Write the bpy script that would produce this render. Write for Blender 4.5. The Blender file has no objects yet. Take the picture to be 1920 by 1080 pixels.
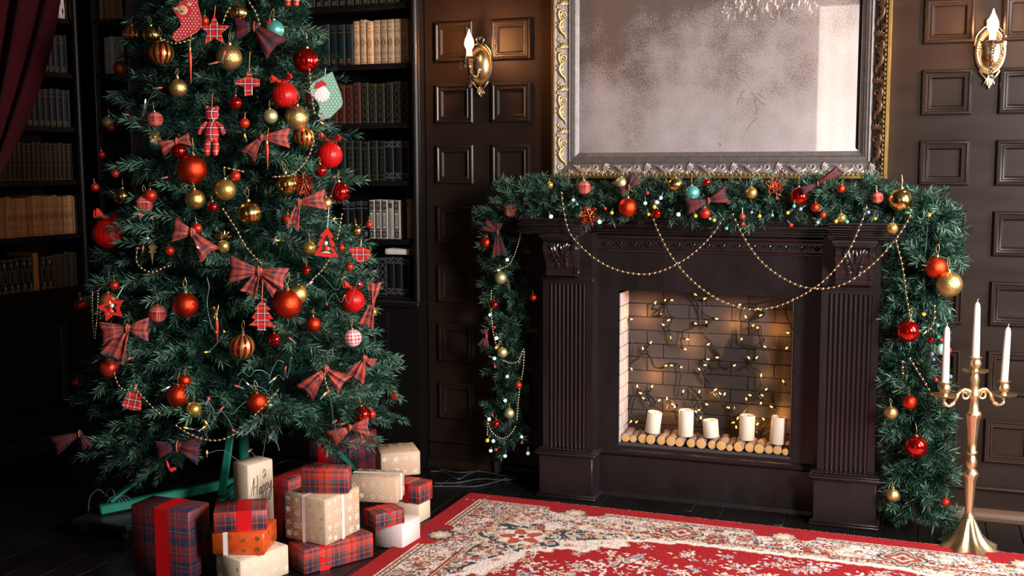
import bpy, bmesh, math, random
import numpy as np
from mathutils import Vector, Matrix

scene = bpy.context.scene
COL = scene.collection
PI = math.pi

# ------------------------------------------------------------------ camera
F_PX = 2101.6
YAW, PITCH, ROLL = 0.35009967, 0.11235609, -0.00393044
CAM = np.array([0.61029936, -4.3148164, 1.3])
FW = np.array([-math.sin(YAW) * math.cos(PITCH), math.cos(YAW) * math.cos(PITCH), -math.sin(PITCH)])
_r = np.array([math.cos(YAW), math.sin(YAW), 0.0])
_u = np.cross(_r, FW)
RT = _r * math.cos(ROLL) + _u * math.sin(ROLL)
UP = -_r * math.sin(ROLL) + _u * math.cos(ROLL)
cam_data = bpy.data.cameras.new('camera')
cam = bpy.data.objects.new('camera', cam_data)
COL.objects.link(cam)
cam_data.sensor_width = 36.0
cam_data.lens = F_PX * 36.0 / 1920.0
cam_data.clip_start = 0.05
cam.matrix_world = Matrix(((RT[0], UP[0], -FW[0], CAM[0]), (RT[1], UP[1], -FW[1], CAM[1]),
                           (RT[2], UP[2], -FW[2], CAM[2]), (0, 0, 0, 1)))
scene.camera = cam

# ------------------------------------------------------------------ world, light, exposure
world = bpy.data.worlds.new('sky')
scene.world = world
world.use_nodes = True
world.node_tree.nodes['Background'].inputs[0].default_value = (0.75, 0.85, 1.0, 1)
world.node_tree.nodes['Background'].inputs[1].default_value = 0.2


def area(name, loc, target, sx, sy, power, col):
    d = bpy.data.lights.new(name, 'AREA')
    d.shape = 'RECTANGLE'
    d.size, d.size_y, d.energy, d.color = sx, sy, power, col
    o = bpy.data.objects.new(name, d)
    COL.objects.link(o)
    o.location = loc
    o.rotation_euler = (Vector(target) - Vector(loc)).to_track_quat('-Z', 'Y').to_euler()
    return o


# daylight entering by the two windows of the right-hand wall and the curtained window behind the camera
area('window_daylight', (2.44, -1.15, 1.65), (-0.9, -0.9, 0.7), 0.8, 1.6, 105, (1.0, 0.95, 0.91))
area('window_daylight', (2.44, -3.0, 1.75), (-1.2, -1.0, 0.6), 0.55, 1.0, 190, (1.0, 0.97, 0.94))
vs = scene.view_settings
vs.view_transform = 'Standard'
vs.look = 'None'
vs.gamma = 1.0
vs.use_curve_mapping = False
vs.exposure = 0.10


# ------------------------------------------------------------------ pixel -> world helpers (photo frame 1920x1080)
def ray(u, w):
    return FW * F_PX + RT * (u - 960) - UP * (w - 540)


def AY(u, w, y):
    d = ray(u, w)
    return Vector(CAM + d * ((y - CAM[1]) / d[1]))


def AZ(u, w, z=0.0):
    d = ray(u, w)
    return Vector(CAM + d * ((z - CAM[2]) / d[2]))


def AD(u, w, dep):
    return Vector(CAM + ray(u, w) / F_PX * dep)


def depth(p):
    return float((np.array(p) - CAM) @ FW)


def mpp(p):
    return depth(p) / F_PX


VR, VU, VN = Vector(RT), Vector(UP), Vector(-FW)


# ------------------------------------------------------------------ materials
def _nt(name):
    m = bpy.data.materials.new(name)
    m.use_nodes = True
    return m, m.node_tree.nodes, m.node_tree.links, m.node_tree.nodes['Principled BSDF']


def mat(name, col, rough=0.5, metal=0.0, spec=0.5, coat=0.0, emit=None, es=0.0, var=0.0, vscale=8.0,
        bump=0.0, bscale=60.0, trans=0.0, ior=1.45, sheen=0.0, stretch=None, objrand=0.0, rvar=0.0):
    m, n, l, b = _nt(name)
    b.inputs['Base Color'].default_value = (*col, 1)
    b.inputs['Roughness'].default_value = rough
    b.inputs['Metallic'].default_value = metal
    b.inputs['Specular IOR Level'].default_value = spec
    b.inputs['Coat Weight'].default_value = coat
    b.inputs['Transmission Weight'].default_value = trans
    b.inputs['IOR'].default_value = ior
    b.inputs['Sheen Weight'].default_value = sheen
    if emit:
        b.inputs['Emission Color'].default_value = (*emit, 1)
        b.inputs['Emission Strength'].default_value = es
    tc = n.new('ShaderNodeTexCoord')
    src = tc.outputs['Object']
    if stretch:
        mp = n.new('ShaderNodeMapping')
        mp.inputs['Scale'].default_value = stretch
        l.new(src, mp.inputs[0])
        src = mp.outputs[0]
    if var or objrand or rvar:
        tx = n.new('ShaderNodeTexNoise')
        tx.inputs['Scale'].default_value = vscale
        tx.inputs['Detail'].default_value = 5
        l.new(src, tx.inputs['Vector'])
        if rvar:
            mr = n.new('ShaderNodeMapRange')
            mr.inputs[1].default_value, mr.inputs[2].default_value = 0.3, 0.7
            mr.inputs[3].default_value, mr.inputs[4].default_value = max(0.03, rough - rvar), rough + rvar
            l.new(tx.outputs[0], mr.inputs[0])
            l.new(mr.outputs[0], b.inputs['Roughness'])
        fac = tx.outputs[0]
        if objrand:
            oi = n.new('ShaderNodeObjectInfo')
            fac2 = oi.outputs['Random']
        if var or objrand:
            mx = n.new('ShaderNodeMix')
            mx.data_type = 'RGBA'
            a = var if var else objrand
            mx.inputs[6].default_value = (*[max(0, c * (1 - a)) for c in col], 1)
            mx.inputs[7].default_value = (*[c * (1 + a) for c in col], 1)
            l.new(fac2 if (objrand and not var) else fac, mx.inputs[0])
            out = mx.outputs[2]
            if var and objrand:
                hs = n.new('ShaderNodeHueSaturation')
                mr2 = n.new('ShaderNodeMapRange')
                mr2.inputs[3].default_value, mr2.inputs[4].default_value = 1 - objrand, 1 + objrand
                l.new(fac2, mr2.inputs[0])
                l.new(mr2.outputs[0], hs.inputs['Value'])
                l.new(out, hs.inputs['Color'])
                out = hs.outputs[0]
            l.new(out, b.inputs['Base Color'])
    if bump:
        t2 = n.new('ShaderNodeTexNoise')
        t2.inputs['Scale'].default_value = bscale
        t2.inputs['Detail'].default_value = 3
        l.new(src, t2.inputs['Vector'])
        bp = n.new('ShaderNodeBump')
        bp.inputs['Strength'].default_value = bump
        bp.inputs['Distance'].default_value = 0.01
        l.new(t2.outputs[0], bp.inputs['Height'])
        l.new(bp.outputs[0], b.inputs['Normal'])
    return m


def glitter(name, col, scale=70.0, rough=0.32, strength=0.55, stretch=None):
    """metallic flakes: every voronoi cell tips the normal its own way"""
    m, n, l, b = _nt(name)
    b.inputs['Metallic'].default_value = 0.9
    b.inputs['Roughness'].default_value = rough
    tc = n.new('ShaderNodeTexCoord')
    src = tc.outputs['Object']
    if stretch:
        mp = n.new('ShaderNodeMapping')
        mp.inputs['Scale'].default_value = stretch
        l.new(src, mp.inputs[0])
        src = mp.outputs[0]
    vo = n.new('ShaderNodeTexVoronoi')
    vo.inputs['Scale'].default_value = scale
    l.new(src, vo.inputs['Vector'])
    geo = n.new('ShaderNodeNewGeometry')
    sub = n.new('ShaderNodeVectorMath'); sub.operation = 'SUBTRACT'
    sub.inputs[1].default_value = (0.5, 0.5, 0.5)
    l.new(vo.outputs['Color'], sub.inputs[0])
    sc = n.new('ShaderNodeVectorMath'); sc.operation = 'SCALE'
    sc.inputs['Scale'].default_value = strength
    l.new(sub.outputs[0], sc.inputs[0])
    ad = n.new('ShaderNodeVectorMath'); ad.operation = 'ADD'
    l.new(geo.outputs['Normal'], ad.inputs[0]); l.new(sc.outputs[0], ad.inputs[1])
    nm = n.new('ShaderNodeVectorMath'); nm.operation = 'NORMALIZE'
    l.new(ad.outputs[0], nm.inputs[0])
    l.new(nm.outputs[0], b.inputs['Normal'])
    hs = n.new('ShaderNodeMix'); hs.data_type = 'RGBA'
    hs.inputs[6].default_value = (*[c * 0.62 for c in col], 1)
    hs.inputs[7].default_value = (*[min(1, c * 1.25) for c in col], 1)
    sx = n.new('ShaderNodeSeparateColor')
    l.new(vo.outputs['Color'], sx.inputs[0])
    l.new(sx.outputs[0], hs.inputs[0])
    l.new(hs.outputs[2], b.inputs['Base Color'])
    return m


def plaid(name, stops, scale, rough=0.75, sheen=0.0, stops2=None, spec=0.25, coat=0.0):
    """woven check: the same stripe sequence in warp and weft, averaged; UV in metres"""
    m, n, l, b = _nt(name)
    b.inputs['Roughness'].default_value = rough
    b.inputs['Sheen Weight'].default_value = sheen
    b.inputs['Specular IOR Level'].default_value = spec
    b.inputs['Coat Weight'].default_value = coat
    uv = n.new('ShaderNodeUVMap')
    sp = n.new('ShaderNodeSeparateXYZ')
    l.new(uv.outputs[0], sp.inputs[0])
    outs = []
    for ax, st in ((0, stops), (1, stops2 or stops)):
        mu = n.new('ShaderNodeMath'); mu.operation = 'MULTIPLY'
        mu.inputs[1].default_value = scale
        l.new(sp.outputs[ax], mu.inputs[0])
        fr = n.new('ShaderNodeMath'); fr.operation = 'FRACT'
        l.new(mu.outputs[0], fr.inputs[0])
        cr = n.new('ShaderNodeValToRGB')
        cr.color_ramp.interpolation = 'CONSTANT'
        e = cr.color_ramp.elements
        while len(e) < len(st):
            e.new(0.5)
        for i, (p, c) in enumerate(st):
            e[i].position = p
            e[i].color = (*c, 1)
        l.new(fr.outputs[0], cr.inputs[0])
        outs.append(cr.outputs[0])
    mx = n.new('ShaderNodeMix'); mx.data_type = 'RGBA'
    mx.inputs[0].default_value = 0.5
    l.new(outs[0], mx.inputs[6]); l.new(outs[1], mx.inputs[7])
    l.new(mx.outputs[2], b.inputs['Base Color'])
    return m


RED_, MAR, NAV, TAN_, GRY = (0.50, 0.035, 0.02), (0.16, 0.016, 0.02), (0.018, 0.026, 0.05), (0.42, 0.24, 0.10), (0.07, 0.075, 0.085)
ST_GIFT = [(0, RED_), (.18, NAV), (.24, RED_), (.28, NAV), (.46, TAN_), (.475, MAR), (.60, GRY), (.72, RED_), (.86, TAN_), (.875, RED_), (.94, MAR)]
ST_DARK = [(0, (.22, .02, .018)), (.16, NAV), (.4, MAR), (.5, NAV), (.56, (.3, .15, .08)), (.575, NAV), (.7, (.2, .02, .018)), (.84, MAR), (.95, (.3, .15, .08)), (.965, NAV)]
ST_BOW = [(0, (.44, .05, .03)), (.20, (.03, .036, .055)), (.42, (.46, .055, .035)), (.52, (.55, .32, .14)), (.545, (.32, .045, .04)), (.72, (.04, .042, .06)), (.82, (.42, .05, .035)), (.94, (.5, .3, .14)), (.96, (.40, .04, .03))]
ST_TART = [(0, (.55, .012, .015)), (.3, (.02, .015, .02)), (.38, (.8, .7, .65)), (.43, (.02, .015, .02)), (.5, (.55, .012, .015)), (.7, (.5, .3, .1)), (.74, (.55, .012, .015)), (.88, (.03, .02, .03)), (.96, (.8, .75, .7))]
ST_BALL = [(0, (.42, .03, .03)), (.32, (.10, .015, .02)), (.5, (.42, .03, .03)), (.62, (.62, .42, .28)), (.70, (.42, .03, .03)), (.86, (.62, .4, .28)), (.93, (.2, .02, .02))]
ST_GING = [(0, (.55, .05, .06)), (.22, (.75, .62, .58)), (.36, (.55, .07, .07)), (.5, (.8, .7, .66)), (.72, (.5, .05, .06)), (.86, (.8, .7, .66))]

M = {}
M['mould'] = mat('dark_brown_gloss_paint', (.018, .0105, .0075), .27, spec=.6, var=.15, vscale=9)
M['wall'] = mat('dark_brown_paint', (.0165, .0090, .0061), .42, spec=.30, var=.18, vscale=5, bump=.04, bscale=220, stretch=(.5, 1, 3), rvar=.07)
M['woodg'] = mat('rubbed_black_brown_paint', (.0160, .0102, .0112), .25, spec=.6, var=.3, vscale=14, bump=.06, bscale=120, stretch=(1, 1, .25))
M['wood'] = mat('black_brown_paint', (.0122, .0080, .0088), .36, spec=.42, var=.3, vscale=14, bump=.07, bscale=120, stretch=(1, 1, .25), rvar=.08)
M['case'] = mat('black_bookcase_paint', (.0055, .0042, .0042), .42, spec=.35, var=.2, vscale=9, bump=.04, bscale=100)
M['floor'] = mat('black_floor_boards', (.006, .0048, .0046), .34, spec=.42, var=.4, vscale=16, bump=.10, bscale=70, stretch=(3, .35, 1), objrand=.3)
M['base'] = mat('brown_baseboard_wood', (.10, .055, .034), .42, var=.25, vscale=9, stretch=(.3, 1, 4))
M['plaster'] = mat('grey_mauve_plaster', (.06, .048, .045), .85, var=.3, vscale=1.6, bump=.15, bscale=18)
M['ceil'] = mat('dark_ceiling_paint', (.03, .025, .022), .8, var=.1)
M['brass'] = mat('worn_brass', (.72, .53, .30), .36, metal=1, var=.25, vscale=30, bump=.05, bscale=90)
M['gilt_shade'] = mat('gilt_painted_shade', (.20, .115, .065), .45, metal=.7, var=.5, vscale=26, bump=.1, bscale=160)  # darkened gilt: shade of the right-hand scrolls put into the colour
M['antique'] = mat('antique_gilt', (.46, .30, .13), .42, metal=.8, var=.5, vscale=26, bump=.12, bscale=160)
M['pewter_shade'] = mat('pewter_painted_shade', (.035, .029, .027), .5, metal=.3, var=.4, vscale=40)  # darkened frame colour: painted shade for the right and top rails
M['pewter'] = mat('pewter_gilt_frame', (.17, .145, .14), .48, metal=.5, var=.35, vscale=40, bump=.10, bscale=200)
M['gold'] = mat('bright_gold_leaf', (.72, .48, .16), .3, metal=1, var=.3, vscale=50)
M['goldbead'] = mat('gold_bead', (.86, .70, .42), .22, metal=1)
M['silver'] = mat('silvered_brass', (.66, .48, .27), .30, metal=1, var=.2, vscale=40)
M['crystal'] = mat('crystal_glass', (1, 1, 1), .03, trans=1.0, ior=1.5)
M['wax'] = mat('white_wax', (.82, .78, .74), .45, var=.03)
M['ivory'] = mat('ivory_wax', (.80, .70, .56), .5, var=.05, bump=.03)
M['wick'] = mat('wick', (.55, .5, .45), .9)
M['needle'] = mat('pvc_needles', (.005, .035, .023), .40, spec=.45, var=.35, vscale=7, objrand=.25)
M['needle_glint'] = mat('pvc_needles_painted_glint', (.080, .185, .125), .42, spec=.45, var=.3, vscale=7, objrand=.2)  # bright copy of the needles: highlights painted into some twigs
M['twig'] = mat('brown_twig_wire', (.05, .04, .025), .7)
M['trunk'] = mat('green_steel_paint', (.012, .17, .115), .33, spec=.5, var=.15, vscale=12)
M['black'] = mat('black_rubber', (.012, .012, .013), .5)
M['chrome'] = mat('chrome', (.6, .6, .62), .2, metal=1)
M['kraft'] = mat('kraft_paper', (.52, .36, .235), .62, var=.08, vscale=14, bump=.10, bscale=26)
M['kraftpale'] = mat('pale_kraft_paper', (.66, .50, .36), .6, var=.06, vscale=14, bump=.08, bscale=26)
M['orange'] = mat('orange_foil_paper', (.62, .075, .012), .3, spec=.7, var=.2, vscale=16, bump=.16, bscale=22)
M['whitebox'] = mat('pearl_paper', (.70, .60, .57), .4, var=.08, vscale=60, bump=.16, bscale=160)
M['whiteink'] = mat('white_print', (.84, .76, .68), .6)
M['goldink'] = mat('gold_print', (.50, .27, .06), .35, metal=.7)
M['ink'] = mat('black_ink', (.02, .015, .015), .6)
M['redrib'] = mat('red_satin_ribbon', (.56, .008, .010), .36, spec=.4)
M['whiterib'] = mat('white_satin_ribbon', (.82, .74, .72), .4)
M['orangecord'] = mat('orange_cord', (.75, .13, .02), .5)
M['whitecord'] = mat('white_cord', (.7, .65, .62), .6)
M['goldcord'] = mat('gold_cord', (.55, .38, .15), .45, metal=.5)
M['organza'] = mat('red_organza', (.55, .03, .02), .35, spec=.6, bump=.2, bscale=40)
M['velvet'] = mat('wine_velvet', (.040, .0020, .0038), .85, spec=.12, sheen=.1, var=.2, vscale=6)
M['pl_gift'] = plaid('plaid_wrap', ST_GIFT, 10.5, .5, 0, spec=.3)
M['pl_dark'] = plaid('dark_plaid_wrap', ST_DARK, 9.0, .5, 0, spec=.3)
M['pl_bow'] = plaid('plaid_bow_cloth', ST_BOW, 17.0)
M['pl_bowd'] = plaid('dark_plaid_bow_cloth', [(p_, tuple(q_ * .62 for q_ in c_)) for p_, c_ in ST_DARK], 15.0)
M['pl_tart'] = plaid('tartan_cloth', ST_TART, 19.0)
M['pl_ball'] = plaid('plaid_cloth_ball', ST_BALL, 2.6)
M['pl_ging'] = plaid('gingham_cloth_ball', ST_GING, 2.4)
M['g_gold'] = glitter('gold_glitter', (.62, .42, .16), 42)
M['g_red'] = glitter('red_glitter', (.68, .045, .012), 34, .34, .5, (1, 1, 5))
M['g_goldtex'] = glitter('gold_threaded', (.66, .42, .12), 30, .25, .5, (1, 1, 6))
M['m_gold'] = mat('satin_gold', (.62, .42, .11), .36, metal=.85)
M['m_lgold'] = mat('pale_green_gold', (.56, .52, .26), .4, metal=.75, bump=.2, bscale=30)
M['s_gold'] = mat('mirror_gold', (.74, .52, .16), .17, metal=1)
M['m_red'] = mat('satin_red', (.58, .035, .014), .38, metal=.55)
M['s_red'] = mat('mirror_red', (.60, .010, .008), .15, metal=.9, coat=.4)
M['teal'] = mat('satin_teal', (.11, .42, .36), .35, metal=.5)
M['frost'] = mat('frosted_teal', (.35, .62, .56), .6, var=.5, vscale=3, bump=.3, bscale=9)
M['satin'] = mat('red_satin_cloth', (.50, .005, .005), .36, spec=.4, var=.15, vscale=2, bump=.08, bscale=5)
M['redfelt'] = mat('red_felt', (.50, .012, .016), .8, sheen=.3)
M['redlac'] = mat('red_lacquer', (.62, .022, .015), .35, spec=.5)
M['mint'] = mat('mint_felt', (.20, .40, .30), .8, sheen=.3)
M['whitefelt'] = mat('white_felt', (.80, .75, .72), .8)
M['beige'] = mat('beige_felt', (.55, .34, .18), .8)
M['glittorange'] = glitter('red_copper_glitter', (.72, .07, .02), 300, .3, .6)
M['warmbulb'] = mat('warm_bulb', (1, .8, .5), .3, emit=(1.0, .38, .075), es=2.6)
M['flame'] = mat('flame_bulb', (1, .9, .7), .2, emit=(1.0, .68, .33), es=7)
M['greenwire'] = mat('dark_green_wire', (.003, .008, .007), .45)
M['whitewire'] = mat('clear_wire', (.10, .13, .13), .35, spec=.5)
M['b_yel'] = mat('yellow_berry', (.80, .48, .02), .35, emit=(.9, .5, .02), es=.10)
M['b_red'] = mat('red_berry', (.65, .03, .02), .3, emit=(.9, .05, .02), es=.08)
M['b_grn'] = mat('green_berry', (.10, .48, .33), .35, emit=(.1, .6, .45), es=.08)
M['b_blu'] = mat('blue_grey_berry', (.25, .31, .44), .35, emit=(.3, .4, .6), es=.05)
M['b_wht'] = mat('mint_white_berry', (.75, .88, .85), .3, emit=(.75, .95, .9), es=.5)
M['t_red'] = mat('red_light_tip', (.8, .05, .03), .25, emit=(1, .07, .03), es=1.0)
M['t_amb'] = mat('amber_light_tip', (.85, .4, .05), .25, emit=(1, .45, .06), es=1.2)
M['t_wht'] = mat('white_light_tip', (.8, .9, .9), .25, emit=(.8, .95, .95), es=.4)
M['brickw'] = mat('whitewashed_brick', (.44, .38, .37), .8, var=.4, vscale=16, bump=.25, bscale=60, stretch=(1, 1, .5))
M['bark'] = mat('birch_bark', (.26, .19, .15), .75, var=.6, vscale=24, bump=.4, bscale=80)
M['cut'] = mat('sawn_wood', (.66, .36, .14), .6, var=.2, vscale=60)
M['mortar'] = mat('dark_mortar', (.05, .04, .04), .9)


def soot_brick():
    m, n, l, b = _nt('sooty_brick')
    b.inputs['Roughness'].default_value = .75
    tc = n.new('ShaderNodeTexCoord')
    mp = n.new('ShaderNodeMapping'); mp.inputs['Scale'].default_value = (11, 5, 1.7)
    geo = n.new('ShaderNodeNewGeometry')
    l.new(geo.outputs['Position'], mp.inputs[0])
    a = n.new('ShaderNodeTexNoise'); a.inputs['Scale'].default_value = 1.0; a.inputs['Detail'].default_value = 6
    l.new(mp.outputs[0], a.inputs['Vector'])
    # old soot stain around the middle-right of the firebox back
    sb = n.new('ShaderNodeVectorMath'); sb.operation = 'SUBTRACT'
    sb.inputs[1].default_value = (-.02, 0, .44)
    l.new(geo.outputs['Position'], sb.inputs[0])
    s2 = n.new('ShaderNodeVectorMath'); s2.operation = 'MULTIPLY'
    s2.inputs[1].default_value = (3.6, 0, 3.0)
    l.new(sb.outputs[0], s2.inputs[0])
    ln = n.new('ShaderNodeVectorMath'); ln.operation = 'LENGTH'
    l.new(s2.outputs[0], ln.inputs[0])
    ad = n.new('ShaderNodeMath'); ad.operation = 'MULTIPLY_ADD'
    ad.inputs[1].default_value = 1.9
    l.new(a.outputs[0], ad.inputs[0]); l.new(ln.outputs['Value'], ad.inputs[2])
    cr = n.new('ShaderNodeValToRGB')
    e = cr.color_ramp.elements
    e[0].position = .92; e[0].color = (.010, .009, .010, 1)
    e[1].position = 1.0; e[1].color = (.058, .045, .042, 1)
    mr = n.new('ShaderNodeMath'); mr.operation = 'DIVIDE'; mr.inputs[1].default_value = 1.6
    l.new(ad.outputs[0], mr.inputs[0])
    l.new(mr.outputs[0], cr.inputs[0])
    l.new(cr.outputs[0], b.inputs['Base Color'])
    bp = n.new('ShaderNodeBump'); bp.inputs['Strength'].default_value = .3
    t2 = n.new('ShaderNodeTexNoise'); t2.inputs['Scale'].default_value = 70
    l.new(geo.outputs['Position'], t2.inputs['Vector'])
    l.new(t2.outputs[0], bp.inputs['Height']); l.new(bp.outputs[0], b.inputs['Normal'])
    return m


M['bricks'] = soot_brick()


def mirror_glass():
    """antiqued mirror: tarnished speckled silvering over a clear reflection"""
    m, n, l, b = _nt('antiqued_mirror')
    out = n['Material Output']
    tc = n.new('ShaderNodeTexCoord')
    big = n.new('ShaderNodeTexNoise'); big.inputs['Scale'].default_value = 4.2; big.inputs['Detail'].default_value = 6; big.inputs['Roughness'].default_value = .62
    fine = n.new('ShaderNodeTexNoise'); fine.inputs['Scale'].default_value = 170; fine.inputs['Detail'].default_value = 4
    l.new(tc.outputs['Object'], big.inputs['Vector']); l.new(tc.outputs['Object'], fine.inputs['Vector'])
    # base colour grows darker and warmer towards the top-left corner of the plate
    sp = n.new('ShaderNodeSeparateXYZ'); l.new(tc.outputs['Object'], sp.inputs[0])
    g = n.new('ShaderNodeMath'); g.operation = 'MULTIPLY_ADD'; g.inputs[1].default_value = -.62; g.inputs[2].default_value = -.22
    l.new(sp.outputs[2], g.inputs[0])
    g2 = n.new('ShaderNodeMath'); g2.operation = 'MULTIPLY_ADD'; g2.inputs[1].default_value = .16
    l.new(sp.outputs[0], g2.inputs[0]); l.new(g.outputs[0], g2.inputs[2])
    a1 = n.new('ShaderNodeMath'); a1.operation = 'MULTIPLY_ADD'; a1.inputs[1].default_value = .85
    l.new(big.outputs[0], a1.inputs[0]); l.new(g2.outputs[0], a1.inputs[2])
    a2 = n.new('ShaderNodeMath'); a2.operation = 'MULTIPLY_ADD'; a2.inputs[1].default_value = .55; 
    l.new(fine.outputs[0], a2.inputs[0]); l.new(a1.outputs[0], a2.inputs[2])
    cr = n.new('ShaderNodeValToRGB')
    e = cr.color_ramp.elements
    e[0].position = .44; e[0].color = (.155, .105, .092, 1)
    e[1].position = .92; e[1].color = (.55, .48, .49, 1)
    x = e.new(.66); x.color = (.41, .34, .33, 1)
    l.new(a2.outputs[0], cr.inputs[0])
    b.inputs['Roughness'].default_value = .7
    l.new(cr.outputs[0], b.inputs['Base Color'])
    bp = n.new('ShaderNodeBump'); bp.inputs['Strength'].default_value = .25; bp.inputs['Distance'].default_value = .004
    l.new(fine.outputs[0], bp.inputs['Height']); l.new(bp.outputs[0], b.inputs['Normal'])
    gl = n.new('ShaderNodeBsdfGlossy'); gl.inputs['Roughness'].default_value = .02
    gl.inputs['Color'].default_value = (.92, .90, .88, 1)
    ms = n.new('ShaderNodeMixShader'); ms.inputs[0].default_value = .36
    l.new(b.outputs[0], ms.inputs[1]); l.new(gl.outputs[0], ms.inputs[2])
    l.new(ms.outputs[0], out.inputs[0])
    return m


M['mirror'] = mirror_glass()
M['mirrorclear'] = mat('bevelled_mirror_edge', (.8, .76, .74), .08, metal=1)


def vcol(name, rough=.9, sheen=.3, bump=.3):
    m, n, l, b = _nt(name)
    at = n.new('ShaderNodeAttribute'); at.attribute_name = 'dye'
    l.new(at.outputs['Color'], b.inputs['Base Color'])
    b.inputs['Roughness'].default_value = rough
    b.inputs['Sheen Weight'].default_value = sheen
    b.inputs['Specular IOR Level'].default_value = .2
    tc = n.new('ShaderNodeTexCoord')
    t = n.new('ShaderNodeTexNoise'); t.inputs['Scale'].default_value = 220; t.inputs['Detail'].default_value = 2
    l.new(tc.outputs['Object'], t.inputs['Vector'])
    bp = n.new('ShaderNodeBump'); bp.inputs['Strength'].default_value = bump; bp.inputs['Distance'].default_value = .006
    l.new(t.outputs[0], bp.inputs['Height']); l.new(bp.outputs[0], b.inputs['Normal'])
    return m


M['rug'] = vcol('rug_pile', .95, 0.0, .35)


# ------------------------------------------------------------------ mesh builder
class MB:
    def __init__(s):
        s.v, s.f, s.m, s.uv = [], [], [], []

    def add(s, vs, fs, m=0, uvs=None, T=None):
        k = len(s.v)
        for p in vs:
            p = Vector(p)
            s.v.append(T @ p if T else p)
        for i, f in enumerate(fs):
            s.f.append([k + a for a in f])
            s.m.append(m if isinstance(m, int) else m[i])
            s.uv.append(uvs[i] if uvs else None)
        return s

    def box(s, lo, hi, m=0, T=None):
        x0, y0, z0 = lo
        x1, y1, z1 = hi
        return s.add([(x0, y0, z0), (x1, y0, z0), (x1, y1, z0), (x0, y1, z0), (x0, y0, z1), (x1, y0, z1), (x1, y1, z1), (x0, y1, z1)],
                     [(0, 3, 2, 1), (4, 5, 6, 7), (0, 1, 5, 4), (1, 2, 6, 5), (2, 3, 7, 6), (3, 0, 4, 7)], m, None, T)

    def cbox(s, lo, hi, c, m=0, T=None):
        """box with chamfered edges"""
        x0, y0, z0 = lo
        x1, y1, z1 = hi
        vs = []
        for z, i in ((z0, c), (z0 + c, 0), (z1 - c, 0), (z1, c)):
            a = i
            k = c if i == 0 else c * 1.0
            if i:
                vs += [(x0 + c, y0 + c, z), (x1 - c, y0 + c, z), (x1 - c, y1 - c, z), (x0 + c, y1 - c, z)]
            else:
                vs += [(x0 + c, y0, z), (x1 - c, y0, z), (x1, y0 + c, z), (x1, y1 - c, z), (x1 - c, y1, z), (x0 + c, y1, z), (x0, y1 - c, z), (x0, y0 + c, z)]
        fs = [(3, 2, 1, 0), (20, 21, 22, 23)]
        o, p = 4, 12
        for k in range(8):
            fs.append((o + k, o + (k + 1) % 8, p + (k + 1) % 8, p + k))
        b, t = 0, 20
        for k in range(4):
            fs.append((b + k, b + (k + 1) % 4, o + (2 * k + 1) % 8, o + 2 * k))
            fs.append((b + (k + 1) % 4, o + (2 * k + 2) % 8, o + 2 * k + 1))
            fs.append((t + (k + 1) % 4, t + k, p + 2 * k, p + (2 * k + 1) % 8))
            fs.append((t + (k + 1) % 4, p + 2 * k + 1, p + (2 * k + 2) % 8))
        return s.add(vs, fs, m, None, T)

    def tube(s, path, r, seg=8, m=0, caps=True, T=None):
        path = [Vector(p) for p in path]
        n = len(path)
        rr = r if isinstance(r, (list, tuple)) else [r] * n
        t = (path[1] - path[0]).normalized()
        a = t.orthogonal().normalized()
        vs, fs = [], []
        for i, p in enumerate(path):
            t = (path[min(i + 1, n - 1)] - path[max(i - 1, 0)])
            if t.length < 1e-9:
                t = Vector((0, 0, 1))
            t.normalize()
            a = (a - t * a.dot(t))
            if a.length < 1e-6:
                a = t.orthogonal()
            a.normalize()
            b = t.cross(a)
            for k in range(seg):
                q = 2 * PI * k / seg
                vs.append(p + (a * math.cos(q) + b * math.sin(q)) * rr[i])
        for i in range(n - 1):
            for k in range(seg):
                k2 = (k + 1) % seg
                fs.append((i * seg + k, i * seg + k2, (i + 1) * seg + k2, (i + 1) * seg + k))
        if caps:
            fs.append(tuple(range(seg - 1, -1, -1)))
            fs.append(tuple((n - 1) * seg + k for k in range(seg)))
        return s.add(vs, fs, m, None, T)

    def lathe(s, prof, seg=24, m=0, T=None, lob=None, uvr=None, facem=None):
        """profile [(r,z)] turned about z; lob(i, angle) scales the radius"""
        vs, fs, mm, uvs = [], [], [], []
        n = len(prof)
        for i, (r, z) in enumerate(prof):
            for k in range(seg):
                q = 2 * PI * k / seg
                g = r * (lob(i, q) if lob else 1.0)
                vs.append((g * math.cos(q), g * math.sin(q), z))
        for i in range(n - 1):
            for k in range(seg):
                k2 = (k + 1) % seg
                fs.append((i * seg + k, i * seg + k2, (i + 1) * seg + k2, (i + 1) * seg + k))
                mm.append(facem(i, k) if facem else m)
                u0, u1 = k / seg * (uvr or 1), (k + 1) / seg * (uvr or 1)
                v0, v1 = i / (n - 1) * (uvr or 1) * .5, (i + 1) / (n - 1) * (uvr or 1) * .5
                uvs.append(((u0, v0), (u1, v0), (u1, v1), (u0, v1)))
        if prof[0][0] > 1e-6:
            fs.append(tuple(range(seg - 1, -1, -1))); mm.append(m); uvs.append(None)
        if prof[-1][0] > 1e-6:
            fs.append(tuple((n - 1) * seg + k for k in range(seg))); mm.append(m); uvs.append(None)
        return s.add(vs, fs, mm, uvs if uvr else None, T)

    def ball(s, c, r, seg=12, rings=8, m=0, T=None, sc=(1, 1, 1)):
        prof = [(max(1e-7, math.sin(PI * i / rings)), -math.cos(PI * i / rings)) for i in range(rings + 1)]
        Tm = Matrix.Translation(c) @ Matrix.Diagonal((r * sc[0], r * sc[1], r * sc[2], 1))
        return s.lathe(prof, seg, m, T @ Tm if T else Tm)

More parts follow.
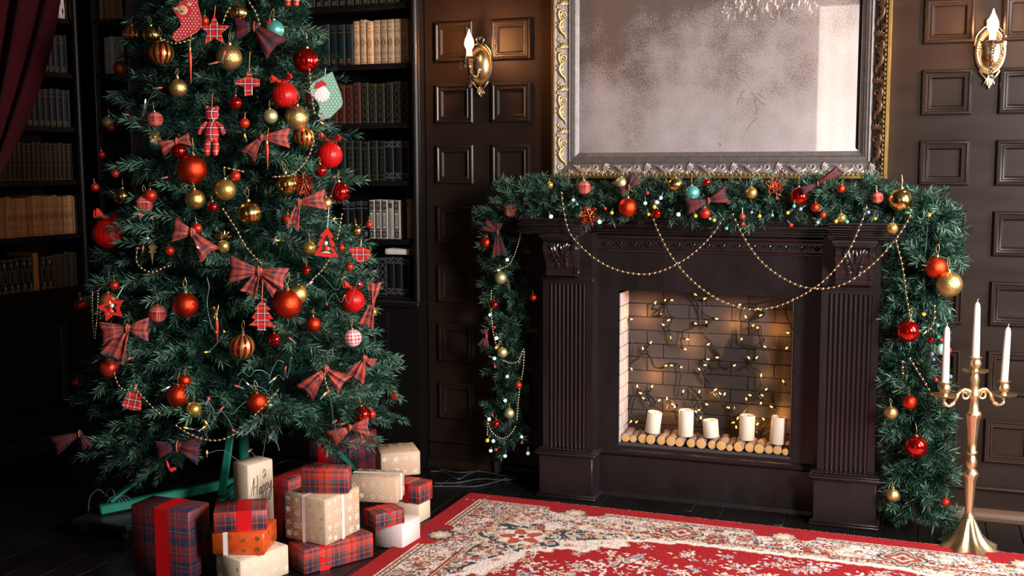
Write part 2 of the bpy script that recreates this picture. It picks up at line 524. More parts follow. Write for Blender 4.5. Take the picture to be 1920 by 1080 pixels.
    def rectframe(s, prof, w, h, m=0, T=None, sides=(0, 1, 2, 3)):
        """mitred frame in the local xz plane facing -y; prof [(inset, height out)]"""
        def rect(i, o):
            return [(-w / 2 + i, -o, -h / 2 + i), (w / 2 - i, -o, -h / 2 + i), (w / 2 - i, -o, h / 2 - i), (-w / 2 + i, -o, h / 2 - i)]
        vs, fs = [], []
        for i, o in prof:
            vs += rect(i, o)
        for a in range(len(prof) - 1):
            for k in sides:
                k2 = (k + 1) % 4
                fs.append((a * 4 + k, a * 4 + k2, a * 4 + 4 + k2, a * 4 + 4 + k))
        return s.add(vs, fs, m, None, T)

    def stroke(s, pts, w, m=0, T=None, close=False):
        """flat printed line in the local xy plane"""
        pts = [Vector((p[0], p[1], 0)) for p in pts]
        if close:
            pts.append(pts[0])
        vs, fs = [], []
        n = len(pts)
        for i, p in enumerate(pts):
            d = pts[min(i + 1, n - 1)] - pts[max(i - 1, 0)]
            if d.length < 1e-9:
                d = Vector((1, 0, 0))
            d.normalize()
            q = Vector((-d.y, d.x, 0)) * (w / 2)
            vs += [p + q, p - q]
        for i in range(n - 1):
            fs.append((2 * i, 2 * i + 1, 2 * i + 3, 2 * i + 2))
        return s.add(vs, fs, m, None, T)

    def poly(s, pts, m=0, T=None):
        return s.add([(p[0], p[1], 0) for p in pts], [tuple(range(len(pts)))], m, None, T)

    def prism(s, pts, th, m=0, T=None, ms=None):
        """outline in the local xz plane extruded along y (front at -th/2)"""
        n = len(pts)
        vs = [(p[0], -th / 2, p[1]) for p in pts] + [(p[0], th / 2, p[1]) for p in pts]
        fs = [tuple(range(n)), tuple(range(2 * n - 1, n - 1, -1))]
        for i in range(n):
            j = (i + 1) % n
            fs.append((i, n + i, n + j, j))
        ms_ = [m, m] + [ms if ms is not None else m] * n
        return s.add(vs, fs, ms_, None, T)

    def extx(s, prof, x0, x1, m=0, T=None):
        """closed profile [(y,z)] extruded along x"""
        n = len(prof)
        vs = [(x0, p[0], p[1]) for p in prof] + [(x1, p[0], p[1]) for p in prof]
        fs = [tuple(range(n)), tuple(range(2 * n - 1, n - 1, -1))]
        for i in range(n):
            j = (i + 1) % n
            fs.append((i, n + i, n + j, j))
        return s.add(vs, fs, m, None, T)

    def mesh(s, name, mats, smooth=True, ang=38, boxuv=0.0, fix=False):
        me = bpy.data.meshes.new(name)
        me.from_pydata([tuple(p) for p in s.v], [], s.f)
        for a in mats:
            me.materials.append(M[a] if isinstance(a, str) else a)
        if len(mats) > 1:
            me.polygons.foreach_set('material_index', s.m)
        if boxuv or any(u is not None for u in s.uv):
            uvl = me.uv_layers.new(name='UVMap')
            for p, u in zip(me.polygons, s.uv):
                if u is None:
                    nn = p.normal
                    ax = max(range(3), key=lambda i: abs(nn[i]))
                    ia = [(1, 2), (0, 2), (0, 1)][ax]
                    for li, vi in zip(p.loop_indices, p.vertices):
                        co = me.vertices[vi].co
                        uvl.data[li].uv = (co[ia[0]] * (boxuv or 1) + .013, co[ia[1]] * (boxuv or 1) + .021)
                else:
                    for li, q in zip(p.loop_indices, u):
                        uvl.data[li].uv = q
        if fix:
            b = bmesh.new(); b.from_mesh(me)
            bmesh.ops.remove_doubles(b, verts=b.verts, dist=1e-6)
            bmesh.ops.delete(b, geom=[v for v in b.verts if not v.link_faces], context='VERTS')
            bmesh.ops.recalc_face_normals(b, faces=b.faces)
            b.to_mesh(me); b.free()
        if smooth:
            me.shade_smooth()
            if ang:
                me.set_sharp_from_angle(angle=math.radians(ang))
        me.update()
        return me


def W(o):
    mb = Matrix.LocRotScale(o.location, o.rotation_euler, o.scale)
    return W(o.parent) @ mb if o.parent else mb


def link(name, me, parent=None, loc=None, rot=None, sc=None, T=None):
    o = bpy.data.objects.new(name, me)
    COL.objects.link(o)
    if parent:
        o.parent = parent
    if T is not None:
        l, r, s_ = T.decompose()
        o.location, o.rotation_euler, o.scale = l, r.to_euler(), s_
    if loc is not None:
        o.location = loc
    if rot is not None:
        o.rotation_euler = rot
    if sc is not None:
        o.scale = (sc, sc, sc) if isinstance(sc, (int, float)) else sc
    return o


def obj(name, mb, mats, parent=None, world=True, **kw):
    """world=True: the builder holds world coordinates, re-expressed in the parent's frame"""
    if parent is not None and world:
        iv = W(parent).inverted()
        mb.v = [iv @ p for p in mb.v]
    mats = [mats] if isinstance(mats, str) else mats
    return link(name, mb.mesh(name, mats, **kw), parent)


def origin_obj(name, mb, mats, loc, **kw):
    """a mesh thing in world coordinates, its own origin moved to loc"""
    loc = Vector(loc)
    mb.v = [p - loc for p in mb.v]
    mats = [mats] if isinstance(mats, str) else mats
    return link(name, mb.mesh(name, mats, **kw), None, loc)


def tag(o, label, cat, group=None):
    o['label'] = label
    o['category'] = cat
    if group:
        o['group'] = group
    return o


def thing(name, label, cat, loc=(0, 0, 0), rotz=0.0, group=None, rot=None, sc=None):
    o = link(name, None, None, loc, rot or (0, 0, rotz), sc)
    o.empty_display_size = .05
    return tag(o, label, cat, group)


def struct(o):
    o['kind'] = 'structure'
    return o


def stuff(o):
    o['kind'] = 'stuff'
    return o


def spline(pts, n=12, closed=False):
    """Catmull-Rom through the points"""
    P = [Vector(p) for p in pts]
    out = []
    N = len(P)
    for i in range(N - 1):
        p0 = P[i - 1] if i else P[0] * 2 - P[1]
        p1, p2 = P[i], P[i + 1]
        p3 = P[i + 2] if i + 2 < N else P[-1] * 2 - P[-2]
        for k in range(n):
            t = k / n
            out.append(.5 * ((2 * p1) + (p2 - p0) * t + (2 * p0 - 5 * p1 + 4 * p2 - p3) * t * t + (3 * p1 - p0 - 3 * p2 + p3) * t ** 3))
    out.append(P[-1])
    return out


def resample(path, step):
    out = [path[0]]
    acc = 0.0
    for a, b in zip(path, path[1:]):
        L = (b - a).length
        while acc + L >= step:
            t = (step - acc) / L
            a = a + (b - a) * t
            L = (b - a).length
            acc = 0.0
            out.append(a)
        acc += L
    return out


def basis(x, y, z, o):
    return Matrix(((x[0], y[0], z[0], o[0]), (x[1], y[1], z[1], o[1]), (x[2], y[2], z[2], o[2]), (0, 0, 0, 1)))


# ================================================================== THE ROOM
rnd = random.Random(7)
X0R, X1R, Y0R, Y1R, ZC = -3.75, 2.5, -6.0, 0.45, 2.95

# floor: black boards running towards the hearth wall
fl = struct(origin_obj('floor', MB().box((X0R, Y0R, -.06), (X1R, Y1R, -.012)), 'mortar', (0, 0, -.03)))
PW = .1135
board = MB().cbox((-PW / 2 + .0012, 0, -.014), (PW / 2 - .0012, 1.0, 0), .0018).mesh('floorboard', ['floor'])
x = -.555 - PW * 29
i = 0
while x < X1R:
    cuts = [Y0R, -3.4 + rnd.uniform(-.4, .4), -1.9 + rnd.uniform(-.35, .35), -.55 + rnd.uniform(-.5, .3), Y1R]
    for a, b in zip(cuts, cuts[1:]):
        if x > X0R:
            link('floorboard', board, fl, (x, a, .03 + rnd.uniform(-.0006, 0)), (0, 0, 0), (1, b - a - .002, 1))
    x += PW

# back wall with its raised panel mouldings
wb = struct(origin_obj('wall_back', MB().box((-1.345, 0, 0), (X1R, .12, ZC)), 'wall', (0, 0, 0)))
PWD, PHT = .166, .159
prof = [(0, 0), (0, .010), (.004, .015), (.010, .016), (.014, .011), (.019, .010), (.022, .013), (.027, .012), (.033, .003), (.033, 0)]
pan = MB().rectframe(prof, PWD, PHT).mesh('panel_moulding', ['mould'], ang=30)
for cx in (-1.213, -.965, .681, .934, 1.188, 1.442, 1.696, 1.95, 2.2):
    for k in range(-3, 7):
        zt = 1.8671 - k * .2493
        if cx < .5 and False:
            continue
        link('panel_moulding', pan, wb, (cx, 0, zt - PHT / 2))
obj('rail_moulding', MB().extx([(0, .105), (-.010, .107), (-.014, .113), (-.012, .120), (-.006, .124), (0, .126)], .62, X1R), 'wall', wb)
obj('rail_moulding', MB().extx([(0, .105), (-.010, .107), (-.014, .113), (-.012, .120), (-.006, .124), (0, .126)], -1.345, -.86), 'wall', wb)
struct(origin_obj('baseboard_back', MB().extx([(0, -.012), (-.028, -.012), (-.030, .012), (-.024, .018), (-.022, .030), (-.014, .036), (0, .038)], .62, X1R), 'base', (1.5, 0, 0)))
struct(origin_obj('baseboard_back', MB().extx([(0, -.012), (-.028, -.012), (-.030, .012), (-.024, .018), (-.022, .030), (-.014, .036), (0, .038)], -1.345, -.86), 'wall', (-1.1, 0, 0)))
# the wall behind the bookcases, the far-left wall, right wall with two windows, rear wall with a curtained window
struct(origin_obj('wall_back', MB().box((X0R, .30, 0), (-1.345, .42, ZC)).box((-1.36, .10, 0), (-1.3449, .32, ZC)), 'case', (-2.5, .3, 0)))
struct(origin_obj('wall_left', MB().box((X0R - .12, Y0R, 0), (X0R, Y1R, ZC)), 'wall', (X0R, -2.5, 0)))
wins = [(-1.95, -.55), (-3.75, -2.25)]
wr = MB()
wr.box((X1R, Y0R, 0), (X1R + .15, Y1R, .65)).box((X1R, Y0R, 2.65), (X1R + .15, Y1R, ZC))
ys = [Y0R] + [q for w_ in sorted(wins) for q in w_] + [Y1R]
for a, b in zip(ys[::2], ys[1::2]):
    wr.box((X1R, a, .65), (X1R + .15, b, 2.65))
struct(origin_obj('wall_right', wr, 'plaster', (X1R, -2.5, 0)))
for k, (a, b) in enumerate(wins):
    w_ = struct(origin_obj('window_%d' % (k + 1), MB().box((X1R + .05, a, .65), (X1R + .10, a + .06, 2.65)).box((X1R + .05, b - .06, .65), (X1R + .10, b, 2.65))
                           .box((X1R + .05, a, .65), (X1R + .10, b, .72)).box((X1R + .05, a, 2.58), (X1R + .10, b, 2.65))
                           .box((X1R + .06, (a + b) / 2 - .02, .65), (X1R + .09, (a + b) / 2 + .02, 2.65)).box((X1R + .06, a, 1.92), (X1R + .09, b, 1.96)), 'whitefelt', (X1R, a, .65)))
rw = MB()
rw.box((X0R, Y0R - .12, 0), (-.24, Y0R, ZC)).box((.44, Y0R - .12, 0), (X1R, Y0R, ZC)).box((-.24, Y0R - .12, 2.6), (.44, Y0R, ZC)).box((-.24, Y0R - .12, 0), (.44, Y0R, .2))
struct(origin_obj('wall_rear', rw, 'plaster', (0, Y0R, 0)))
struct(origin_obj('window_3', MB().box((-.24, Y0R - .10, .2), (-.19, Y0R - .05, 2.6)).box((.39, Y0R - .10, .2), (.44, Y0R - .05, 2.6)).box((.08, Y0R - .10, .2), (.12, Y0R - .05, 2.6)), 'whitefelt', (0, Y0R, .2)))
M['sheer'] = mat('backlit_sheer_curtain', (.85, .80, .74), .9, emit=(1.0, .86, .74), es=1.0)
sheer = MB()
n = 90
vs = [(-.275 + .75 * k / n, Y0R + .08 + .010 * math.sin(k * .42), z) for z in (.06, 2.62) for k in range(n + 1)]
sheer.add(vs, [(k, k + 1, n + 2 + k, n + 1 + k) for k in range(n)])
o = origin_obj('sheer_curtain', sheer, 'sheer', (.4, Y0R + .08, .06))
tag(o, 'pale sheer curtain glowing with daylight at the rear window, seen in the mirror', 'curtain')
struct(origin_obj('ceiling', MB().box((X0R, Y0R, ZC), (X1R, Y1R, ZC + .1)), 'ceil', (0, 0, ZC)))


# ================================================================== FIREPLACE
FPX = -.138
fp = thing('fireplace', 'dark carved wooden fireplace surround with fluted pilasters and brick firebox', 'fireplace', (FPX, -.12, 0))
INF = -.155                                   # front of the panel around the opening
OL, OR, OB, OT = -.471, .188, .209, .807
PILX = (-.650, .387)
hw = .098
body = MB()
body.box((-.56, INF, .0), (OL, -.001, 1.03)).box((OR, INF, 0), (.30, -.001, 1.03)).box((OL, INF, OT), (OR, -.001, 1.03)).box((OL, INF, 0), (OR, -.001, OB - .012))
obj('surround_panel', body, 'wood', fp)
lower = MB()
lower.extx([(INF, .160), (INF - .016, .164), (INF - .020, .172), (INF - .014, .180), (INF - .008, .184), (INF, .188)], -.55, .29)
obj('lower_moulding', lower, 'woodg', fp)
obj('kick_board', MB().box((-.55, INF - .010, 0), (.29, INF, .160)).extx([(INF - .010, 0), (INF - .024, 0), (INF - .020, .016), (INF - .010, .02)], -.55, .29), 'wood', fp)
# frieze: raised strip with small carved leaves under the cornice
fr = MB()
fr.extx([(INF, .955), (INF - .010, .957), (INF - .012, .963), (INF - .006, .967), (INF - .006, 1.003), (INF - .014, 1.008), (INF - .018, 1.016), (INF - .010, 1.022), (INF, 1.024)], -.553, .292)
obj('frieze_moulding', fr, 'woodg', fp)
leaf = MB()
for sgn in (-1, 1):
    leaf.tube(spline([(0, 0, -.010), (sgn * .008, -.006, -.002), (sgn * .017, -.005, .006), (sgn * .024, -.002, .002), (sgn * .021, -.002, -.004)], 5), [.0035, .0035, .0034, .0034, .0033, .0033, .0032, .0032, .003, .003, .003, .003, .0028, .0028, .0026, .0026, .0024, .0022, .002, .002, .0015], 5)
leaf.ball((0, -.004, .002), .006, 8, 6, sc=(.7, .7, 1.5))
leafm = leaf.mesh('carved_leaf', ['woodg'])
for k in range(15):
    link('carved_leaf', leafm, fp, (-.52 + .0555 * k + .006 - FPX, INF - .006 + .12, .985))
# cornice between the capitals and the shelf
steps = [(1.024, 1.034, .020), (1.034, 1.044, .030), (1.044, 1.052, .034), (1.052, 1.068, .046), (1.068, 1.078, .056)]
cor = MB()
for z0, z1, p in steps:
    cor.cbox((-.60, INF - p, z0), (.31, -.001, z1), .0025)
obj('cornice', cor, 'woodg', fp)
obj('mantel_shelf', MB().cbox((-.86, -.245, 1.078), (.585, -.001, 1.088), .003), 'wood', fp)
for sx, px_ in ((-1, PILX[0]), (1, PILX[1])):
    FR = -.248                                 # face of the shaft
    # plinth
    pl = MB()
    pl.cbox((px_ - .108, FR - .022, .002), (px_ + .108, -.002, .165), .003)
    pl.cbox((px_ - .120, FR - .034, .0), (px_ + .120, -.002, .010), .003)
    pl.cbox((px_ - .116, FR - .029, .010), (px_ + .116, -.002, .018), .003)
    obj('plinth', pl, 'wood', fp)
    pm = MB()
    for z0, z1, p in ((.165, .172, .006), (.172, .182, .014), (.182, .189, .010), (.189, .194, .003)):
        pm.cbox((px_ - .108 - p, FR - .022 - p, z0), (px_ + .108 + p, -.002, z1), .0025)
    obj('plinth_moulding', pm, 'woodg', fp)
    sh = MB()
    sh.box((px_ - hw, FR + .006, .190), (px_ + hw, -.002, .846))
    sh.box((px_ - hw, FR, .190), (px_ - .074, FR + .01, .846)).box((px_ + .074, FR, .190), (px_ + hw, FR + .01, .846))
    sh.box((px_ - .074, FR, .190), (px_ + .074, FR + .01, .196)).box((px_ - .074, FR, .834), (px_ + .074, FR + .01, .846))
    obj('pilaster_shaft', sh, 'wood', fp)
    reed = MB().tube([(0, 0, .197), (0, 0, .833)], .0062, 10).mesh('reed', ['woodg'])
    for k in range(9):
        link('reed', reed, fp, (px_ - .0655 + .01637 * k - FPX, FR + .005 + .12, 0))
    nk = MB()
    for z0, z1, p in ((.846, .852, .004), (.852, .858, .009), (.858, .863, .004)):
        nk.cbox((px_ - hw - p, FR - p, z0), (px_ + hw + p, -.002, z1), .002)
    obj('necking', nk, 'woodg', fp)
    obj('corbel_block', MB().box((px_ - hw, FR, .863), (px_ + hw, -.002, 1.03)), 'wood', fp)
    # carved corbel: S-scroll side profile with acanthus ribs on its face
    cx = px_ + sx * .012
    sp = spline([(0, 0, 1.004), (-.050, 0, 1.002), (-.066, 0, .988), (-.064, 0, .965), (-.046, 0, .938), (-.030, 0, .915), (-.024, 0, .896), (-.032, 0, .882), (-.026, 0, .868), (-.004, 0, .866)], 6)
    pr = [(FR + p.x, p.z) for p in sp] + [(FR + .004, .866), (FR + .004, 1.004)]
    cb = obj('corbel', MB().extx(pr, cx - .056, cx + .056), 'woodg', fp, ang=50)
    ab = MB()
    for z0, z1, p in ((1.002, 1.008, .0), (1.008, 1.016, .006), (1.016, 1.028, .011)):
        ab.cbox((cx - .064 - p, FR - .068 - p, z0), (cx + .064 + p, FR + .002, z1), .002)
    obj('abacus', ab, 'woodg', cb)
    for q in (-1, 1):                          # flat side cheeks with a volute
        ch = MB()
        ch.extx([((p[0] - FR) * 1.06 + FR - .003, (p[1] - .93) * 1.02 + .93) for p in pr], cx + q * .056 - .006, cx + q * .056 + .006)
        vol = [(0, -math.cos(a) * .020 * (1 - a / 12), math.sin(a) * .020 * (1 - a / 12)) for a in np.linspace(0, 9.5, 40)]
        ch.tube([Vector((cx + q * .062, FR - .038 + p[1], .974 + p[2])) for p in vol], .0036, 6)
        vol = [(0, -math.cos(a) * .010 * (1 - a / 12), math.sin(a) * .010 * (1 - a / 12)) for a in np.linspace(0, 9.5, 30)]
        ch.tube([Vector((cx + q * .062, FR - .016 + p[1], .882 + p[2])) for p in vol], .003, 6)
        obj('scroll_cheek', ch, 'woodg', cb, ang=50)
    ac = MB()
    for q in (-1, 1):
        for k, (o1, o2, ztop) in enumerate(((.004, .002, .992), (.014, .006, .994), (.026, .012, .995), (.040, .022, .99))):
            pth = []
            for i in range(14):
                t = i / 13
                z = ztop - t * (.09 - .012 * k)
                yy = min([p for p in pr[:-2]], key=lambda p: abs(p[1] - z))[0]
                pth.append((cx + q * (o1 + (o2 - o1) * t + .006 * math.sin(t * 5 + k)), yy - .002, z))
            ac.tube(pth, [.0015 + .0048 * math.sin(PI * (.15 + .8 * i / 13)) for i in range(14)], 7)
        for k in range(3):
            z = .955 - .022 * k
            yy = min([p for p in pr[:-2]], key=lambda p: abs(p[1] - z))[0]
            ac.ball((cx + q * (.024 - .004 * k), yy - .001, z), .010, 8, 6, sc=(1, .7, 1.3))
    obj('acanthus_leaf', ac, 'woodg', cb)
    # capital under the shelf
    cp = MB()
    ccx = px_ + sx * .049
    for z0, z1, p in ((1.028, 1.035, .004), (1.035, 1.043, .010), (1.043, 1.051, .004), (1.051, 1.059, .002), (1.059, 1.068, .010), (1.068, 1.078, .006), (1.078, 1.0885, .013)):
        cp.cbox((ccx - .120 - p, FR - .050 - p, z0), (ccx + .120 + p, -.002, z1), .0028)
    obj('capital', cp, 'woodg', fp)
# firebox: recessed bricks
fb = MB()
fb.box((OL - .001, -.014, OB - .01), (OR + .001, -.001, OT + .001))
fb.box((OL - .003, INF + .002, OB - .01), (OL, -.002, OT)).box((OR, INF + .002, OB - .01), (OR + .003, -.002, OT)).box((OL, INF + .002, OT - .001), (OR, -.002, OT + .002)).box((OL, INF + .002, OB - .011), (OR, -.002, OB - .001))
fb = obj('firebox', fb, 'mortar', fp)
br = random.Random(3)
bh = .0535
bmesh_cache = {}


def brick(lo, hi, m):
    c = [(a + b) / 2 for a, b in zip(lo, hi)]
    d = tuple(round(b - a, 4) for a, b in zip(lo, hi))
    if (d, m) not in bmesh_cache:
        bmesh_cache[(d, m)] = MB().cbox([-q / 2 for q in d], [q / 2 for q in d], .0016).mesh('brick', [m])
    link('brick', bmesh_cache[(d, m)], fb, Vector(c) - Vector((FPX, -.12, 0)))


for r_ in range(12):
    z0 = OB + r_ * bh
    z1 = min(z0 + bh - .0024, OT - .001)
    if z1 - z0 < .01:
        continue
    xx = OL + .002 - (.085 if r_ % 2 else .02)
    while xx < OR:
        a, b = max(xx, OL + .001), min(xx + .165 - .0024, OR - .001)
        if b - a > .008:
            j = br.uniform(0, .0015)
            brick((a, -.0215 - j, z0), (b, -.0145 - j, z1), 'bricks')
        xx += .165
    yy = INF + .003 - (.06 if r_ % 2 else 0)
    while yy < -.025:
        a, b = max(yy, INF + .004), min(yy + .118, -.024)
        if b - a > .006:
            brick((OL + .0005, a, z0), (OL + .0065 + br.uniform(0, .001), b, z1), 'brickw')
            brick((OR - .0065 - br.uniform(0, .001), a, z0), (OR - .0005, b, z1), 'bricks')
        yy += .120

# logs lying side by side in the firebox, sawn ends forward
lg = [(80, 903, 25), (127, 917, 20), (190, 905, 25), (238, 925, 27), (298, 920, 25), (353, 930, 27), (402, 930, 25), (465, 943, 25), (521, 945, 28),
      (582, 953, 24), (637, 950, 27), (684, 957, 19), (735, 960, 29), (795, 960, 27), (848, 968, 27), (902, 962, 23), (952, 972, 25), (1003, 977, 20)]
lr = random.Random(5)
LOGS = []
xl = OL + .008
for k, (u, w, r) in enumerate(lg):
    p = AY(1140 + u / 3, 520 + w / 3, INF + .012)
    R = r / 3 * mpp(p)
    L = .118 + lr.uniform(-.012, .004)
    x_ = max(p.x, xl + R)
    x_ = min(x_, OR - .008 - R)
    xl = x_ + R - .002
    ends = ['leftmost', 'second from the left', 'third from the left', 'fourth from the left', 'fifth from the left', 'sixth from the left', 'seventh from the left', 'eighth from the left', 'ninth from the left',
            'ninth from the right', 'eighth from the right', 'seventh from the right', 'sixth from the right', 'fifth from the right with a drilled end', 'fourth from the right', 'third from the right', 'second from the right', 'rightmost']
    t = thing('log', 'pale-ended birch log, %s in the firebox row' % ends[k], 'log', (x_, INF + .014 + lr.uniform(-.004, .006), OB + R), 0, 'logs in the firebox')
    b = MB()
    pts = [(.003 * math.sin(i * 1.3 + k), i * L / 5, .0012 * math.sin(i * 2.1 + k)) for i in range(6)]
    b.tube(pts, [R * (1 + .04 * math.sin(i * 1.9 + k)) for i in range(6)], 14)
    obj('bark', b, 'bark', t, world=False, ang=60)
    c = MB().lathe([(1e-6, -.003), (R * .5, -.0028), (R * .93, -.002), (R * .97, .001)], 16, 0, Matrix.Rotation(-PI / 2, 4, 'X'))
    if 'hole' in ends[k]:
        c.lathe([(1e-6, .0036), (R * .13, .0036), (R * .13, .002)], 8, 1, Matrix.Rotation(PI / 2, 4, 'X'))
    obj('sawn_end', c, ['cut', 'black'], t, world=False)
    LOGS.append((x_, R))

# five stubby candles standing on the logs
names = ['leftmost, leaning to the right', 'second from the left, upright', 'middle one, shortest', 'fourth from the left, upright', 'rightmost, tallest and warmer in tone']
for k, (u, wt, wb_, wd, tilt) in enumerate(((1223, 764, 809, 27.5, 7), (1286, 761, 816, 28, 0), (1334, 783, 821, 28.5, -5), (1400, 771, 823, 28.5, 1), (1457, 774, 831, 29, 4))):
    yk = INF + .055
    p = AY(u, wb_ - 4, yk)
    R = wd / 2 * mpp(p)
    H = (wb_ - wt - 5) * mpp(p)
    zb = max([OB + R2 + math.sqrt(max(0, 1 - 0)) * R2 for x2, R2 in LOGS if abs(x2 - p.x) < R + R2 * .3] or [OB])
    t = thing('pillar_candle', 'stubby ivory pillar candle on the logs, %s' % names[k], 'candle', (p.x, yk, zb), 0, 'pillar candles in the firebox')
    t.rotation_euler = (0, math.radians(tilt), 0)
    obj('wax', MB().lathe([(1e-6, .001), (R - .003, 0), (R, .003), (R, H - .004), (R - .002, H), (R * .8, H - .002), (R * .5, H - .007), (1e-6, H - .009)], 26), 'ivory', t, world=False, ang=50)
    obj('wick', MB().tube([(0, 0, H - .009), (.001, 0, H - .003), (.002, 0, H + .002)], .0009, 6), 'black', t, world=False)

# warm string lights pinned over the firebox back
fbl = [(262, 150), (320, 132), (355, 128), (485, 92), (537, 123), (750, 152), (853, 180), (1030, 130), (127, 235), (295, 210), (348, 237), (318, 272), (487, 258), (555, 260), (603, 232), (778, 230), (865, 210), (1020, 315),
       (812, 275), (845, 282), (237, 372), (358, 347), (440, 347), (570, 372), (750, 352), (198, 408), (428, 402), (875, 388), (1000, 403), (130, 510), (320, 500), (350, 495), (408, 503), (555, 460), (553, 493), (622, 452), (797, 458),
       (832, 458), (520, 522), (705, 498), (245, 620), (860, 558), (420, 648), (510, 650), (597, 636), (634, 660), (653, 664), (990, 592), (885, 634), (862, 660), (165, 620), (190, 655), (205, 685), (283, 695), (333, 690), (372, 715),
       (375, 735), (548, 712), (805, 665), (778, 690), (862, 702), (927, 732), (490, 752), (520, 747), (685, 735), (705, 745), (713, 815), (733, 785), (880, 803), (837, 830), (838, 875), (722, 850), (520, 798), (133, 805), (155, 818)]
sl = thing('string_lights', 'warm white string lights on dark green wire across the firebox bricks', 'lights', (FPX, -.03, .25))
fr_ = random.Random(11)
bulb = MB().lathe([(1e-6, .013), (.0015, .0115), (.0029, .007), (.0031, .003), (.0026, 0)], 8).mesh('bulb', ['warmbulb'])
sockm = MB().lathe([(.0027, .001), (.0034, -.003), (.0034, -.012), (.0018, -.016)], 8).mesh('socket', ['greenwire'])
pts = []
for (u, w) in fbl:
    p = AY(1140 + u / 3, 520 + w / 3, -.048 + fr_.uniform(-.006, .004))
    p.x = min(max(p.x, OL + .012), OR - .012)
    d = Vector((fr_.uniform(-1, 1), fr_.uniform(-.5, .1), fr_.uniform(-.4, 1))).normalized()
    q = Vector((0, 0, 1)).rotation_difference(d).to_euler()
    b = link('bulb', bulb, sl, p - W(sl).translation, q)
    link('socket', sockm, b)
    pts.append(p - d * .016)
wire = MB()
todo = list(range(1, len(pts)))
cur = 0
nodes_ = [pts[0]]
while todo:
    nx = min(todo, key=lambda j: (pts[j] - pts[cur]).length + (0.05 if pts[j].z > pts[cur].z + .09 else 0))
    todo.remove(nx)
    a, b = pts[cur], pts[nx]
    if (a - b).length < .22:
        m1 = a.lerp(b, .35) + Vector((fr_.uniform(-.016, .016), -.004, fr_.uniform(-.022, .01)))
        m2 = a.lerp(b, .7) + Vector((fr_.uniform(-.016, .016), -.003, fr_.uniform(-.02, .014)))
        wire.tube(spline([a, m1, m2, b], 6), .0027, 6)
        if fr_.random() < .4:
            wire.tube(spline([m1, m1 + Vector((fr_.uniform(-.05, .05), -.002, fr_.uniform(-.05, .05))), m2], 5), .0024, 6)
    cur = nx
obj('wire', wire, 'greenwire', sl)
for (x_, z_) in ((-.40, .70), (-.22, .60), (-.05, .68), (.11, .66), (-.36, .46), (-.12, .40), (.08, .48), (-.30, .34), (.02, .32), (.13, .34)):
    ld = bpy.data.lights.new('bulb_glow', 'POINT')
    ld.energy, ld.color, ld.shadow_soft_size = .30, (1.0, .42, .11), .01
    lo = bpy.data.objects.new('bulb_glow', ld)
    COL.objects.link(lo)
    lo.location = (x_, -.062, z_)


# ================================================================== MIRROR over the mantel
MX0, MX1, MZ0, MZ1 = -.775, .489, 1.232, 2.52
MW, MH = MX1 - MX0, MZ1 - MZ0
mir = thing('wall_mirror', 'large antiqued mirror in carved gilt frame above the mantel', 'mirror', ((MX0 + MX1) / 2, -.004, (MZ0 + MZ1) / 2))
fprof = [(0, 0), (0, .052), (.003, .056), (.010, .056), (.013, .050), (.016, .047), (.020, .046), (.040, .034), (.058, .027), (.062, .031), (.066, .032), (.069, .027), (.072, .026), (.074, .029),
         (.078, .029), (.080, .024), (.086, .022), (.092, .018), (.098, .016), (.103, .010), (.103, .004)]
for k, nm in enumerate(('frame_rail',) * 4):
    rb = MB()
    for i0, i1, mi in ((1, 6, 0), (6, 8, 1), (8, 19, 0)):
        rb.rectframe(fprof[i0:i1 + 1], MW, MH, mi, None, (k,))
    obj(nm, rb, ['pewter', 'pewter' if k in (0, 3) else 'pewter_shade'], mir, world=False, ang=32, fix=True)
    obj('gilt_edge', MB().rectframe([(-.001, 0), (-.001, .053), (.002, .0575), (.010, .0575), (.0125, .050)], MW, MH, 0, None, (k,)), 'gold', mir, world=False, ang=32, fix=True)
gw, gh = MW - .206, MH - .206
obj('mirror_plate', MB().box((-gw / 2 - .002, -.012, -gh / 2 - .002), (gw / 2 + .002, -.006, gh / 2 + .002)), 'mirror', mir, world=False, smooth=False)
bev = MB().rectframe([(-.001, .0165), (.010, .0125), (.0105, .0115)], gw, gh, 0, None, (1,))
obj('bevelled_edge', bev, 'mirrorclear', mir, world=False, fix=True)
sm_ = MB()
M['scratch'] = mat('bared_backing', (.20, .13, .11), .8)
for st in ([(1382, 196), (1392, 172), (1398, 170)], [(1408, 172), (1416, 182), (1426, 192), (1434, 196)], [(1422, 176), (1432, 184)], [(1400, 244), (1408, 232), (1420, 220)], [(1346, 268), (1352, 271), (1349, 276)], [(1414, 186), (1420, 204), (1418, 214)], [(1393, 182), (1391, 192)]):
    q = [W(mir).inverted() @ AY(u, w, -.0165) for u, w in st]
    sm_.stroke([(p.x, p.z) for p in q], .0035, 0, Matrix(((1, 0, 0, 0), (0, 0, -1, -.0125), (0, 1, 0, 0), (0, 0, 0, 1))))
stuff(obj('scratches', sm_, 'scratch', mir, world=False, smooth=False))
# twisted rope moulding on the inner edge
rope = MB()
for (a, b) in (((-1, -1), (1, -1)), ((-1, -1), (-1, 1)), ((1, -1), (1, 1)), ((-1, 1), (1, 1))):
    A = Vector((a[0] * (MW / 2 - .083), -.0245, a[1] * (MH / 2 - .083)))
    B = Vector((b[0] * (MW / 2 - .083), -.0245, b[1] * (MH / 2 - .083)))
    N = int((B - A).length / .0062)
    d = (B - A).normalized()
    for i in range(N):
        c = A.lerp(B, (i + .5) / N)
        s_ = Vector((d.z, 0, -d.x))
        rope.tube([c - d * .002 - s_ * .0038, c + d * .002 + s_ * .0038], .0021, 5)
stuff(obj('rope_moulding', rope, 'pewter', mir, world=False))
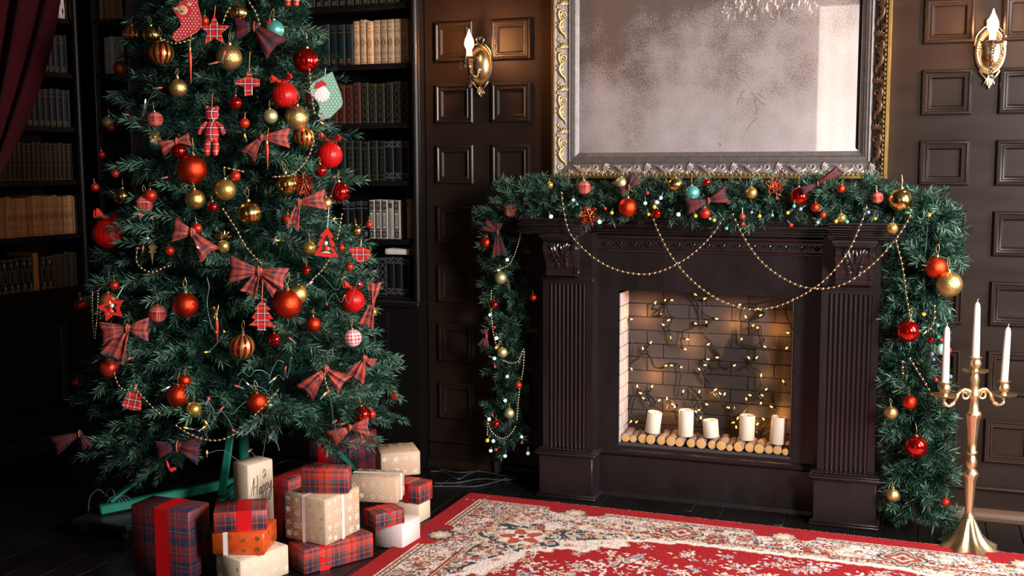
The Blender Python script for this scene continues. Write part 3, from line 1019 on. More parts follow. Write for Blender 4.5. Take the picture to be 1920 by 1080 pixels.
# dentil blocks along the outer gilt edge
den = MB().cbox((-.0035, -.006, -.0048), (.0035, .004, .0048), .001).mesh('dentil', ['gold'])
for k in range(74):
    z = -MH / 2 + .02 + k * .0168
    if z < MH / 2 - .02:
        link('dentil', den, mir, (MW / 2 - .0165, -.0475, z))
for k in range(74):
    x_ = -MW / 2 + .02 + k * .0168
    if x_ < MW / 2 - .02:
        link('dentil', den, mir, (x_, -.0475, -MH / 2 + .0165), (0, PI / 2, 0))
# one repeat of the carved scroll: S stem, two volutes, a palmette and side leaves
sc_ = MB()


def spiral(c, r, a0, a1, shrink, th):
    out = []
    for i in range(22):
        t = i / 21
        a = a0 + (a1 - a0) * t
        q = r * (1 - shrink * t)
        out.append((c[0] + q * math.cos(a), -.0012, c[1] + q * math.sin(a)))
    return out, [th * (1 - .55 * i / 21) for i in range(22)]


for c, r, a0, a1 in (((-.005, .034), .0140, -1.4, 6.2), ((.005, -.004), .0125, 2.0, -5.0), ((.011, -.052), .0080, -2.2, 3.6), ((.014, .062), .0072, 2.6, -3.0)):
    p, rr = spiral(c, r, a0, a1, .72, .0052)
    sc_.tube(p, rr, 6)
st = spline([(-.010, -.001, .018), (.006, -.002, .012), (.012, -.002, -.006), (.004, -.002, -.024), (-.008, -.002, -.036), (-.010, -.001, -.050)], 6)
sc_.tube(st, [.0032 + .0042 * math.sin(PI * i / (len(st) - 1)) for i in range(len(st))], 6)
st = spline([(.002, -.001, .046), (.012, -.002, .050), (.014, -.002, .030), (.006, -.002, .016)], 6)
sc_.tube(st, [.0028 + .0034 * math.sin(PI * i / (len(st) - 1)) for i in range(len(st))], 6)
for a in (-60, -30, 0, 30, 60):
    q = math.radians(a + 90)
    T = Matrix.Translation((-.004, -.002, .066)) @ Matrix.Rotation(-math.radians(a), 4, 'Y')
    sc_.ball((0, 0, .011), .0125, 7, 6, 0, T, (.36, .42, 1.0))
for t, sg in ((4, 1), (8, 1), (12, 1), (16, 1), (20, 1), (6, -1), (11, -1), (17, -1)):
    base = [(-.010, -.001, .018), (.006, -.002, .012), (.012, -.002, -.006), (.004, -.002, -.024), (-.008, -.002, -.036), (-.010, -.001, -.050)]
    pp = spline(base, 5)[t]
    T = Matrix.Translation(pp) @ Matrix.Rotation(sg * 1.1, 4, 'Y')
    sc_.ball((0, 0, .006), .0085, 6, 5, 0, T, (.42, .5, 1.0))
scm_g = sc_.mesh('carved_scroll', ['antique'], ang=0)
scm_b = scm_g.copy(); scm_b.name = 'carved_scroll_shaded'
scm_b.materials[0] = M['gilt_shade']  # right-hand copy of the scroll, its shaded side painted darker
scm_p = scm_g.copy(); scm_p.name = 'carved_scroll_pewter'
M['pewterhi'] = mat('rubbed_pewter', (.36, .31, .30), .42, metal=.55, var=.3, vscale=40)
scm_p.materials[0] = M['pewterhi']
U = .1655
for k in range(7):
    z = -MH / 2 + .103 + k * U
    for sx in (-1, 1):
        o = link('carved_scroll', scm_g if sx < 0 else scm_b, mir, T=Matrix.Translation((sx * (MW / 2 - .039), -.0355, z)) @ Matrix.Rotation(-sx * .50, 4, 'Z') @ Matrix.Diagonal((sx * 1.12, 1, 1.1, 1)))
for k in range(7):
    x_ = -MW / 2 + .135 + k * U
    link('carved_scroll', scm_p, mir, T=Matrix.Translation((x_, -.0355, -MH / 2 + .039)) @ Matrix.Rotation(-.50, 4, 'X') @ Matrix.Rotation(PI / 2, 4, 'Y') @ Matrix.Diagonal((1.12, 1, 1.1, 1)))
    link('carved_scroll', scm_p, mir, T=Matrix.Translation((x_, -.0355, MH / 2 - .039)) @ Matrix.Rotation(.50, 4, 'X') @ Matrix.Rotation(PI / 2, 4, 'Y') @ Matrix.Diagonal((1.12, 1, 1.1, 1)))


# ================================================================== WALL SCONCES
def sconce(loc, label):
    t = thing('wall_sconce', label, 'lamp', loc, 0, 'candle sconces on the panelled wall')
    T = Matrix.Rotation(PI / 2, 4, 'X')          # lathe axis towards the room (-y)
    pl = MB()
    # oval plate: lathe stretched in z
    S = Matrix.Diagonal((.052, 1, .083, 1))
    pl.lathe([(1.0, 0), (1.0, .006), (.96, .011), (.88, .012), (.82, .008), (.74, .007), (.70, .012), (.60, .018), (.40, .024), (.2, .027), (1e-6, .028)], 40, 0,
             S @ Matrix.Rotation(PI / 2, 4, 'X'))
    back = obj('back_plate', pl, 'silver', t, world=False, ang=25)
    bd = MB()
    for k in range(40):
        a = 2 * PI * k / 40
        bd.ball((.052 * .78 * math.cos(a), -.010, .083 * .78 * math.sin(a)), .0028, 7, 5)
    obj('bead_border', bd, 'silver', back, world=False)
    cr = MB()
    for q in (-1, 1):
        cr.tube(spline([(0, -.006, .080), (q * .012, -.010, .090), (q * .016, -.010, .104), (q * .006, -.008, .112), (q * .001, -.010, .106), (q * .006, -.011, .100)], 6), .0035, 7)
        cr.tube(spline([(q * .050, -.006, .02), (q * .046, -.010, .052), (q * .026, -.010, .078), (q * .010, -.008, .086)], 6), .0034, 7)
        cr.cbox((q * .006 - .006, -.012, .106), (q * .006 + .006, -.003, .114), .001)
    obj('crest_ornament', cr, 'silver', back, world=False)
    cr = MB()
    for q in (-1, 1):
        cr.tube(spline([(q * .034, -.006, -.066), (q * .022, -.010, -.084), (q * .010, -.010, -.098), (q * .004, -.008, -.118)], 6), .0040, 7)
    for a in (-.5, -.25, 0, .25, .5):
        cr.ball((0, 0, -.020), .020, 8, 6, 0, Matrix.Translation((0, -.009, -.082)) @ Matrix.Rotation(a, 4, 'Y'), (.22, .25, 1))
    cr.ball((0, -.008, -.122), .006, 8, 6, sc=(.8, .8, 1.6))
    obj('drop_ornament', cr, 'silver', back, world=False)
    arm = MB()
    ap = spline([(0, -.026, -.020), (0, -.045, -.046), (0, -.080, -.052), (0, -.112, -.036), (0, -.125, -.006), (0, -.125, .008)], 8)
    arm.tube(ap, [.0055 + .0015 * math.sin(i * .9) for i in range(len(ap))], 9)
    arm.lathe([(.004, -.012), (.011, -.008), (.007, -.002), (.013, .006), (.015, .012), (.011, .016), (.012, .02)], 14, 0, Matrix.Translation((0, -.125, 0)))
    arm.lathe([(.012, 0), (.010, .006), (.004, .010), (1e-6, .011)], 14, 0, Matrix.Translation((0, -.026, -.02)) @ T)
    a_ = obj('arm', arm, 'silver', t, world=False)
    bob = MB().lathe([(.010, .012), (.026, .014), (.034, .020), (.036, .024), (.033, .023), (.024, .018), (.010, .016)], 32, 0, Matrix.Translation((0, -.125, 0)), lambda i, q: 1 + (.10 if i in (2, 3, 4) else .03) * math.cos(8 * q))
    obj('drip_pan', bob, 'silver', t, world=False)
    obj('candle_sleeve', MB().lathe([(.0115, .014), (.0115, .052), (.009, .054), (1e-6, .054)], 16, 0, Matrix.Translation((0, -.125, 0))), 'ivory', t, world=False)
    fl_ = MB().lathe([(.009, .050), (.0135, .056), (.0178, .066), (.0192, .077), (.0165, .090), (.0105, .104), (.0055, .115), (.0028, .124), (.0014, .130), (1e-6, .132)], 18, 0, Matrix.Translation((0, -.125, 0)))
    obj('flame_bulb', fl_, 'flame', t, world=False)
    for k, (dx, dy, dz) in enumerate(((-.034, -.125, .016), (.034, -.125, .016), (0, -.161, .016), (0, -.112, -.040))):
        c = MB()
        c.tube([(dx, dy, dz + .004), (dx, dy, dz - .012)], .0008, 5, 1)
        c.ball((dx, dy, dz - .015), .004, 6, 4)
        c.lathe([(1e-6, -.046), (.004, -.042), (.0068, -.034), (.0045, -.024), (.001, -.018)], 6, 0, Matrix.Translation((dx, dy, dz)))
        if k == 3:
            c.ball((dx, dy, dz - .052), .009, 8, 5)
        obj('crystal_drop', c, ['crystal', 'silver'], t, world=False, smooth=False)
    ld = bpy.data.lights.new('bulb_glow', 'POINT')
    ld.energy, ld.color, ld.shadow_soft_size = 11.0, (1.0, .42, .13), .016
    lo = bpy.data.objects.new('bulb_glow', ld)
    COL.objects.link(lo)
    lo.parent = t
    lo.location = (0, -.16, .085)
    return t


sconce((-1.096, 0, 1.690), 'lit brass candle sconce with crystal drops on the dark wall left of the mirror')
sconce((.816, 0, 1.676), 'lit brass candle sconce with crystal drops on the brown wall right of the mirror')

# chandelier behind the camera, only seen as a reflection in the mirror
ch = thing('chandelier', 'crystal chandelier hanging in the room, reflected at the top of the mirror', 'chandelier', (-.26, -2.5, 2.15))
obj('chain', MB().tube([(0, 0, .30), (0, 0, .80)], .008, 8), 'silver', ch, world=False)
rg = MB()
for R, z in ((.26, .10), (.16, .24)):
    rg.tube([(R * math.cos(a), R * math.sin(a), z) for a in np.linspace(0, 2 * PI, 33)], .008, 6)
for k in range(6):
    a = k * PI / 3
    rg.tube(spline([(0, 0, .30), (.08 * math.cos(a), .08 * math.sin(a), .30), (.16 * math.cos(a), .16 * math.sin(a), .24), (.26 * math.cos(a), .26 * math.sin(a), .10)], 5), .006, 6)
obj('metal_frame', rg, 'silver', ch, world=False)
cd = MB().lathe([(1e-6, -.10), (.008, -.085), (.012, -.06), (.007, -.03), (.003, -.01), (1e-6, 0)], 7).mesh('crystal_drop', ['crystal'], smooth=False)
for k in range(34):
    a = k * 2 * PI / 34
    link('crystal_drop', cd, ch, (.26 * math.cos(a), .26 * math.sin(a), .095 - .02 * (k % 3)))
for k in range(18):
    a = k * 2 * PI / 18
    link('crystal_drop', cd, ch, (.16 * math.cos(a), .16 * math.sin(a), .13 - .03 * (k % 2)))
for k in range(6):
    a = k * PI / 3
    obj('candle_bulb', MB().lathe([(.008, 0), (.012, .02), (.006, .05), (1e-6, .06)], 10, 0, Matrix.Translation((.22 * math.cos(a), .22 * math.sin(a), .12))), 'flame', ch, world=False)


# ================================================================== BOOKCASES
SHELF_Z = [.73, .975, 1.222, 1.463, 1.708, 1.952, 2.20]


def bookcase(loc, rotz, w, label, dividers, posts, door_x):
    t = thing('bookcase', label, 'bookcase', loc, rotz)
    D = .235
    obj('back_panel', MB().box((0, D, 0), (w, D + .015, 2.5)), 'case', t, world=False)
    for x in [0] + dividers + [w]:
        obj('upright', MB().cbox((max(x - .011, 0), .0, .70), (min(x + .011, w), D, 2.48), .002), 'case', t, world=False)
    for z in SHELF_Z:
        obj('shelf', MB().cbox((.004, .004, z - .022), (w - .004, D, z), .002), 'case', t, world=False)
    obj('cornice', MB().cbox((-.01, -.03, 2.42), (w + .01, D + .015, 2.50), .01), 'case', t, world=False)
    for x in posts:
        p = MB()
        p.tube([(x, -.006, .70), (x, -.006, 2.44)], .017, 12)
        obj('turned_post', p, 'case', t, world=False)
    obj('base_cabinet', MB().box((0, -.035, .05), (w, D + .015, .70)).box((0, -.02, 0), (w, D, .05)).cbox((-.006, -.052, .695), (w + .006, D, .72), .004), 'case', t, world=False)
    obj('base_plinth', MB().extx([(-.035, .012), (-.056, .012), (-.056, .06), (-.048, .07), (-.046, .085), (-.035, .09)], 0, w), 'case', t, world=False)
    for a, b in door_x:
        d = obj('cabinet_door', MB().box((a, -.048, .13), (b, -.034, .67)), 'case', t, world=False)
        obj('door_panel', MB().rectframe([(0, 0), (0, .010), (.008, .016), (.014, .010), (.022, .012), (.032, .0)], b - a - .10, .40, 0, Matrix.Translation(((a + b) / 2, -.048, .40))), 'case', d, world=False)
    return t


BCR = bookcase((-3.0, -.05, 0), 0, 1.65, 'black built-in bookcase behind the tree, right of the corner', [.19, .93], [1.633], [(.21, .90), (.95, 1.51)])
TH = math.radians(5)
BDIR = Vector((math.sin(TH), math.cos(TH), 0))
BL0 = Vector((-3.068, -.051, 0)) - BDIR * 2.1
BCL = bookcase(BL0, PI / 2 - TH, 2.085, 'black built-in bookcase on the left wall beside the wine curtain', [1.18], [2.068], [(.2, 1.14), (1.26, 1.94)])

# ------------------------------------------------------------------ books
BK = {}


def bookmat(k, col, rough=.55, var=.25, **kw):
    M[k] = mat('book_cloth_' + k, col, rough, var=var, vscale=30, bump=.08, bscale=150, objrand=.25, **kw)


bookmat('navy', (.004, .011, .019))
bookmat('blue', (.0035, .010, .015))
bookmat('cream', (.46, .27, .14), .7)
bookmat('creamr', (.55, .36, .21), .7)
bookmat('whiteb', (.70, .64, .60), .7)
bookmat('blackb', (.003, .003, .0035))
bookmat('greenb', (.003, .007, .0055))
bookmat('redb', (.055, .006, .005))
bookmat('olive', (.020, .022, .014))
bookmat('brownb', (.07, .028, .02))
bookmat('tanb', (.42, .25, .09))
bookmat('greyb', (.42, .38, .33))
M['pages'] = mat('book_pages', (.42, .33, .24), .9, var=.1, vscale=200)
M['gilt'] = mat('gilding', (.42, .24, .06), .35, metal=.7, var=.4, vscale=60)
M['silverink'] = mat('silver_blocking', (.45, .46, .5), .4, metal=.5)
M['browntool'] = mat('brown_tooling', (.24, .11, .035), .6, var=.3, vscale=40)
M['pale_ink'] = mat('dark_label_print', (.05, .045, .04), .6)


def gild(style, th, h):
    """printing on the spine, drawn in the local xz plane at y=-.0015 (facing out)"""
    g = MB()
    T = Matrix.Rotation(PI / 2, 4, 'X')
    T = Matrix(((1, 0, 0, 0), (0, 0, -1, -.0012), (0, 1, 0, 0), (0, 0, 0, 1)))
    a = th * .40

    def bar(z, w=.0016, k=1.0):
        g.stroke([(-a * k, z), (a * k, z)], w, 0, T)

    def rect(z0, z1, k=.9, w=.0012):
        g.stroke([(-a * k, z0), (a * k, z0), (a * k, z1), (-a * k, z1)], w, 0, T, True)
    if style == 'bands':
        for z in (.90, .955): bar(h * z)
        bar(h * .80, .002)
        for z in (.07, .11, .15): g.stroke([(-a * .6, h * z), (a * .6, h * z)], .0042, 0, T)
    elif style == 'rows':
        for q in (.97, .78, .60, .42, .03): bar(h * q, .0022)
        for q in (.90, .71, .52): g.stroke([(a * .55 * math.cos(b), h * q + a * .55 * math.sin(b)) for b in np.linspace(0, 6.3, 9)], .0016, 0, T)
        for q in (.84, .66): bar(h * q, .0012)
        rect(h * .06, h * .38, .85, .0014)
    elif style == 'cream':
        for q in (.03, .06, .22, .26, .72, .76, .93, .97): bar(h * q, .0018)
        for q in (.49,):
            g.stroke([(-a * .8, h * q), (0, h * (q + .12)), (a * .8, h * q), (0, h * (q - .12))], .0018, 0, T, True)
            g.stroke([(a * .4 * math.cos(b), h * q + h * .06 * math.sin(b)) for b in np.linspace(0, 6.3, 9)], .0014, 0, T)
        for q in (.84, .12): g.stroke([(-a * .5, h * q), (a * .5, h * q)], .003, 0, T)
    elif style == 'diamond':
        for q in (.02, .05, .08, .94, .97): bar(h * q, .0016)
        for q in (.82, .17):
            g.poly([(-a * .45, h * q), (0, h * (q - .085)), (a * .45, h * q), (0, h * (q + .085))], 0, T)
        rect(h * .30, h * .66, .8, .0018)
        g.stroke([(a * .3, h * .60), (a * .3, h * .72)], .0018, 0, T)
    elif style == 'lattice':
        for k in range(4):
            z0, z1 = h * (.1 + .2 * k), h * (.3 + .2 * k)
            g.stroke([(-a, z0), (0, (z0 + z1) / 2), (a, z0)], .0012, 0, T)
            g.stroke([(-a, z1), (0, (z0 + z1) / 2), (a, z1)], .0012, 0, T)
            g.stroke([(-a, z0), (-a * .2, (z0 * .5 + z1 * .5)), (-a, z1)], .001, 0, T)
        for q in (.04, .93, .97): bar(h * q, .0016)
    elif style == 'xbox':
        for q in (.86, .08):
            z0, z1 = h * (q - .02), h * (q + .10)
            g.stroke([(-a, z0), (a, z0)], .0014, 0, T); g.stroke([(-a, z1), (a, z1)], .0014, 0, T)
            g.stroke([(-a, z0), (a, z1)], .0014, 0, T); g.stroke([(a, z0), (-a, z1)], .0014, 0, T)
    elif style == 'leafy':
        for q in (.03, .12, .80, .84, .97): bar(h * q, .0014)
        for q in (.25, .4, .55, .68):
            g.stroke([(-a * .2, h * q), (a * .3, h * q + .006), (-a * .1, h * q + .012)], .0018, 0, T)
    elif style == 'panel':
        for z0, z1 in ((.74, .97), (.22, .72), (.03, .20)):
            g.poly([(-a * .85, h * z0), (a * .85, h * z0), (a * .85, h * z1), (-a * .85, h * z1)], 0, T)
        T2 = Matrix.Translation((0, -.0006, 0)) @ T
        for z0, z1 in ((.26, .68),):
            g.poly([(-a * .6, h * z0), (a * .6, h * z0), (a * .6, h * z1), (-a * .6, h * z1)], 1, T2)
            g.stroke([(a * .35 * math.cos(b), h * .47 + h * .15 * math.sin(b)) for b in np.linspace(0, 6.3, 11)], .002, 0, Matrix.Translation((0, -.0006, 0)) @ T2)
        for q in (.86, .11):
            g.stroke([(-a * .4, h * q), (0, h * q + a * .5), (a * .4, h * q), (0, h * q - a * .5)], .0016, 1, T2, True)
    elif style == 'title':
        g.poly([(-a * .7, h * .80), (a * .7, h * .80), (a * .7, h * .93), (-a * .7, h * .93)], 0, T)
        r2 = random.Random(3)
        for z in np.arange(.12, .74, .045):
            g.stroke([(-a * .3, h * z), (a * .3 * r2.uniform(.4, 1), h * z)], .0022, 0, T)
    else:
        for q in (.06, .94): bar(h * q)
    return g


def book_mesh(th, h, d, m, style, ink):
    k = (round(th, 4), round(h, 3), round(d, 3), m, style, ink)
    if k not in BK:
        c = MB()
        n = 6
        pr = []
        for i in range(n + 1):                  # rounded spine cross-section in xy
            q = PI * i / n
            pr.append((-th / 2 * math.cos(q), .004 - .004 * math.sin(q)))
        pr += [(th / 2, d), (th / 2 - .002, d), (th / 2 - .002, .006), (-th / 2 + .002, .006), (-th / 2 + .002, d), (-th / 2, d)]
        nn = len(pr)
        vs = [(x, y, 0) for x, y in pr] + [(x, y, h) for x, y in pr]
        fs = [(i, (i + 1) % nn, nn + (i + 1) % nn, nn + i) for i in range(nn)]
        fs += [tuple(range(n + 1))[::-1], tuple(nn + i for i in range(n + 1))]
        fs += [(0, n, n + 1, n + 2, n + 3, n + 4)[::-1]][:0]
        for o in (0, nn):                        # top and bottom edges of the boards
            fs += [(o + 0, o + n, o + n + 3, o + n + 4), (o + n, o + n + 1, o + n + 2, o + n + 3), (o + 0, o + n + 4, o + n + 5, o + n + 6)]
        c.add(vs, fs)
        me = c.mesh('book', [m], ang=40, fix=True)
        pg = MB().box((-th / 2 + .0022, .005, .003), (th / 2 - .0022, d - .003, h - .004)).mesh('pages', ['pages'], smooth=False)
        gm = gild(style, th, h).mesh('spine_print', [ink, 'greyb' if style == 'panel' else ink], smooth=False)
        BK[k] = (me, pg, gm)
    return BK[k]


bkr = random.Random(21)


def book(parent_T, x, y, z, th, h, d, m, style, ink, label, group, tilt=0.0, roll=None):
    me, pg, gm = book_mesh(th, h, d, m, style, ink)
    T = parent_T @ Matrix.Translation((x, y, z)) @ (roll if roll else Matrix.Rotation(tilt, 4, 'Y'))
    o = link('book', me, None, T=T)
    tag(o, label, 'book', group)
    link('pages', pg, o)
    link('spine_print', gm, o)
    return o


TRi = Matrix.Translation((-3.0, -.05, 0))
TLe = Matrix.Translation(BL0) @ Matrix.Rotation(PI / 2 - TH, 4, 'Z')


def xr(u, k):           # local x on the right bookcase of a photo column at shelf k
    return AY(u, {0: 520, 1: 410, 2: 300, 3: 200, 4: 85, 5: 5}[k], -.01).x + 3.0


def xl(u, w=300):       # local x on the left bookcase
    d = ray(u, w)
    nrm = np.array([math.cos(TH), -math.sin(TH), 0])
    t = ((np.array(BL0) - .03 * nrm - CAM) @ nrm) / (d @ nrm)
    p = Vector(CAM + d * t)
    return (p - BL0).dot(BDIR)


ORD = ['first', 'second', 'third', 'fourth', 'fifth', 'sixth', 'seventh', 'eighth', 'ninth', 'tenth', 'eleventh', 'twelfth', 'thirteenth', 'fourteenth', 'fifteenth', 'sixteenth', 'seventeenth', 'eighteenth', 'nineteenth']


def row(T, x0, x1, z, n, h, m, style, ink, label, group, hv=.004, y=.040):
    th = (x1 - x0) / n
    if T is TLe:
        y = .03
    for i in range(n):
        hh = h + bkr.choice((0, 0, hv, -hv))
        k = n - 1 - i
        lb = label if n == 1 else ('rightmost of the ' if k == 0 else ORD[k] + ' book from the right among the ') + label
        book(T, x0 + th * (i + .5), y + bkr.choice((0, .002, .004)), z + .0006, th - .0012, hh, .165, m, style, ink, lb, group)


Z = SHELF_Z
# right bookcase, right of the tree
row(TRi, xr(575, 5), xr(768, 5), Z[5], 13, .150, 'blue', 'bands', 'gilt', 'dark blue books, topmost row, right bookcase', 'dark blue books on the top shelf')
row(TRi, xr(560, 4), xr(661, 4), Z[4], 7, .172, 'blue', 'bands', 'gilt', 'dark blue books left of the cream row', 'dark blue books beside the cream ones')
row(TRi, xr(661, 4), xr(765, 4), Z[4], 8, .182, 'creamr', 'cream', 'browntool', 'cream books with tooled diamond spines, right bookcase', 'cream books on the right bookcase')
row(TRi, xr(560, 3), xr(676, 3), Z[3], 8, .168, 'redb', 'lattice', 'gilt', 'dark red gilt-zigzag books behind the mint stocking', 'dark red zigzag books')
row(TRi, xr(676, 3), xr(766, 3), Z[3], 6, .170, 'greenb', 'lattice', 'gilt', 'black-green zigzag books beside the dark red ones', 'dark green zigzag books')
row(TRi, xr(590, 2), xr(722, 2), Z[2], 9, .168, 'greenb', 'leafy', 'gilt', 'green leaf-tooled books, third shelf, right bookcase', 'dark green leaf-tooled books')
row(TRi, xr(722, 2), xr(768, 2), Z[2], 3, .168, 'blackb', 'xbox', 'silverink', 'black cross-boxed books beside the leaf-tooled green ones', 'black books with crossed boxes, third shelf')
row(TRi, xr(640, 1), xr(692, 1), Z[1], 4, .160, 'blackb', 'bands', 'silverink', 'black pale-banded books left of the white ones', 'black books beside the white ones')
for i, (u0, u1, st, ink, lab) in enumerate(((692, 704, 'panel', 'pale_ink', 'white book with black panelled spine, leftmost of the white ones'), (704, 716, 'panel', 'pale_ink', 'white book with black panelled spine, second from the left of the white ones'),
                                       (716, 728, 'panel', 'pale_ink', 'white book with black panelled spine, third from the left of the white ones'), (728, 739, 'title', 'pale_ink', 'plain white book with small printed title among the panelled white ones'),
                                       (739, 751, 'panel', 'pale_ink', 'white book with black panelled spine, rightmost of the white ones'))):
    a, b = xr(u0, 1), xr(u1, 1)
    book(TRi, (a + b) / 2, .035, Z[1] + .0006, (b - a) - .001, .163, .165, 'greyb', st, ink, lab, 'white books on the right bookcase')
row(TRi, xr(751, 1), xr(761, 1), Z[1], 1, .158, 'blackb', 'plain', 'gilt', 'dark book between the white row and the narrow tan book', None)
row(TRi, xr(761, 1), xr(768, 1), Z[1], 1, .172, 'tanb', 'title', 'browntool', 'narrow tan book standing alone beside the bookcase post', None)
row(TRi, xr(640, 0), xr(725, 0), Z[0], 6, .165, 'blackb', 'lattice', 'silverink', 'black silver-lattice books, lowest right shelf', 'black lattice books, lowest shelf')
row(TRi, xr(725, 0), xr(769, 0), Z[0], 3, .168, 'blackb', 'xbox', 'silverink', 'black cross-boxed books, lowest right shelf', 'black books with crossed boxes, lowest shelf')
a = xr(735, 0)
book(TRi, a - .02, .02, Z[0] + .191, .024, .11, .15, 'whiteb', 'plain', 'browntool', 'pale book lying flat on top of the black books on the lowest right shelf', None,
     roll=Matrix.Rotation(PI / 2, 4, 'Y'))
# corner section of the right bookcase, left of the tree
row(TRi, .013, .178, Z[5], 6, .20, 'cream', 'cream', 'browntool', 'faded cream books in the shadowed corner', 'cream books in the top corner')
row(TRi, .030, .150, Z[4], 4, .168, 'whiteb', 'plain', 'whiteb', 'blank white books in the shadowed corner', 'blank white books in the corner')
row(TRi, .02, .165, Z[3], 6, .165, 'blackb', 'plain', 'gilt', 'black corner books below the blank white ones', 'black books in the corner')
row(TRi, .015, .165, Z[2], 6, .165, 'blackb', 'plain', 'gilt', 'black corner books on the third shelf', 'black books in the corner, third shelf')
# left bookcase
row(TLe, xl(90, 10), xl(122, 10), Z[5], 3, .215, 'whiteb', 'diamond', 'pale_ink', 'white black-marked books beside the curtain', 'white books by the curtain')
row(TLe, xl(124, 10), xl(147, 10), Z[5], 3, .215, 'tanb', 'cream', 'browntool', 'golden tan books on the top left shelf', 'tan books on the top left shelf')
row(TLe, xl(60, 100), xl(145, 100), Z[4], 8, .172, 'navy', 'bands', 'gilt', 'navy books, upper navy row, left bookcase', 'upper row of navy books')
row(TLe, xl(28, 200), xl(139, 200), Z[3], 10, .170, 'navy', 'bands', 'gilt', 'navy books, lower navy row, left bookcase', 'lower row of navy books')
row(TLe, xl(-20, 300), xl(143, 300), Z[2], 19, .172, 'blackb', 'rows', 'gilt', 'gilt-tooled black books above the cream row', 'gilt-tooled black books')
row(TLe, xl(-20, 400), xl(147, 400), Z[1], 17, .176, 'cream', 'cream', 'browntool', 'worn cream books, left bookcase', 'worn cream books on the left bookcase')
row(TLe, xl(-10, 500), xl(63, 500), Z[0], 6, .152, 'navy', 'diamond', 'silverink', 'navy silver-diamond books left of the tan one', 'navy diamond books left of the tan one')
row(TLe, xl(64, 500), xl(75, 500), Z[0], 1, .165, 'tanb', 'plain', 'browntool', 'tan book between navy diamond books on the lowest left shelf', None)
row(TLe, xl(75.5, 500), xl(100, 500), Z[0], 2, .155, 'navy', 'diamond', 'silverink', 'navy silver-diamond books right of the tan one', 'navy diamond books right of the tan one')
row(TLe, xl(100, 500), xl(154, 500), Z[0], 5, .158, 'olive', 'lattice', 'gilt', 'olive gilt-lattice books, lowest left shelf', 'olive lattice books')
row(TLe, xl(155, 500), xl(165, 500), Z[0], 1, .16, 'brownb', 'plain', 'gilt', 'brown book at the right end of the lowest left shelf', None)

# wine velvet curtain gathered towards the lower left, in front of the left bookcase
cv = MB()
nu, nv = 70, 34
edge = [(-30, 118), (0, 112), (60, 100), (120, 84), (180, 64), (240, 40), (300, 12), (360, -24), (420, -55)]
C0 = AD(60, 100, 4.35)
for j in range(nv + 1):
    w = -130 + 550 * j / nv
    ue = np.interp(w, [e[0] for e in edge], [e[1] for e in edge])
    if w < -30:
        ue = 118 + (-30 - w) * .15
    ul = -75
    for i in range(nu + 1):
        s_ = i / nu
        u = ul + (ue - ul) * s_
        fold = math.sin(s_ * 22 + .9 * math.sin(w * .008)) * .030 + math.sin(s_ * 9 + 1) * .016
        p = AD(u, w, 4.35)
        p = p + VN * (fold * (1.0 - .3 * j / nv))
        cv.v.append(p)
cv.add([], [])
for j in range(nv):
    for i in range(nu):
        a = j * (nu + 1) + i
        cv.f.append([a, a + nu + 1, a + nu + 2, a + 1]); cv.m.append(0); cv.uv.append(None)
tag(origin_obj('curtain', cv, 'velvet', C0, ang=0), 'dark wine velvet curtain drawn aside at the top left corner', 'curtain')


# ================================================================== EVERGREEN FOLIAGE
def needles(mb, path, nl, per, rng, m=0, wid=.0022, spread=50, tip=True):
    """needles set spirally on a twig"""
    pts = resample(path, .0060)
    ang = rng.uniform(0, 6)
    N = len(pts)
    for i, p in enumerate(pts[:-1]):
        t = (pts[i + 1] - p).normalized()
        a = t.orthogonal().normalized()
        b = t.cross(a)
        for k in range(per):
            ang += 2.399 + rng.uniform(-.3, .3)
            sp = math.radians(spread + rng.uniform(-13, 13)) * (1 - .45 * (i / N) ** 3)
            d = t * math.cos(sp) + (a * math.cos(ang) + b * math.sin(ang)) * math.sin(sp)
            L = nl * rng.uniform(.75, 1.1)
            s_ = d.cross(Vector((rng.uniform(-1, 1), rng.uniform(-1, 1), rng.uniform(-1, 1))))
            if s_.length < 1e-4:
                continue
            s_ = s_.normalized() * wid
            q = p + d * L * .55
            e = p + d * L + Vector((0, 0, -.0015))
            mb.add([p, q + s_, e, q - s_], [(0, 1, 2, 3)], m)


def branch_mesh(L, seed, name='branch', inner=.22):
    rng = random.Random(seed)
    mb = MB()
    main = [Vector((L * t, .012 * math.sin(t * 4 + seed), .05 * L * t - .22 * L * t * t + .06 * L * max(0, t - .8) * 5 * .2)) for t in np.linspace(0, 1, 12)]
    mb.tube(main, [.0048 - .003 * i / 11 for i in range(12)], 5, 2)
    needles(mb, spline(main[int(11 * inner):], 3), .036, 3, rng, 0)
    nt = max(7, int(L / .036))
    for i in range(nt):
        t = inner + .03 + (.92 - inner) * i / nt
        k = t * 11
        p = main[int(k)].lerp(main[min(11, int(k) + 1)], k % 1)
        sg = 1 if i % 2 else -1
        ln = rng.uniform(.105, .165) * (1.0 - .30 * t) * min(1.2, .65 + L)
        a = math.radians(rng.uniform(38, 62)) * sg
        el = rng.uniform(-.25, .42)
        d = Vector((math.cos(a), math.sin(a), el)).normalized()
        tw = [p + d * ln * s_ + Vector((.22 * ln * s_ * s_, 0, -.10 * ln * s_ * s_)) for s_ in np.linspace(0, 1, 5)]
        mb.tube(tw, [.0022, .002, .0018, .0015, .001], 4, 2)
        needles(mb, spline(tw, 3), .036, 3, rng, 1 if rng.random() < .34 else 0)
    return mb.mesh(name, ['needle', 'needle_glint', 'twig'], smooth=False)


TX, TY = -1.78, -.75


def tree_r(z):
    if z > 1.9:
        return max(.03, .36 - (z - 1.9) * .37)
    if z < .34:
        return .60
    return .36 + (1.9 - z) * .165


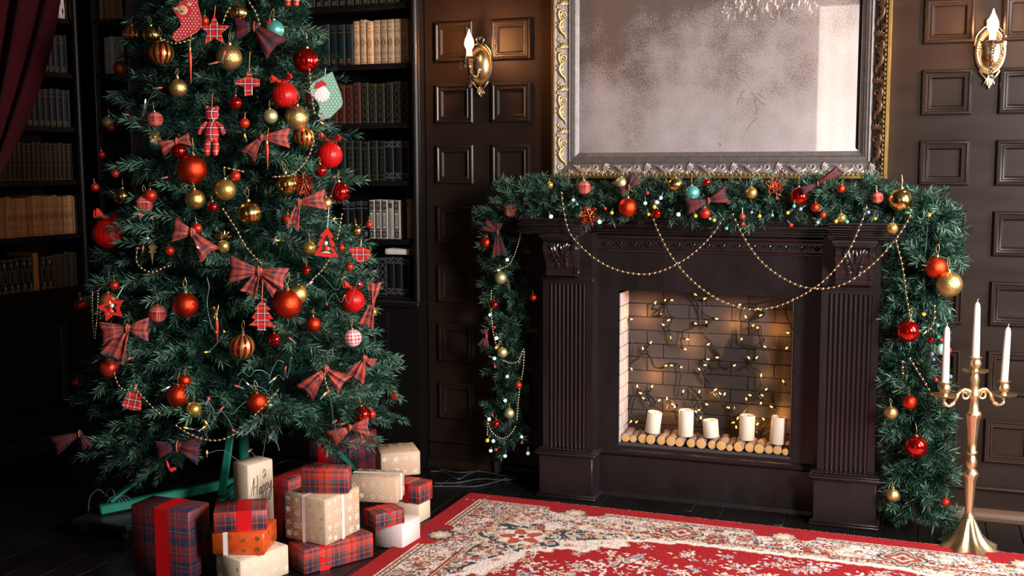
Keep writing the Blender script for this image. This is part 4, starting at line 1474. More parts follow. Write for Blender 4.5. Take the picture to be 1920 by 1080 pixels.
tr = random.Random(99)
tree = thing('christmas_tree', 'tall artificial green Christmas tree on a green steel stand, hung with ornaments', 'tree', (TX, TY, 0))
obj('trunk', MB().tube([(0, 0, .10), (0, 0, 1.5), (.0, 0, 2.78)], [.021, .017, .008], 12), 'trunk', tree, world=False)
VARS = {}
for L in (.62, .52, .42, .34, .24):
    VARS[L] = [branch_mesh(L, int(L * 1000) + k) for k in range(3)]
CAMAZ = math.atan2(CAM[1] - TY, CAM[0] - TX)
cnt = 0
zlev = []
for i in range(300):
    t = (i + .5) / 300
    # more attachment points low down, where the cone is wide
    z = .37 + 2.35 * (t ** 1.22)
    az = i * 2.39996 + tr.uniform(-.25, .25)
    if i % 3 == 0:                              # thicken the side that is seen
        az = CAMAZ + tr.uniform(-1.45, 1.45)
    back = math.cos(az - CAMAZ) < -.35
    R = (tree_r(z - .06) - .035 - .02 * (z > 1.15)) * tr.uniform(.86, 1.05)
    if TY + R * math.sin(az) > -.24:
        R = min(R, (-.24 - TY) / max(.2, math.sin(az)))
    da = (az - math.atan2(-.37, .24) + PI) % (2 * PI) - PI
    if abs(da) < .30 and z < .50:               # the tall gift stands in this gap
        z += .11
    L = min(VARS, key=lambda q: abs(q - R))
    me = tr.choice(VARS[L])
    k = R / L
    up = tr.uniform(-.06, .20) + .30 * max(0, (z - 1.2)) * .5
    o = link('branch', me, tree, (0, 0, z), (tr.uniform(-.5, .5), -up + .10, az), (k, k * tr.uniform(.9, 1.1), k))
    cnt += 1
# short inner growth that closes the crown around the trunk
inn = MB()
ir = random.Random(4)
for i in range(230):
    z = .36 + 2.25 * ir.random() ** 1.1
    az = ir.uniform(0, 2 * PI)
    R = tree_r(z) * ir.uniform(.45, .80)
    d = Vector((math.cos(az), math.sin(az), ir.uniform(-.25, .35))).normalized()
    p0 = Vector((0, 0, z)) + d * R * .45
    pth = [p0 + d * (R * .55) * s_ + Vector((0, 0, -.05 * s_ * s_)) for s_ in np.linspace(0, 1, 6)]
    inn.tube(pth, .002, 4, 1)
    needles(inn, spline(pth, 3), .034, 2, ir, 0, .0022)
for i in range(90):
    az = ir.uniform(0, 2 * PI)
    if abs((az - math.atan2(-.37, .24) + PI) % (2 * PI) - PI) < .5:
        continue
    d = Vector((math.cos(az), math.sin(az), ir.uniform(-.45, 0))).normalized()
    p0 = Vector((0, 0, ir.uniform(.40, .62))) + d * .05
    pth = [p0 + d * ir.uniform(.3, .42) * s_ + Vector((0, 0, -.06 * s_ * s_)) for s_ in np.linspace(0, 1, 6)]
    inn.tube(pth, .002, 4, 1)
    needles(inn, spline(pth, 3), .036, 2, ir, 0, .0022)
stuff(obj('inner_foliage', inn, ['needle', 'twig'], tree, world=False, smooth=False))

# steel stand: three legs with diagonal braces, on a dolly with casters


def flatbar(mb, a, b, wd, th, m=0):
    a, b = Vector(a), Vector(b)
    d = (b - a).normalized()
    s_ = d.cross(Vector((0, 0, 1)))
    s_ = s_.normalized() if s_.length > .05 else Vector((1, 0, 0))
    n_ = s_.cross(d)
    L = (b - a).length
    T = basis(d, s_, n_, a)
    mb.cbox((0, -wd / 2, -th / 2), (L, wd / 2, th / 2), min(wd, th) * .15, m, T)


legs = [AZ(186, 946, .095), AZ(418, 936, .10), AZ(700, 893, .10)]
legs[1] = AZ(412, 940, .085)
for k, e in enumerate(legs):
    b = MB()
    flatbar(b, (TX, TY, .095), (e.x, e.y, .075), .030, .034)
    obj('stand_leg', b, 'trunk', tree)
    b = MB()
    d = Vector((e.x - TX, e.y - TY, 0))
    flatbar(b, (TX + d.x * .05, TY + d.y * .05, .52 if k else .40), (TX + d.x * .93, TY + d.y * .93, .10), .028, .012)
    obj('stand_brace', b, 'trunk', tree)
b = MB()
e = legs[0]
wr_ = random.Random(6)
for k in range(4):
    c = Vector((e.x + .03 + .008 * k, e.y + .035 + .01 * k, .085))
    b.tube([c + Vector((.019 * math.cos(a) + .004 * math.sin(3 * a), .019 * math.cos(a) * .5, .026 * math.sin(a) + .004)) for a in np.linspace(0, 2 * PI, 15)], .0015, 5)
for q in (-1, 1):
    c = Vector((e.x + .02, e.y + .02, .12))
    b.tube(spline([c, c + Vector((q * .02, -.02, .03)), c + Vector((q * .05, -.03, .02 + .02 * q)), c + Vector((q * .06, -.03, -.02 + .03 * q))], 6), .0013, 5)
obj('tie_wire', b, 'whitewire', tree)
b = MB()
flatbar(b, (TX - .03, TY - .02, .02), (TX - .03, TY + .02, .02), .01, .01)
dl = thing('dolly', 'black flat wooden dolly on casters under the left leg of the tree stand', 'dolly', (e.x - .0, e.y - .02, 0))
obj('board', MB().cbox((-.062, -.05, .032), (.175, .10, .056), .004), 'black', dl, world=False)
for (x_, y_) in ((-.02, -.03), (.15, -.03), (-.02, .08), (.15, .08)):
    w_ = MB()
    w_.lathe([(.004, -.007), (.014, -.0065), (.0155, -.004), (.0155, .004), (.014, .0065), (.004, .007)], 16, 0, Matrix.Translation((x_, y_, .0155)) @ Matrix.Rotation(PI / 2, 4, 'Y'))
    c = obj('caster', w_, 'black', dl, world=False)
    f_ = MB().cbox((x_ - .010, y_ - .008, .012), (x_ - .0085, y_ + .008, .032), .0003).cbox((x_ + .0085, y_ - .008, .012), (x_ + .010, y_ + .008, .032), .0003).lathe([(.006, -.0105), (.006, .0105)], 10, 0, Matrix.Translation((x_, y_, .0155)) @ Matrix.Rotation(PI / 2, 4, 'Y'))
    obj('fork', f_, 'chrome', c, world=False)


def TS(u, w, off=0.0):
    """where the sight line first meets the crown of the tree"""
    d = ray(u, w) / F_PX
    best = None
    for t in np.arange(2.6, 5.2, .006):
        p = CAM + d * t
        rr = math.hypot(p[0] - TX, p[1] - TY)
        q = rr - (tree_r(p[2]) + off)
        if q <= 0:
            return Vector(p)
        if best is None or q < best[0]:
            best = (q, p)
    return Vector(best[1])


# ================================================================== ORNAMENTS
def sphere_mesh(name, mats, kind):
    mb = MB()
    n = 14
    prof = [(max(1e-6, math.sin(PI * i / n)), -math.cos(PI * i / n)) for i in range(n + 1)]
    if kind == 'plain':
        mb.lathe(prof, 28)
    elif kind == 'uv':
        mb.lathe(prof, 28, uvr=2.0)
    elif kind == 'ribbed':      # alternating polished and gold ribs
        mb.lathe(prof, 72, 0, None, lambda i, q: 1 + .030 * abs(math.cos(6 * q)), None, lambda i, k: (1 if (k // 3) % 4 in (1, 3) else 0))
    elif kind == 'rib1':
        mb.lathe(prof, 72, 0, None, lambda i, q: 1 + .045 * abs(math.cos(7 * q)))
    elif kind == 'satin':
        mb.lathe(prof, 72, 0, None, lambda i, q: 1 + (.010 + .05 * max(0, -math.cos(PI * i / n)) ** 3) * math.cos(18 * q))
    elif kind == 'net':         # raised diamond net
        mb.lathe(prof, 28)
        for s_ in (-1, 1):
            for k in range(7):
                mb.tube([(math.sin(PI * t) * math.cos(s_ * 2.6 * t + k * 2 * PI / 7), math.sin(PI * t) * math.sin(s_ * 2.6 * t + k * 2 * PI / 7), -math.cos(PI * t)) for t in np.linspace(.06, .94, 14)], .05, 4)
    return mb.mesh(name, mats, ang=0 if kind != 'net' else 40)


BALL = {
    'g_gold': sphere_mesh('gold_glitter_ball', ['g_gold'], 'plain'), 'g_red': sphere_mesh('red_glitter_ball', ['g_red'], 'plain'),
    'm_gold': sphere_mesh('satin_gold_ball', ['m_gold'], 'plain'), 'm_lgold': sphere_mesh('pale_gold_ball', ['m_lgold'], 'plain'),
    's_gold': sphere_mesh('mirror_gold_ball', ['s_gold'], 'plain'), 'm_red': sphere_mesh('satin_red_ball', ['m_red'], 'plain'),
    's_red': sphere_mesh('mirror_red_ball', ['s_red'], 'plain'), 'teal': sphere_mesh('teal_ball', ['teal'], 'plain'),
    'frost': sphere_mesh('frosted_ball', ['frost'], 'plain'), 'plaid': sphere_mesh('plaid_ball', ['pl_ball'], 'uv'),
    'ging': sphere_mesh('gingham_ball', ['pl_ging'], 'uv'), 'ribbed': sphere_mesh('ribbed_ball', ['s_red', 'm_gold'], 'ribbed'),
    'ribgold': sphere_mesh('ribbed_gold_ball', ['s_gold'], 'rib1'), 'satin': sphere_mesh('satin_cloth_ball', ['satin'], 'satin'),
    'goldtex': sphere_mesh('threaded_gold_ball', ['g_goldtex'], 'plain'), 'net': sphere_mesh('net_gold_ball', ['m_gold'], 'net'),
}
capm = MB().lathe([(.20, .94), (.21, 1.0), (.19, 1.02), (.19, 1.10), (.12, 1.13), (1e-6, 1.13)], 12)
capm.tube([(.10 * math.cos(a), 0, 1.20 + .10 * math.sin(a)) for a in np.linspace(0, 2 * PI, 13)], .022, 5)
CAPM = capm.mesh('cap', ['goldbead'])
CORDS = {}
for nm in ('goldcord', 'orangecord', 'whitecord'):
    c = MB().tube(spline([(0, 0, 1.28), (-.16, .02, 1.7), (-.10, .10, 2.15)], 6), .020, 5).tube(spline([(0, 0, 1.28), (.16, .02, 1.7), (-.10, .10, 2.15)], 6), .020, 5)
    CORDS[nm] = c.mesh('hanging_cord', [nm])
bownet = MB()
for s_, w in ((-1, .5), (1, .5), (-1, .3), (1, .3)):
    for layer in (0,):
        vs = []
        for i in range(7):
            t = i / 6
            for j in range(7):
                q = j / 6 - .5
                z = 1.02 + .62 * t * (w + .25) + .10 * math.sin(q * 9 + t * 3)
                vs.append((s_ * (.08 + .80 * t * (1.2 - w)) + .06 * math.sin(q * 8), -.28 + q * (.15 + .9 * t) * .8, z + .18 * math.cos(q * 6) * t))
        bownet.add(vs, [(i * 7 + j, i * 7 + j + 1, i * 7 + 8 + j, i * 7 + 7 + j) for i in range(6) for j in range(6)])
bownet.ball((0, 0, 1.05), .20, 10, 7)
BOWNET = bownet.mesh('organza_bow', ['organza'], ang=0)
orr = random.Random(17)
MANTEL_Y = -.335


def orn_pos(u, w, where, Rm):
    if where == 'tree':
        return TS(u, w, -.030)
    return AY(u, w, where)


def bauble(kind, u, w, r, label, where='tree', cord='goldcord', name='bauble', group=None, cap=True):
    p = orn_pos(u, w, where, r)
    R = r * mpp(p)
    o = link(name, BALL[kind], None, p, (orr.uniform(-.12, .12), orr.uniform(-.12, .12), orr.uniform(0, 6)), R)
    tag(o, label, 'ornament', group)
    if kind == 'satin':
        b = link('organza_bow', BOWNET, o)
        b.rotation_euler = (0, 0, -o.rotation_euler.z + .35)
    elif cap:
        link('cap', CAPM, o)
        if cord:
            link('hanging_cord', CORDS[cord], o)
    return o


T_ = 'tree'
for a in [
    ('g_gold', 430, 108, 24, 'large gold glitter bauble high on the tree beside the tartan star'),
    ('g_gold', 334, 165, 17, 'medium gold glitter bauble below the striped one, upper left of tree'),
    ('s_gold', 285, 66, 17, 'shiny pale gold bauble beside the reindeer stocking'),
    ('ribbed', 302, 100, 23, 'ribbed red and gold bauble below the shiny pale gold one, top left'),
    ('ribbed', 247, 66, 17, 'dark ribbed red bauble at the upper left edge of the tree'),
    ('s_gold', 447, 24, 18, 'shiny gold bauble at the very top of the visible tree'),
    ('m_red', 383, 39, 9, 'small red bauble between red stocking and tartan star'),
    ('teal', 515, 56, 18, 'teal bauble behind the topmost dark plaid bow'),
    ('m_red', 505, 45, 8, 'small red bauble in front of the teal one'),
    ('s_red', 573, 114, 24, 'large mirror red bauble at the upper right of the tree'),
    ('satin', 534, 179, 24, 'red satin bauble with organza bow, upper centre right of the tree'),
    ('m_lgold', 507, 218, 14, 'pale green gold bauble beside the gold glitter one'),
    ('g_gold', 556, 221, 23, 'large gold glitter bauble below the upper red satin ball'),
    ('m_red', 458, 231, 10, 'small red bauble right of the plaid cloth doll'),
    ('plaid', 290, 224, 15, 'dark plaid cloth bauble left of the cloth doll'),
    ('m_gold', 203, 229, 11, 'dull gold bauble at the left edge below the corner books'),
    ('m_red', 208, 240, 7, 'tiny red bauble in front of the dull gold one at the left edge'),
    ('s_red', 441, 193, 13, 'shiny dark red bauble tucked below the tartan bell shape'),
    ('ribbed', 570, 257, 19, 'ribbed red and gold bauble partly behind the right red satin ball'),
    ('satin', 618, 291, 24, 'red satin bauble with organza bow at the right edge of the tree'),
    ('g_red', 360, 318, 28, 'largest red glitter bauble in the middle of the tree'),
    ('s_red', 335, 283, 15, 'shiny red bauble behind the plaid bow above the largest red glitter ball'),
    ('m_red', 191, 290, 7, 'tiny red bauble at the left edge, upper one of three'),
    ('m_red', 216, 325, 8, 'tiny red bauble at the left edge, middle of three'),
    ('m_red', 178, 351, 8, 'tiny red bauble at the left edge, lowest of three'),
    ('m_red', 441, 330, 10, 'small red bauble above right of the satin gold one'),
    ('m_gold', 422, 356, 20, 'satin gold bauble in the middle of the tree'),
    ('ribgold', 468, 400, 23, 'ribbed gold bauble hanging on a red ribbon'),
    ('goldtex', 366, 374, 19, 'gold threaded bauble directly below the largest red glitter ball'),
    ('s_gold', 538, 346, 21, 'shiny gold bauble left of the red sequin flower'),
    ('s_red', 637, 360, 19, 'mirror red bauble at the right edge beside the dark shelves'),
    ('plaid', 270, 383, 17, 'red plaid cloth bauble behind the satin red one on the left'),
    ('m_red', 282, 367, 12, 'satin red bauble overlapping a plaid cloth ball on the left'),
    ('s_gold', 229, 368, 15, 'dark gold shiny bauble half hidden at the left of the tree'),
    ('satin', 202, 438, 28, 'big red satin bauble with organza bow at the left edge of the tree'),
    ('m_red', 369, 428, 10, 'small red bauble at the knot of the left middle plaid bow'),
    ('m_red', 539, 411, 9, 'small red bauble at the left end of the right plaid bow'),
    ('m_red', 692, 421, 7, 'small red bauble hanging free in front of the white books'),
    ('m_red', 640, 465, 7, 'small red bauble touching the red wooden tree cut-out'),
    ('s_red', 574, 507, 9, 'small shiny red bauble right of the centre plaid bow'),
    ('net', 419, 462, 11, 'gold nut bauble with foil leaves in the middle of the tree'),
    ('m_red', 318, 470, 9, 'small red bauble below the left middle plaid bow'),
    ('m_red', 214, 535, 9, 'small red bauble above the red wooden star, lower left'),
    ('g_red', 152, 573, 12, 'dark red glitter bauble hanging at the far left branch tip'),
    ('g_gold', 204, 565, 17, 'gold glitter bauble behind the red wooden star'),
    ('plaid', 295, 588, 17, 'plaid cloth bauble right of the large left bow'),
    ('g_red', 348, 572, 24, 'red glitter bauble right of the plaid cloth ball, lower half of tree'),
    ('g_red', 538, 570, 28, 'large red glitter bauble in front of a gold one, right of the tartan tree'),
    ('g_gold', 558, 552, 19, 'gold glitter bauble behind the large red one, lower right'),
    ('g_red', 588, 608, 14, 'medium red glitter bauble on an orange cord, lower right'),
    ('satin', 662, 564, 22, 'red satin bauble with bow at the lower right edge of the tree'),
    ('ging', 661, 634, 17, 'pale red gingham bauble at the lower right of the tree'),
    ('net', 699, 585, 8, 'tiny gold net bauble between two plaid ribbons at the right edge'),
    ('ribbed', 453, 650, 24, 'ribbed red and gold bauble in the lower middle of the tree'),
    ('s_red', 515, 637, 13, 'shiny dark red bauble right of the lower ribbed one'),
    ('g_red', 333, 742, 21, 'red glitter bauble above the gold net one, bottom left of tree'),
    ('g_red', 346, 714, 12, 'red glitter bauble peeking out above a bigger red one, bottom left'),
    ('net', 363, 768, 14, 'gold net bauble near the bottom left of the tree'),
    ('g_red', 482, 755, 20, 'red glitter bauble beside the lowest bead chain, bottom middle'),
    ('g_red', 144, 717, 9, 'dark red bauble hanging in shadow at the far left'),
    ('m_red', 739, 743, 8, 'small red bauble hanging free from the lowest right branch tip'),
    ('m_red', 696, 777, 9, 'small red bauble in front of a shiny red one, bottom right'),
    ('s_red', 679, 778, 17, 'shiny red bauble behind a small red one, bottom right'),
    ('m_red', 205, 690, 18, 'satin red bauble half hidden below the large left bow'),
    ('m_gold', 580, 465, 13, 'gold bauble half hidden left of the red wooden tree cut-out'),
    ('ribgold', 668, 433, 11, 'small gold ribbed bauble with orange cord at the right edge'),
    ('s_red', 601, 320, 12, 'shiny red bauble below the right red satin ball'),
    ('s_red', 399, 388, 10, 'shiny red bauble below the satin gold one'),
    ('g_gold', 612, 381, 11, 'beige glitter bauble behind the right plaid bow'),
    ('teal', 292, 269, 13, 'dark teal bauble behind the gold snowflake'),
    ('g_red', 226, 128, 14, 'red cluster bauble at the upper left branch tip before the blank white books'),
    ('m_red', 655, 500, 8, 'small red bauble half hidden below the plaid cloth scrap, right edge'),
]:
    bauble(*a, cord='orangecord' if a[1] in (588, 668) else 'goldcord')

# ornaments on the mantel garland and its two side drops: depths follow the garland
GT, GLs, GRs = -.325, -.215, -.325
for k, u, w, r, yy, lab in [
    ('plaid', 1095, 352, 13, GT, 'plaid bauble on the mantel garland above the left red snowflake'),
    ('m_lgold', 1165, 343, 11, GT, 'pale gold bauble on the mantel garland beside the plaid bow point'),
    ('g_red', 1177, 389, 18, GT, 'red glitter bauble low on the left half of the mantel garland'),
    ('s_red', 1232, 400, 9, GT, 'small shiny red bauble with yellow light below the mantel garland'),
    ('ribgold', 1266, 346, 13, GT, 'ribbed amber gold bauble in the middle of the mantel garland'),
    ('teal', 1298, 362, 14, GT, 'dark teal bauble above the middle plaid bow on the mantel'),
    ('m_red', 1322, 400, 10, GT, 'red bauble hanging below the middle plaid bow on the mantel'),
    ('s_red', 1325, 342, 7, GT, 'tiny shiny red bauble at the top edge of the mantel garland'),
    ('m_gold', 1409, 362, 11, GT, 'dull gold bauble right of centre on the mantel garland'),
    ('s_red', 1498, 368, 17, GT, 'shiny red bauble under the long plaid bow on the mantel'),
    ('g_red', 1577, 354, 8, GT, 'red glitter bauble right of the long plaid bow on the mantel'),
    ('g_red', 1529, 389, 9, GT, 'small red glitter bauble hanging below the long plaid bow'),
    ('m_red', 1543, 403, 6, GT, 'tiny red bauble at the lower rim of the mantel garland'),
    ('net', 1578, 409, 8, GT, 'small gold net bauble resting above the right capital'),
    ('plaid', 1645, 371, 11, GT, 'plaid bauble beside the shiny gold one at the mantel right end'),
    ('s_gold', 1688, 375, 22, GT, 'large shiny gold bauble at the right corner of the mantel'),
    ('net', 1673, 428, 10, -.36, 'gold net bauble hanging in front of the right capital'),
    ('net', 1031, 347, 6, GT, 'small gold bauble at the left end of the mantel garland'),
    ('plaid', 958, 394, 14, GLs, 'plaid bauble at the top of the left garland drop'),
    ('g_red', 912, 455, 11, GLs, 'red glitter bauble behind the plaid bow of the left garland drop'),
    ('m_lgold', 939, 521, 12, GLs, 'pale gold bauble below the plaid bow, left garland drop'),
    ('s_red', 927, 571, 8, GLs, 'small shiny red bauble on the left garland drop'),
    ('g_red', 1000, 558, 7, GLs, 'small red bauble hanging free right of the left garland drop'),
    ('m_lgold', 942, 661, 10, GLs, 'gold bauble halfway down the left garland drop'),
    ('m_red', 972, 722, 7, GLs, 'small red bauble on the bead chain of the left garland drop'),
    ('m_lgold', 955, 775, 10, GLs, 'lowest gold bauble on the left garland drop'),
    ('s_red', 930, 795, 8, GLs, 'dark red bauble near the foot of the left garland drop'),
    ('g_red', 1755, 502, 21, GRs, 'red glitter bauble above the big gold one, right garland drop'),
    ('g_gold', 1780, 533, 24, GRs - .02, 'big gold glitter bauble standing out from the right garland drop'),
    ('s_red', 1703, 621, 21, GRs, 'upper mirror red bauble on the right garland drop'),
    ('s_red', 1745, 637, 6, GRs, 'tiny shiny red bauble left of the frosted teal one'),
    ('frost', 1767, 655, 11, GRs, 'frosted teal bauble on the right garland drop'),
    ('m_red', 1779, 657, 6, GRs, 'tiny red bauble right of the frosted teal one'),
    ('g_red', 1706, 754, 14, GRs, 'red glitter bauble between two mirror red ones, right garland drop'),
    ('g_gold', 1671, 774, 13, GRs, 'gold glitter bauble hanging free left of the right garland drop'),
    ('s_red', 1718, 837, 21, GRs, 'lower mirror red bauble on the right garland drop'),
    ('g_gold', 1674, 929, 13, GRs, 'gold glitter bauble at the foot of the right garland drop'),
    ('m_red', 1773, 941, 8, GRs, 'small red bauble at the foot of the right garland drop beside the candelabrum'),
]:
    bauble(k, u, w, r, lab, yy)


# ------------------------------------------------------------------ plaid bows
def bow(p, lobes, label, m='pl_bow', knot='orangecord', group=None, thick=.30, tails=()):
    """lobes: (dx, dy, width) in photo pixels from the knot"""
    s_ = mpp(p)
    o = thing('plaid_bow', label, 'bow', p)
    T = basis(VR, VU, VN, p)
    for kind, lst in (('loop', lobes), ('tail', tails)):
        for (dx, dy, w) in lst:
            L = math.hypot(dx, dy) * s_
            ang = math.atan2(-dy, dx)
            w2 = w * s_
            mb = MB()
            NI, NJ = 14, 10
            vs, uvs_ = [], {}
            for i in range(NI + 1):
                q = i / NI
                if kind == 'loop':
                    t = math.sin(PI * q)
                    t = t ** .8
                    side = math.cos(PI * q) * math.sin(PI * min(1, t * .98)) if t < 1 else 0
                    h = (1 if q < .5 else -1) * thick * L * (math.sin(PI * t) ** .7 if 0 < t < 1 else 0) * .55
                else:
                    t = q
                    h = .006 * math.sin(q * 5)
                for j in range(NJ + 1):
                    v = j / NJ - .5
                    wid = w2 * (.16 + .84 * t ** .9)
                    pl = .085 * w2 * math.cos(v * 15 + ang * 3) * (1.0 - .5 * t) * min(1, t * 4)
                    bul = (1 - (2 * v) ** 2) * .10 * w2 * (1 if q < .5 else -1) if kind == 'loop' else 0
                    x_, y_ = t * L * (1 - .05 * math.cos(v * 6)), v * wid
                    vs.append((x_ * math.cos(ang) - y_ * math.sin(ang), x_ * math.sin(ang) + y_ * math.cos(ang), h + pl + bul + .004))
            fs, uv = [], []
            for i in range(NI):
                for j in range(NJ):
                    fs.append((i * (NJ + 1) + j, i * (NJ + 1) + j + 1, (i + 1) * (NJ + 1) + j + 1, (i + 1) * (NJ + 1) + j))
                    k = 2 * L if kind == 'loop' else L
                    f = lambda a, b: (a / NI * k + dx * .001, (b / NJ) * w2 * 1.15 + dy * .001)
                    uv.append((f(i, j), f(i, j + 1), f(i + 1, j + 1), f(i + 1, j)))
            mb.add(vs, fs, 0, uv, T)
            obj(kind, mb, m, o, ang=0)
    wmax = max([l[2] for l in lobes] + [20])
    kn = MB().ball((0, 0, .012), wmax * .16 * s_, 12, 8, 0, T, (1.0, 1.1, .8))
    obj('knot', kn, m, o, ang=0, boxuv=1.0)
    obj('knot_tie', MB().tube([Vector(p) + VN * (.012 + .95 * wmax * .15 * s_ * max(0, math.cos(a))) + VU * (wmax * .18 * s_ * math.sin(a)) for a in np.linspace(-1.7, 1.7, 12)], .0016, 6), knot, o)
    return o


for (u, w, lobes, lab, m, tails) in [
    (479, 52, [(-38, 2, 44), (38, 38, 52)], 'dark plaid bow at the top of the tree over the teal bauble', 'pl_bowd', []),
    (492, 259, [(50, 0, 38), (-26, 34, 34)], 'plaid bow over the red icicle in the upper middle of the tree', 'pl_bow', []),
    (333, 265, [(-32, 14, 34), (24, -4, 26)], 'plaid bow above the largest red glitter bauble', 'pl_bow', []),
    (362, 436, [(-36, -6, 48), (32, 40, 44)], 'plaid bow at left middle of the tree, lobes spread up left and down right', 'pl_bow', []),
    (487, 509, [(-56, -4, 52), (48, 14, 44)], 'widest plaid bow in the centre of the tree', 'pl_bow', [(-22, 42, 34), (34, 36, 34)]),
    (562, 380, [(48, -6, 40)], 'plaid bow at the right of the tree left of the mirror red bauble', 'pl_bow', [(-14, 48, 26)]),
    (241, 615, [(-50, 10, 44), (38, 2, 46)], 'plaid bow with hanging tail at the lower left of the tree', 'pl_bow', [(-30, 56, 50)]),
    (612, 692, [(-40, 44, 44), (34, 28, 42)], 'plaid bow with drooping loops at the lower right of the tree', 'pl_bow', []),
    (684, 672, [(-20, 40, 42), (18, 10, 22)], 'small plaid bow beside the drooping one, right edge of the tree', 'pl_bow', []),
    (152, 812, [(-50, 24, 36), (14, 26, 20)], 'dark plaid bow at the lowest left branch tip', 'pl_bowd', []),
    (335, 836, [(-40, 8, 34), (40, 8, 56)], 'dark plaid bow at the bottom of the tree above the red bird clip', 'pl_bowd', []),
    (657, 801, [(-36, 22, 34), (34, -2, 34)], 'plaid bow hanging over the green stand brace at the bottom right', 'pl_bow', []),
    (700, 566, [(2, -36, 28)], 'plaid ribbon bow at the right edge above the tiny gold net bauble', 'pl_bow', [(-14, 46, 30)]),
]:
    bow(TS(u, w, .010), lobes, lab, m, 'orangecord', None, .30, tails)
for (u, w, yy, lobes, lab, tails) in [
    (933, 436, GLs - .02, [(-26, -16, 28), (2, -18, 18)], 'dark plaid bow with tail at the top of the left garland drop', [(4, 44, 30)]),
    (1327, 377, GT - .02, [(-40, 10, 34), (36, -12, 34)], 'dark plaid bow in the middle of the mantel garland', []),
    (1531, 345, GT - .02, [(-30, 14, 18), (42, -26, 18)], 'long narrow plaid bow sticking up against the mirror frame', []),
    (1178, 352, GT, [(14, -22, 34), (-16, 6, 22)], 'dark plaid bow on the left half of the mantel garland', []),
    (912, 630, GLs, [(-6, 20, 24), (-4, -14, 18)], 'dark red plaid bow halfway down the left garland drop', []),
]:
    bow(AY(u, w, yy), lobes, lab, 'pl_bowd', 'orangecord', None, .30, tails)


# ------------------------------------------------------------------ flat and figured ornaments
def face(p, tilt=0.0):
    """local frame: x right, z up, -y towards the camera"""
    T = basis(VR, -VN, VU, p) @ Matrix.Rotation(tilt, 4, 'Y')
    return T


def flat(name, u, w, label, outline, th, m, cat='ornament', tilt=0.0, cord=None, where='tree', off=.045, boxuv=1.0, scale=None):
    p = TS(u, w, off) if where == 'tree' else AY(u, w, where)
    s_ = mpp(p)
    o = thing(name, label, cat, p)
    T = face(p, tilt)
    pts = [(x * s_, -y * s_) for x, y in outline]
    obj('body', MB().prism(pts, th, 0, T), m, o, smooth=False, boxuv=0)
    b = o.children[0]
    # box-projected uv in the ornament's own plane
    me = b.data
    uvl = me.uv_layers.new(name='UVMap') if not me.uv_layers else me.uv_layers[0]
    Ti = (W(o).inverted() @ T).inverted()
    for pl_ in me.polygons:
        for li, vi in zip(pl_.loop_indices, pl_.vertices):
            q = Ti @ me.vertices[vi].co
            uvl.data[li].uv = (q.x + .011, q.z + .017)
    if cord:
        x, y0, y1, cm = cord
        obj('hanging_cord', MB().tube([T @ Vector((x * s_, 0, -y0 * s_)), T @ Vector((x * s_ + .002, .004, -y1 * s_))], .0013, 6), cm, o)
    return o, T, s_


def starpts(R, r, n=5, rot=-PI / 2):
    return [((R if k % 2 == 0 else r) * math.cos(rot + k * PI / n), (R if k % 2 == 0 else r) * math.sin(rot + k * PI / n)) for k in range(2 * n)]


flat('fabric_star', 402, 58, 'red tartan fabric star beside the red stocking, top of the tree', [(x, y) for x, y in starpts(30, 13)], .010, 'pl_tart', cord=(0, -28, -48, 'orangecord'))
tree_o = [(0, -27), (16, -10), (9, -8), (21, 8), (12, 9), (25, 24), (7, 22), (7, 30), (-7, 30), (-7, 22), (-24, 20), (-11, 9), (-19, 6), (-8, -8), (-14, -10)]
flat('fabric_tree', 491, 590, 'red tartan fabric fir tree in the lower middle of the tree', [(x, y) for x, y in tree_o], .009, 'pl_tart', cord=(0, -26, -64, 'orangecord'))
bell = [(-3, -24), (4, -24), (5, -14), (20, -11), (19, 2), (6, 3), (6, 18), (-8, 20), (-9, 3), (-25, -2), (-22, -10), (-5, -14)]
flat('fabric_cross_shape', 467, 160, 'red tartan fabric shape hanging on a red ribbon, upper middle of the tree', bell, .009, 'pl_tart', cord=(0, -24, -64, 'orangecord'))
flat('fabric_tag', 249, 752, 'red tartan fabric tag at the lower left of the tree', [(-10, -16), (12, -18), (18, 14), (2, 17), (-18, 13)], .008, 'pl_tart', tilt=.2, cord=(0, -14, -34, 'orangecord'))
flat('fabric_heart', 676, 480, 'red tartan fabric scrap at the right edge of the tree', [(-22, -14), (0, -18), (20, -10), (16, 4), (0, 14), (-14, 2)], .010, 'pl_tart', cord=(0, -14, -30, 'goldcord'))
boot = [(-10, -42), (17, -54), (20, -40), (27, -12), (28, 4), (18, 14), (-8, 28), (-20, 32), (-26, 26), (-24, 16), (-14, 8), (-10, 2), (-13, -10), (-24, -26)]
o, T, s_ = flat('stocking', 350, 46, 'red polka dot felt stocking with a beige animal head, top of the tree', boot, .012, 'redfelt', cord=(10, -50, -66, 'whitecord'))
dots = MB()


def inside(x, y, P):
    c = False
    for i in range(len(P)):
        (x1, y1), (x2, y2) = P[i], P[i - 1]
        if (y1 > y) != (y2 > y) and x < (x2 - x1) * (y - y1) / (y2 - y1) + x1:
            c = not c
    return c


def dotfield(P, T, s_, pitch, r, skip, y0=-.0072):
    d = MB()
    row_ = 0
    for yy in np.arange(-60, 60, pitch * .8):
        row_ += 1
        for xx in np.arange(-60, 60, pitch):
            x_ = xx + (pitch / 2 if row_ % 2 else 0)
            if all(inside(x_ + ox, yy + oy, P) for ox, oy in ((2, 0), (-2, 0), (0, 2), (0, -2))) and not skip(x_, yy):
                n = 8
                d.add([T @ Vector(((x_ + r * math.cos(a)) * s_, y0, -(yy + r * math.sin(a)) * s_)) for a in np.linspace(0, 2 * PI, n + 1)[:-1]], [tuple(range(n))[::-1]])
    return d


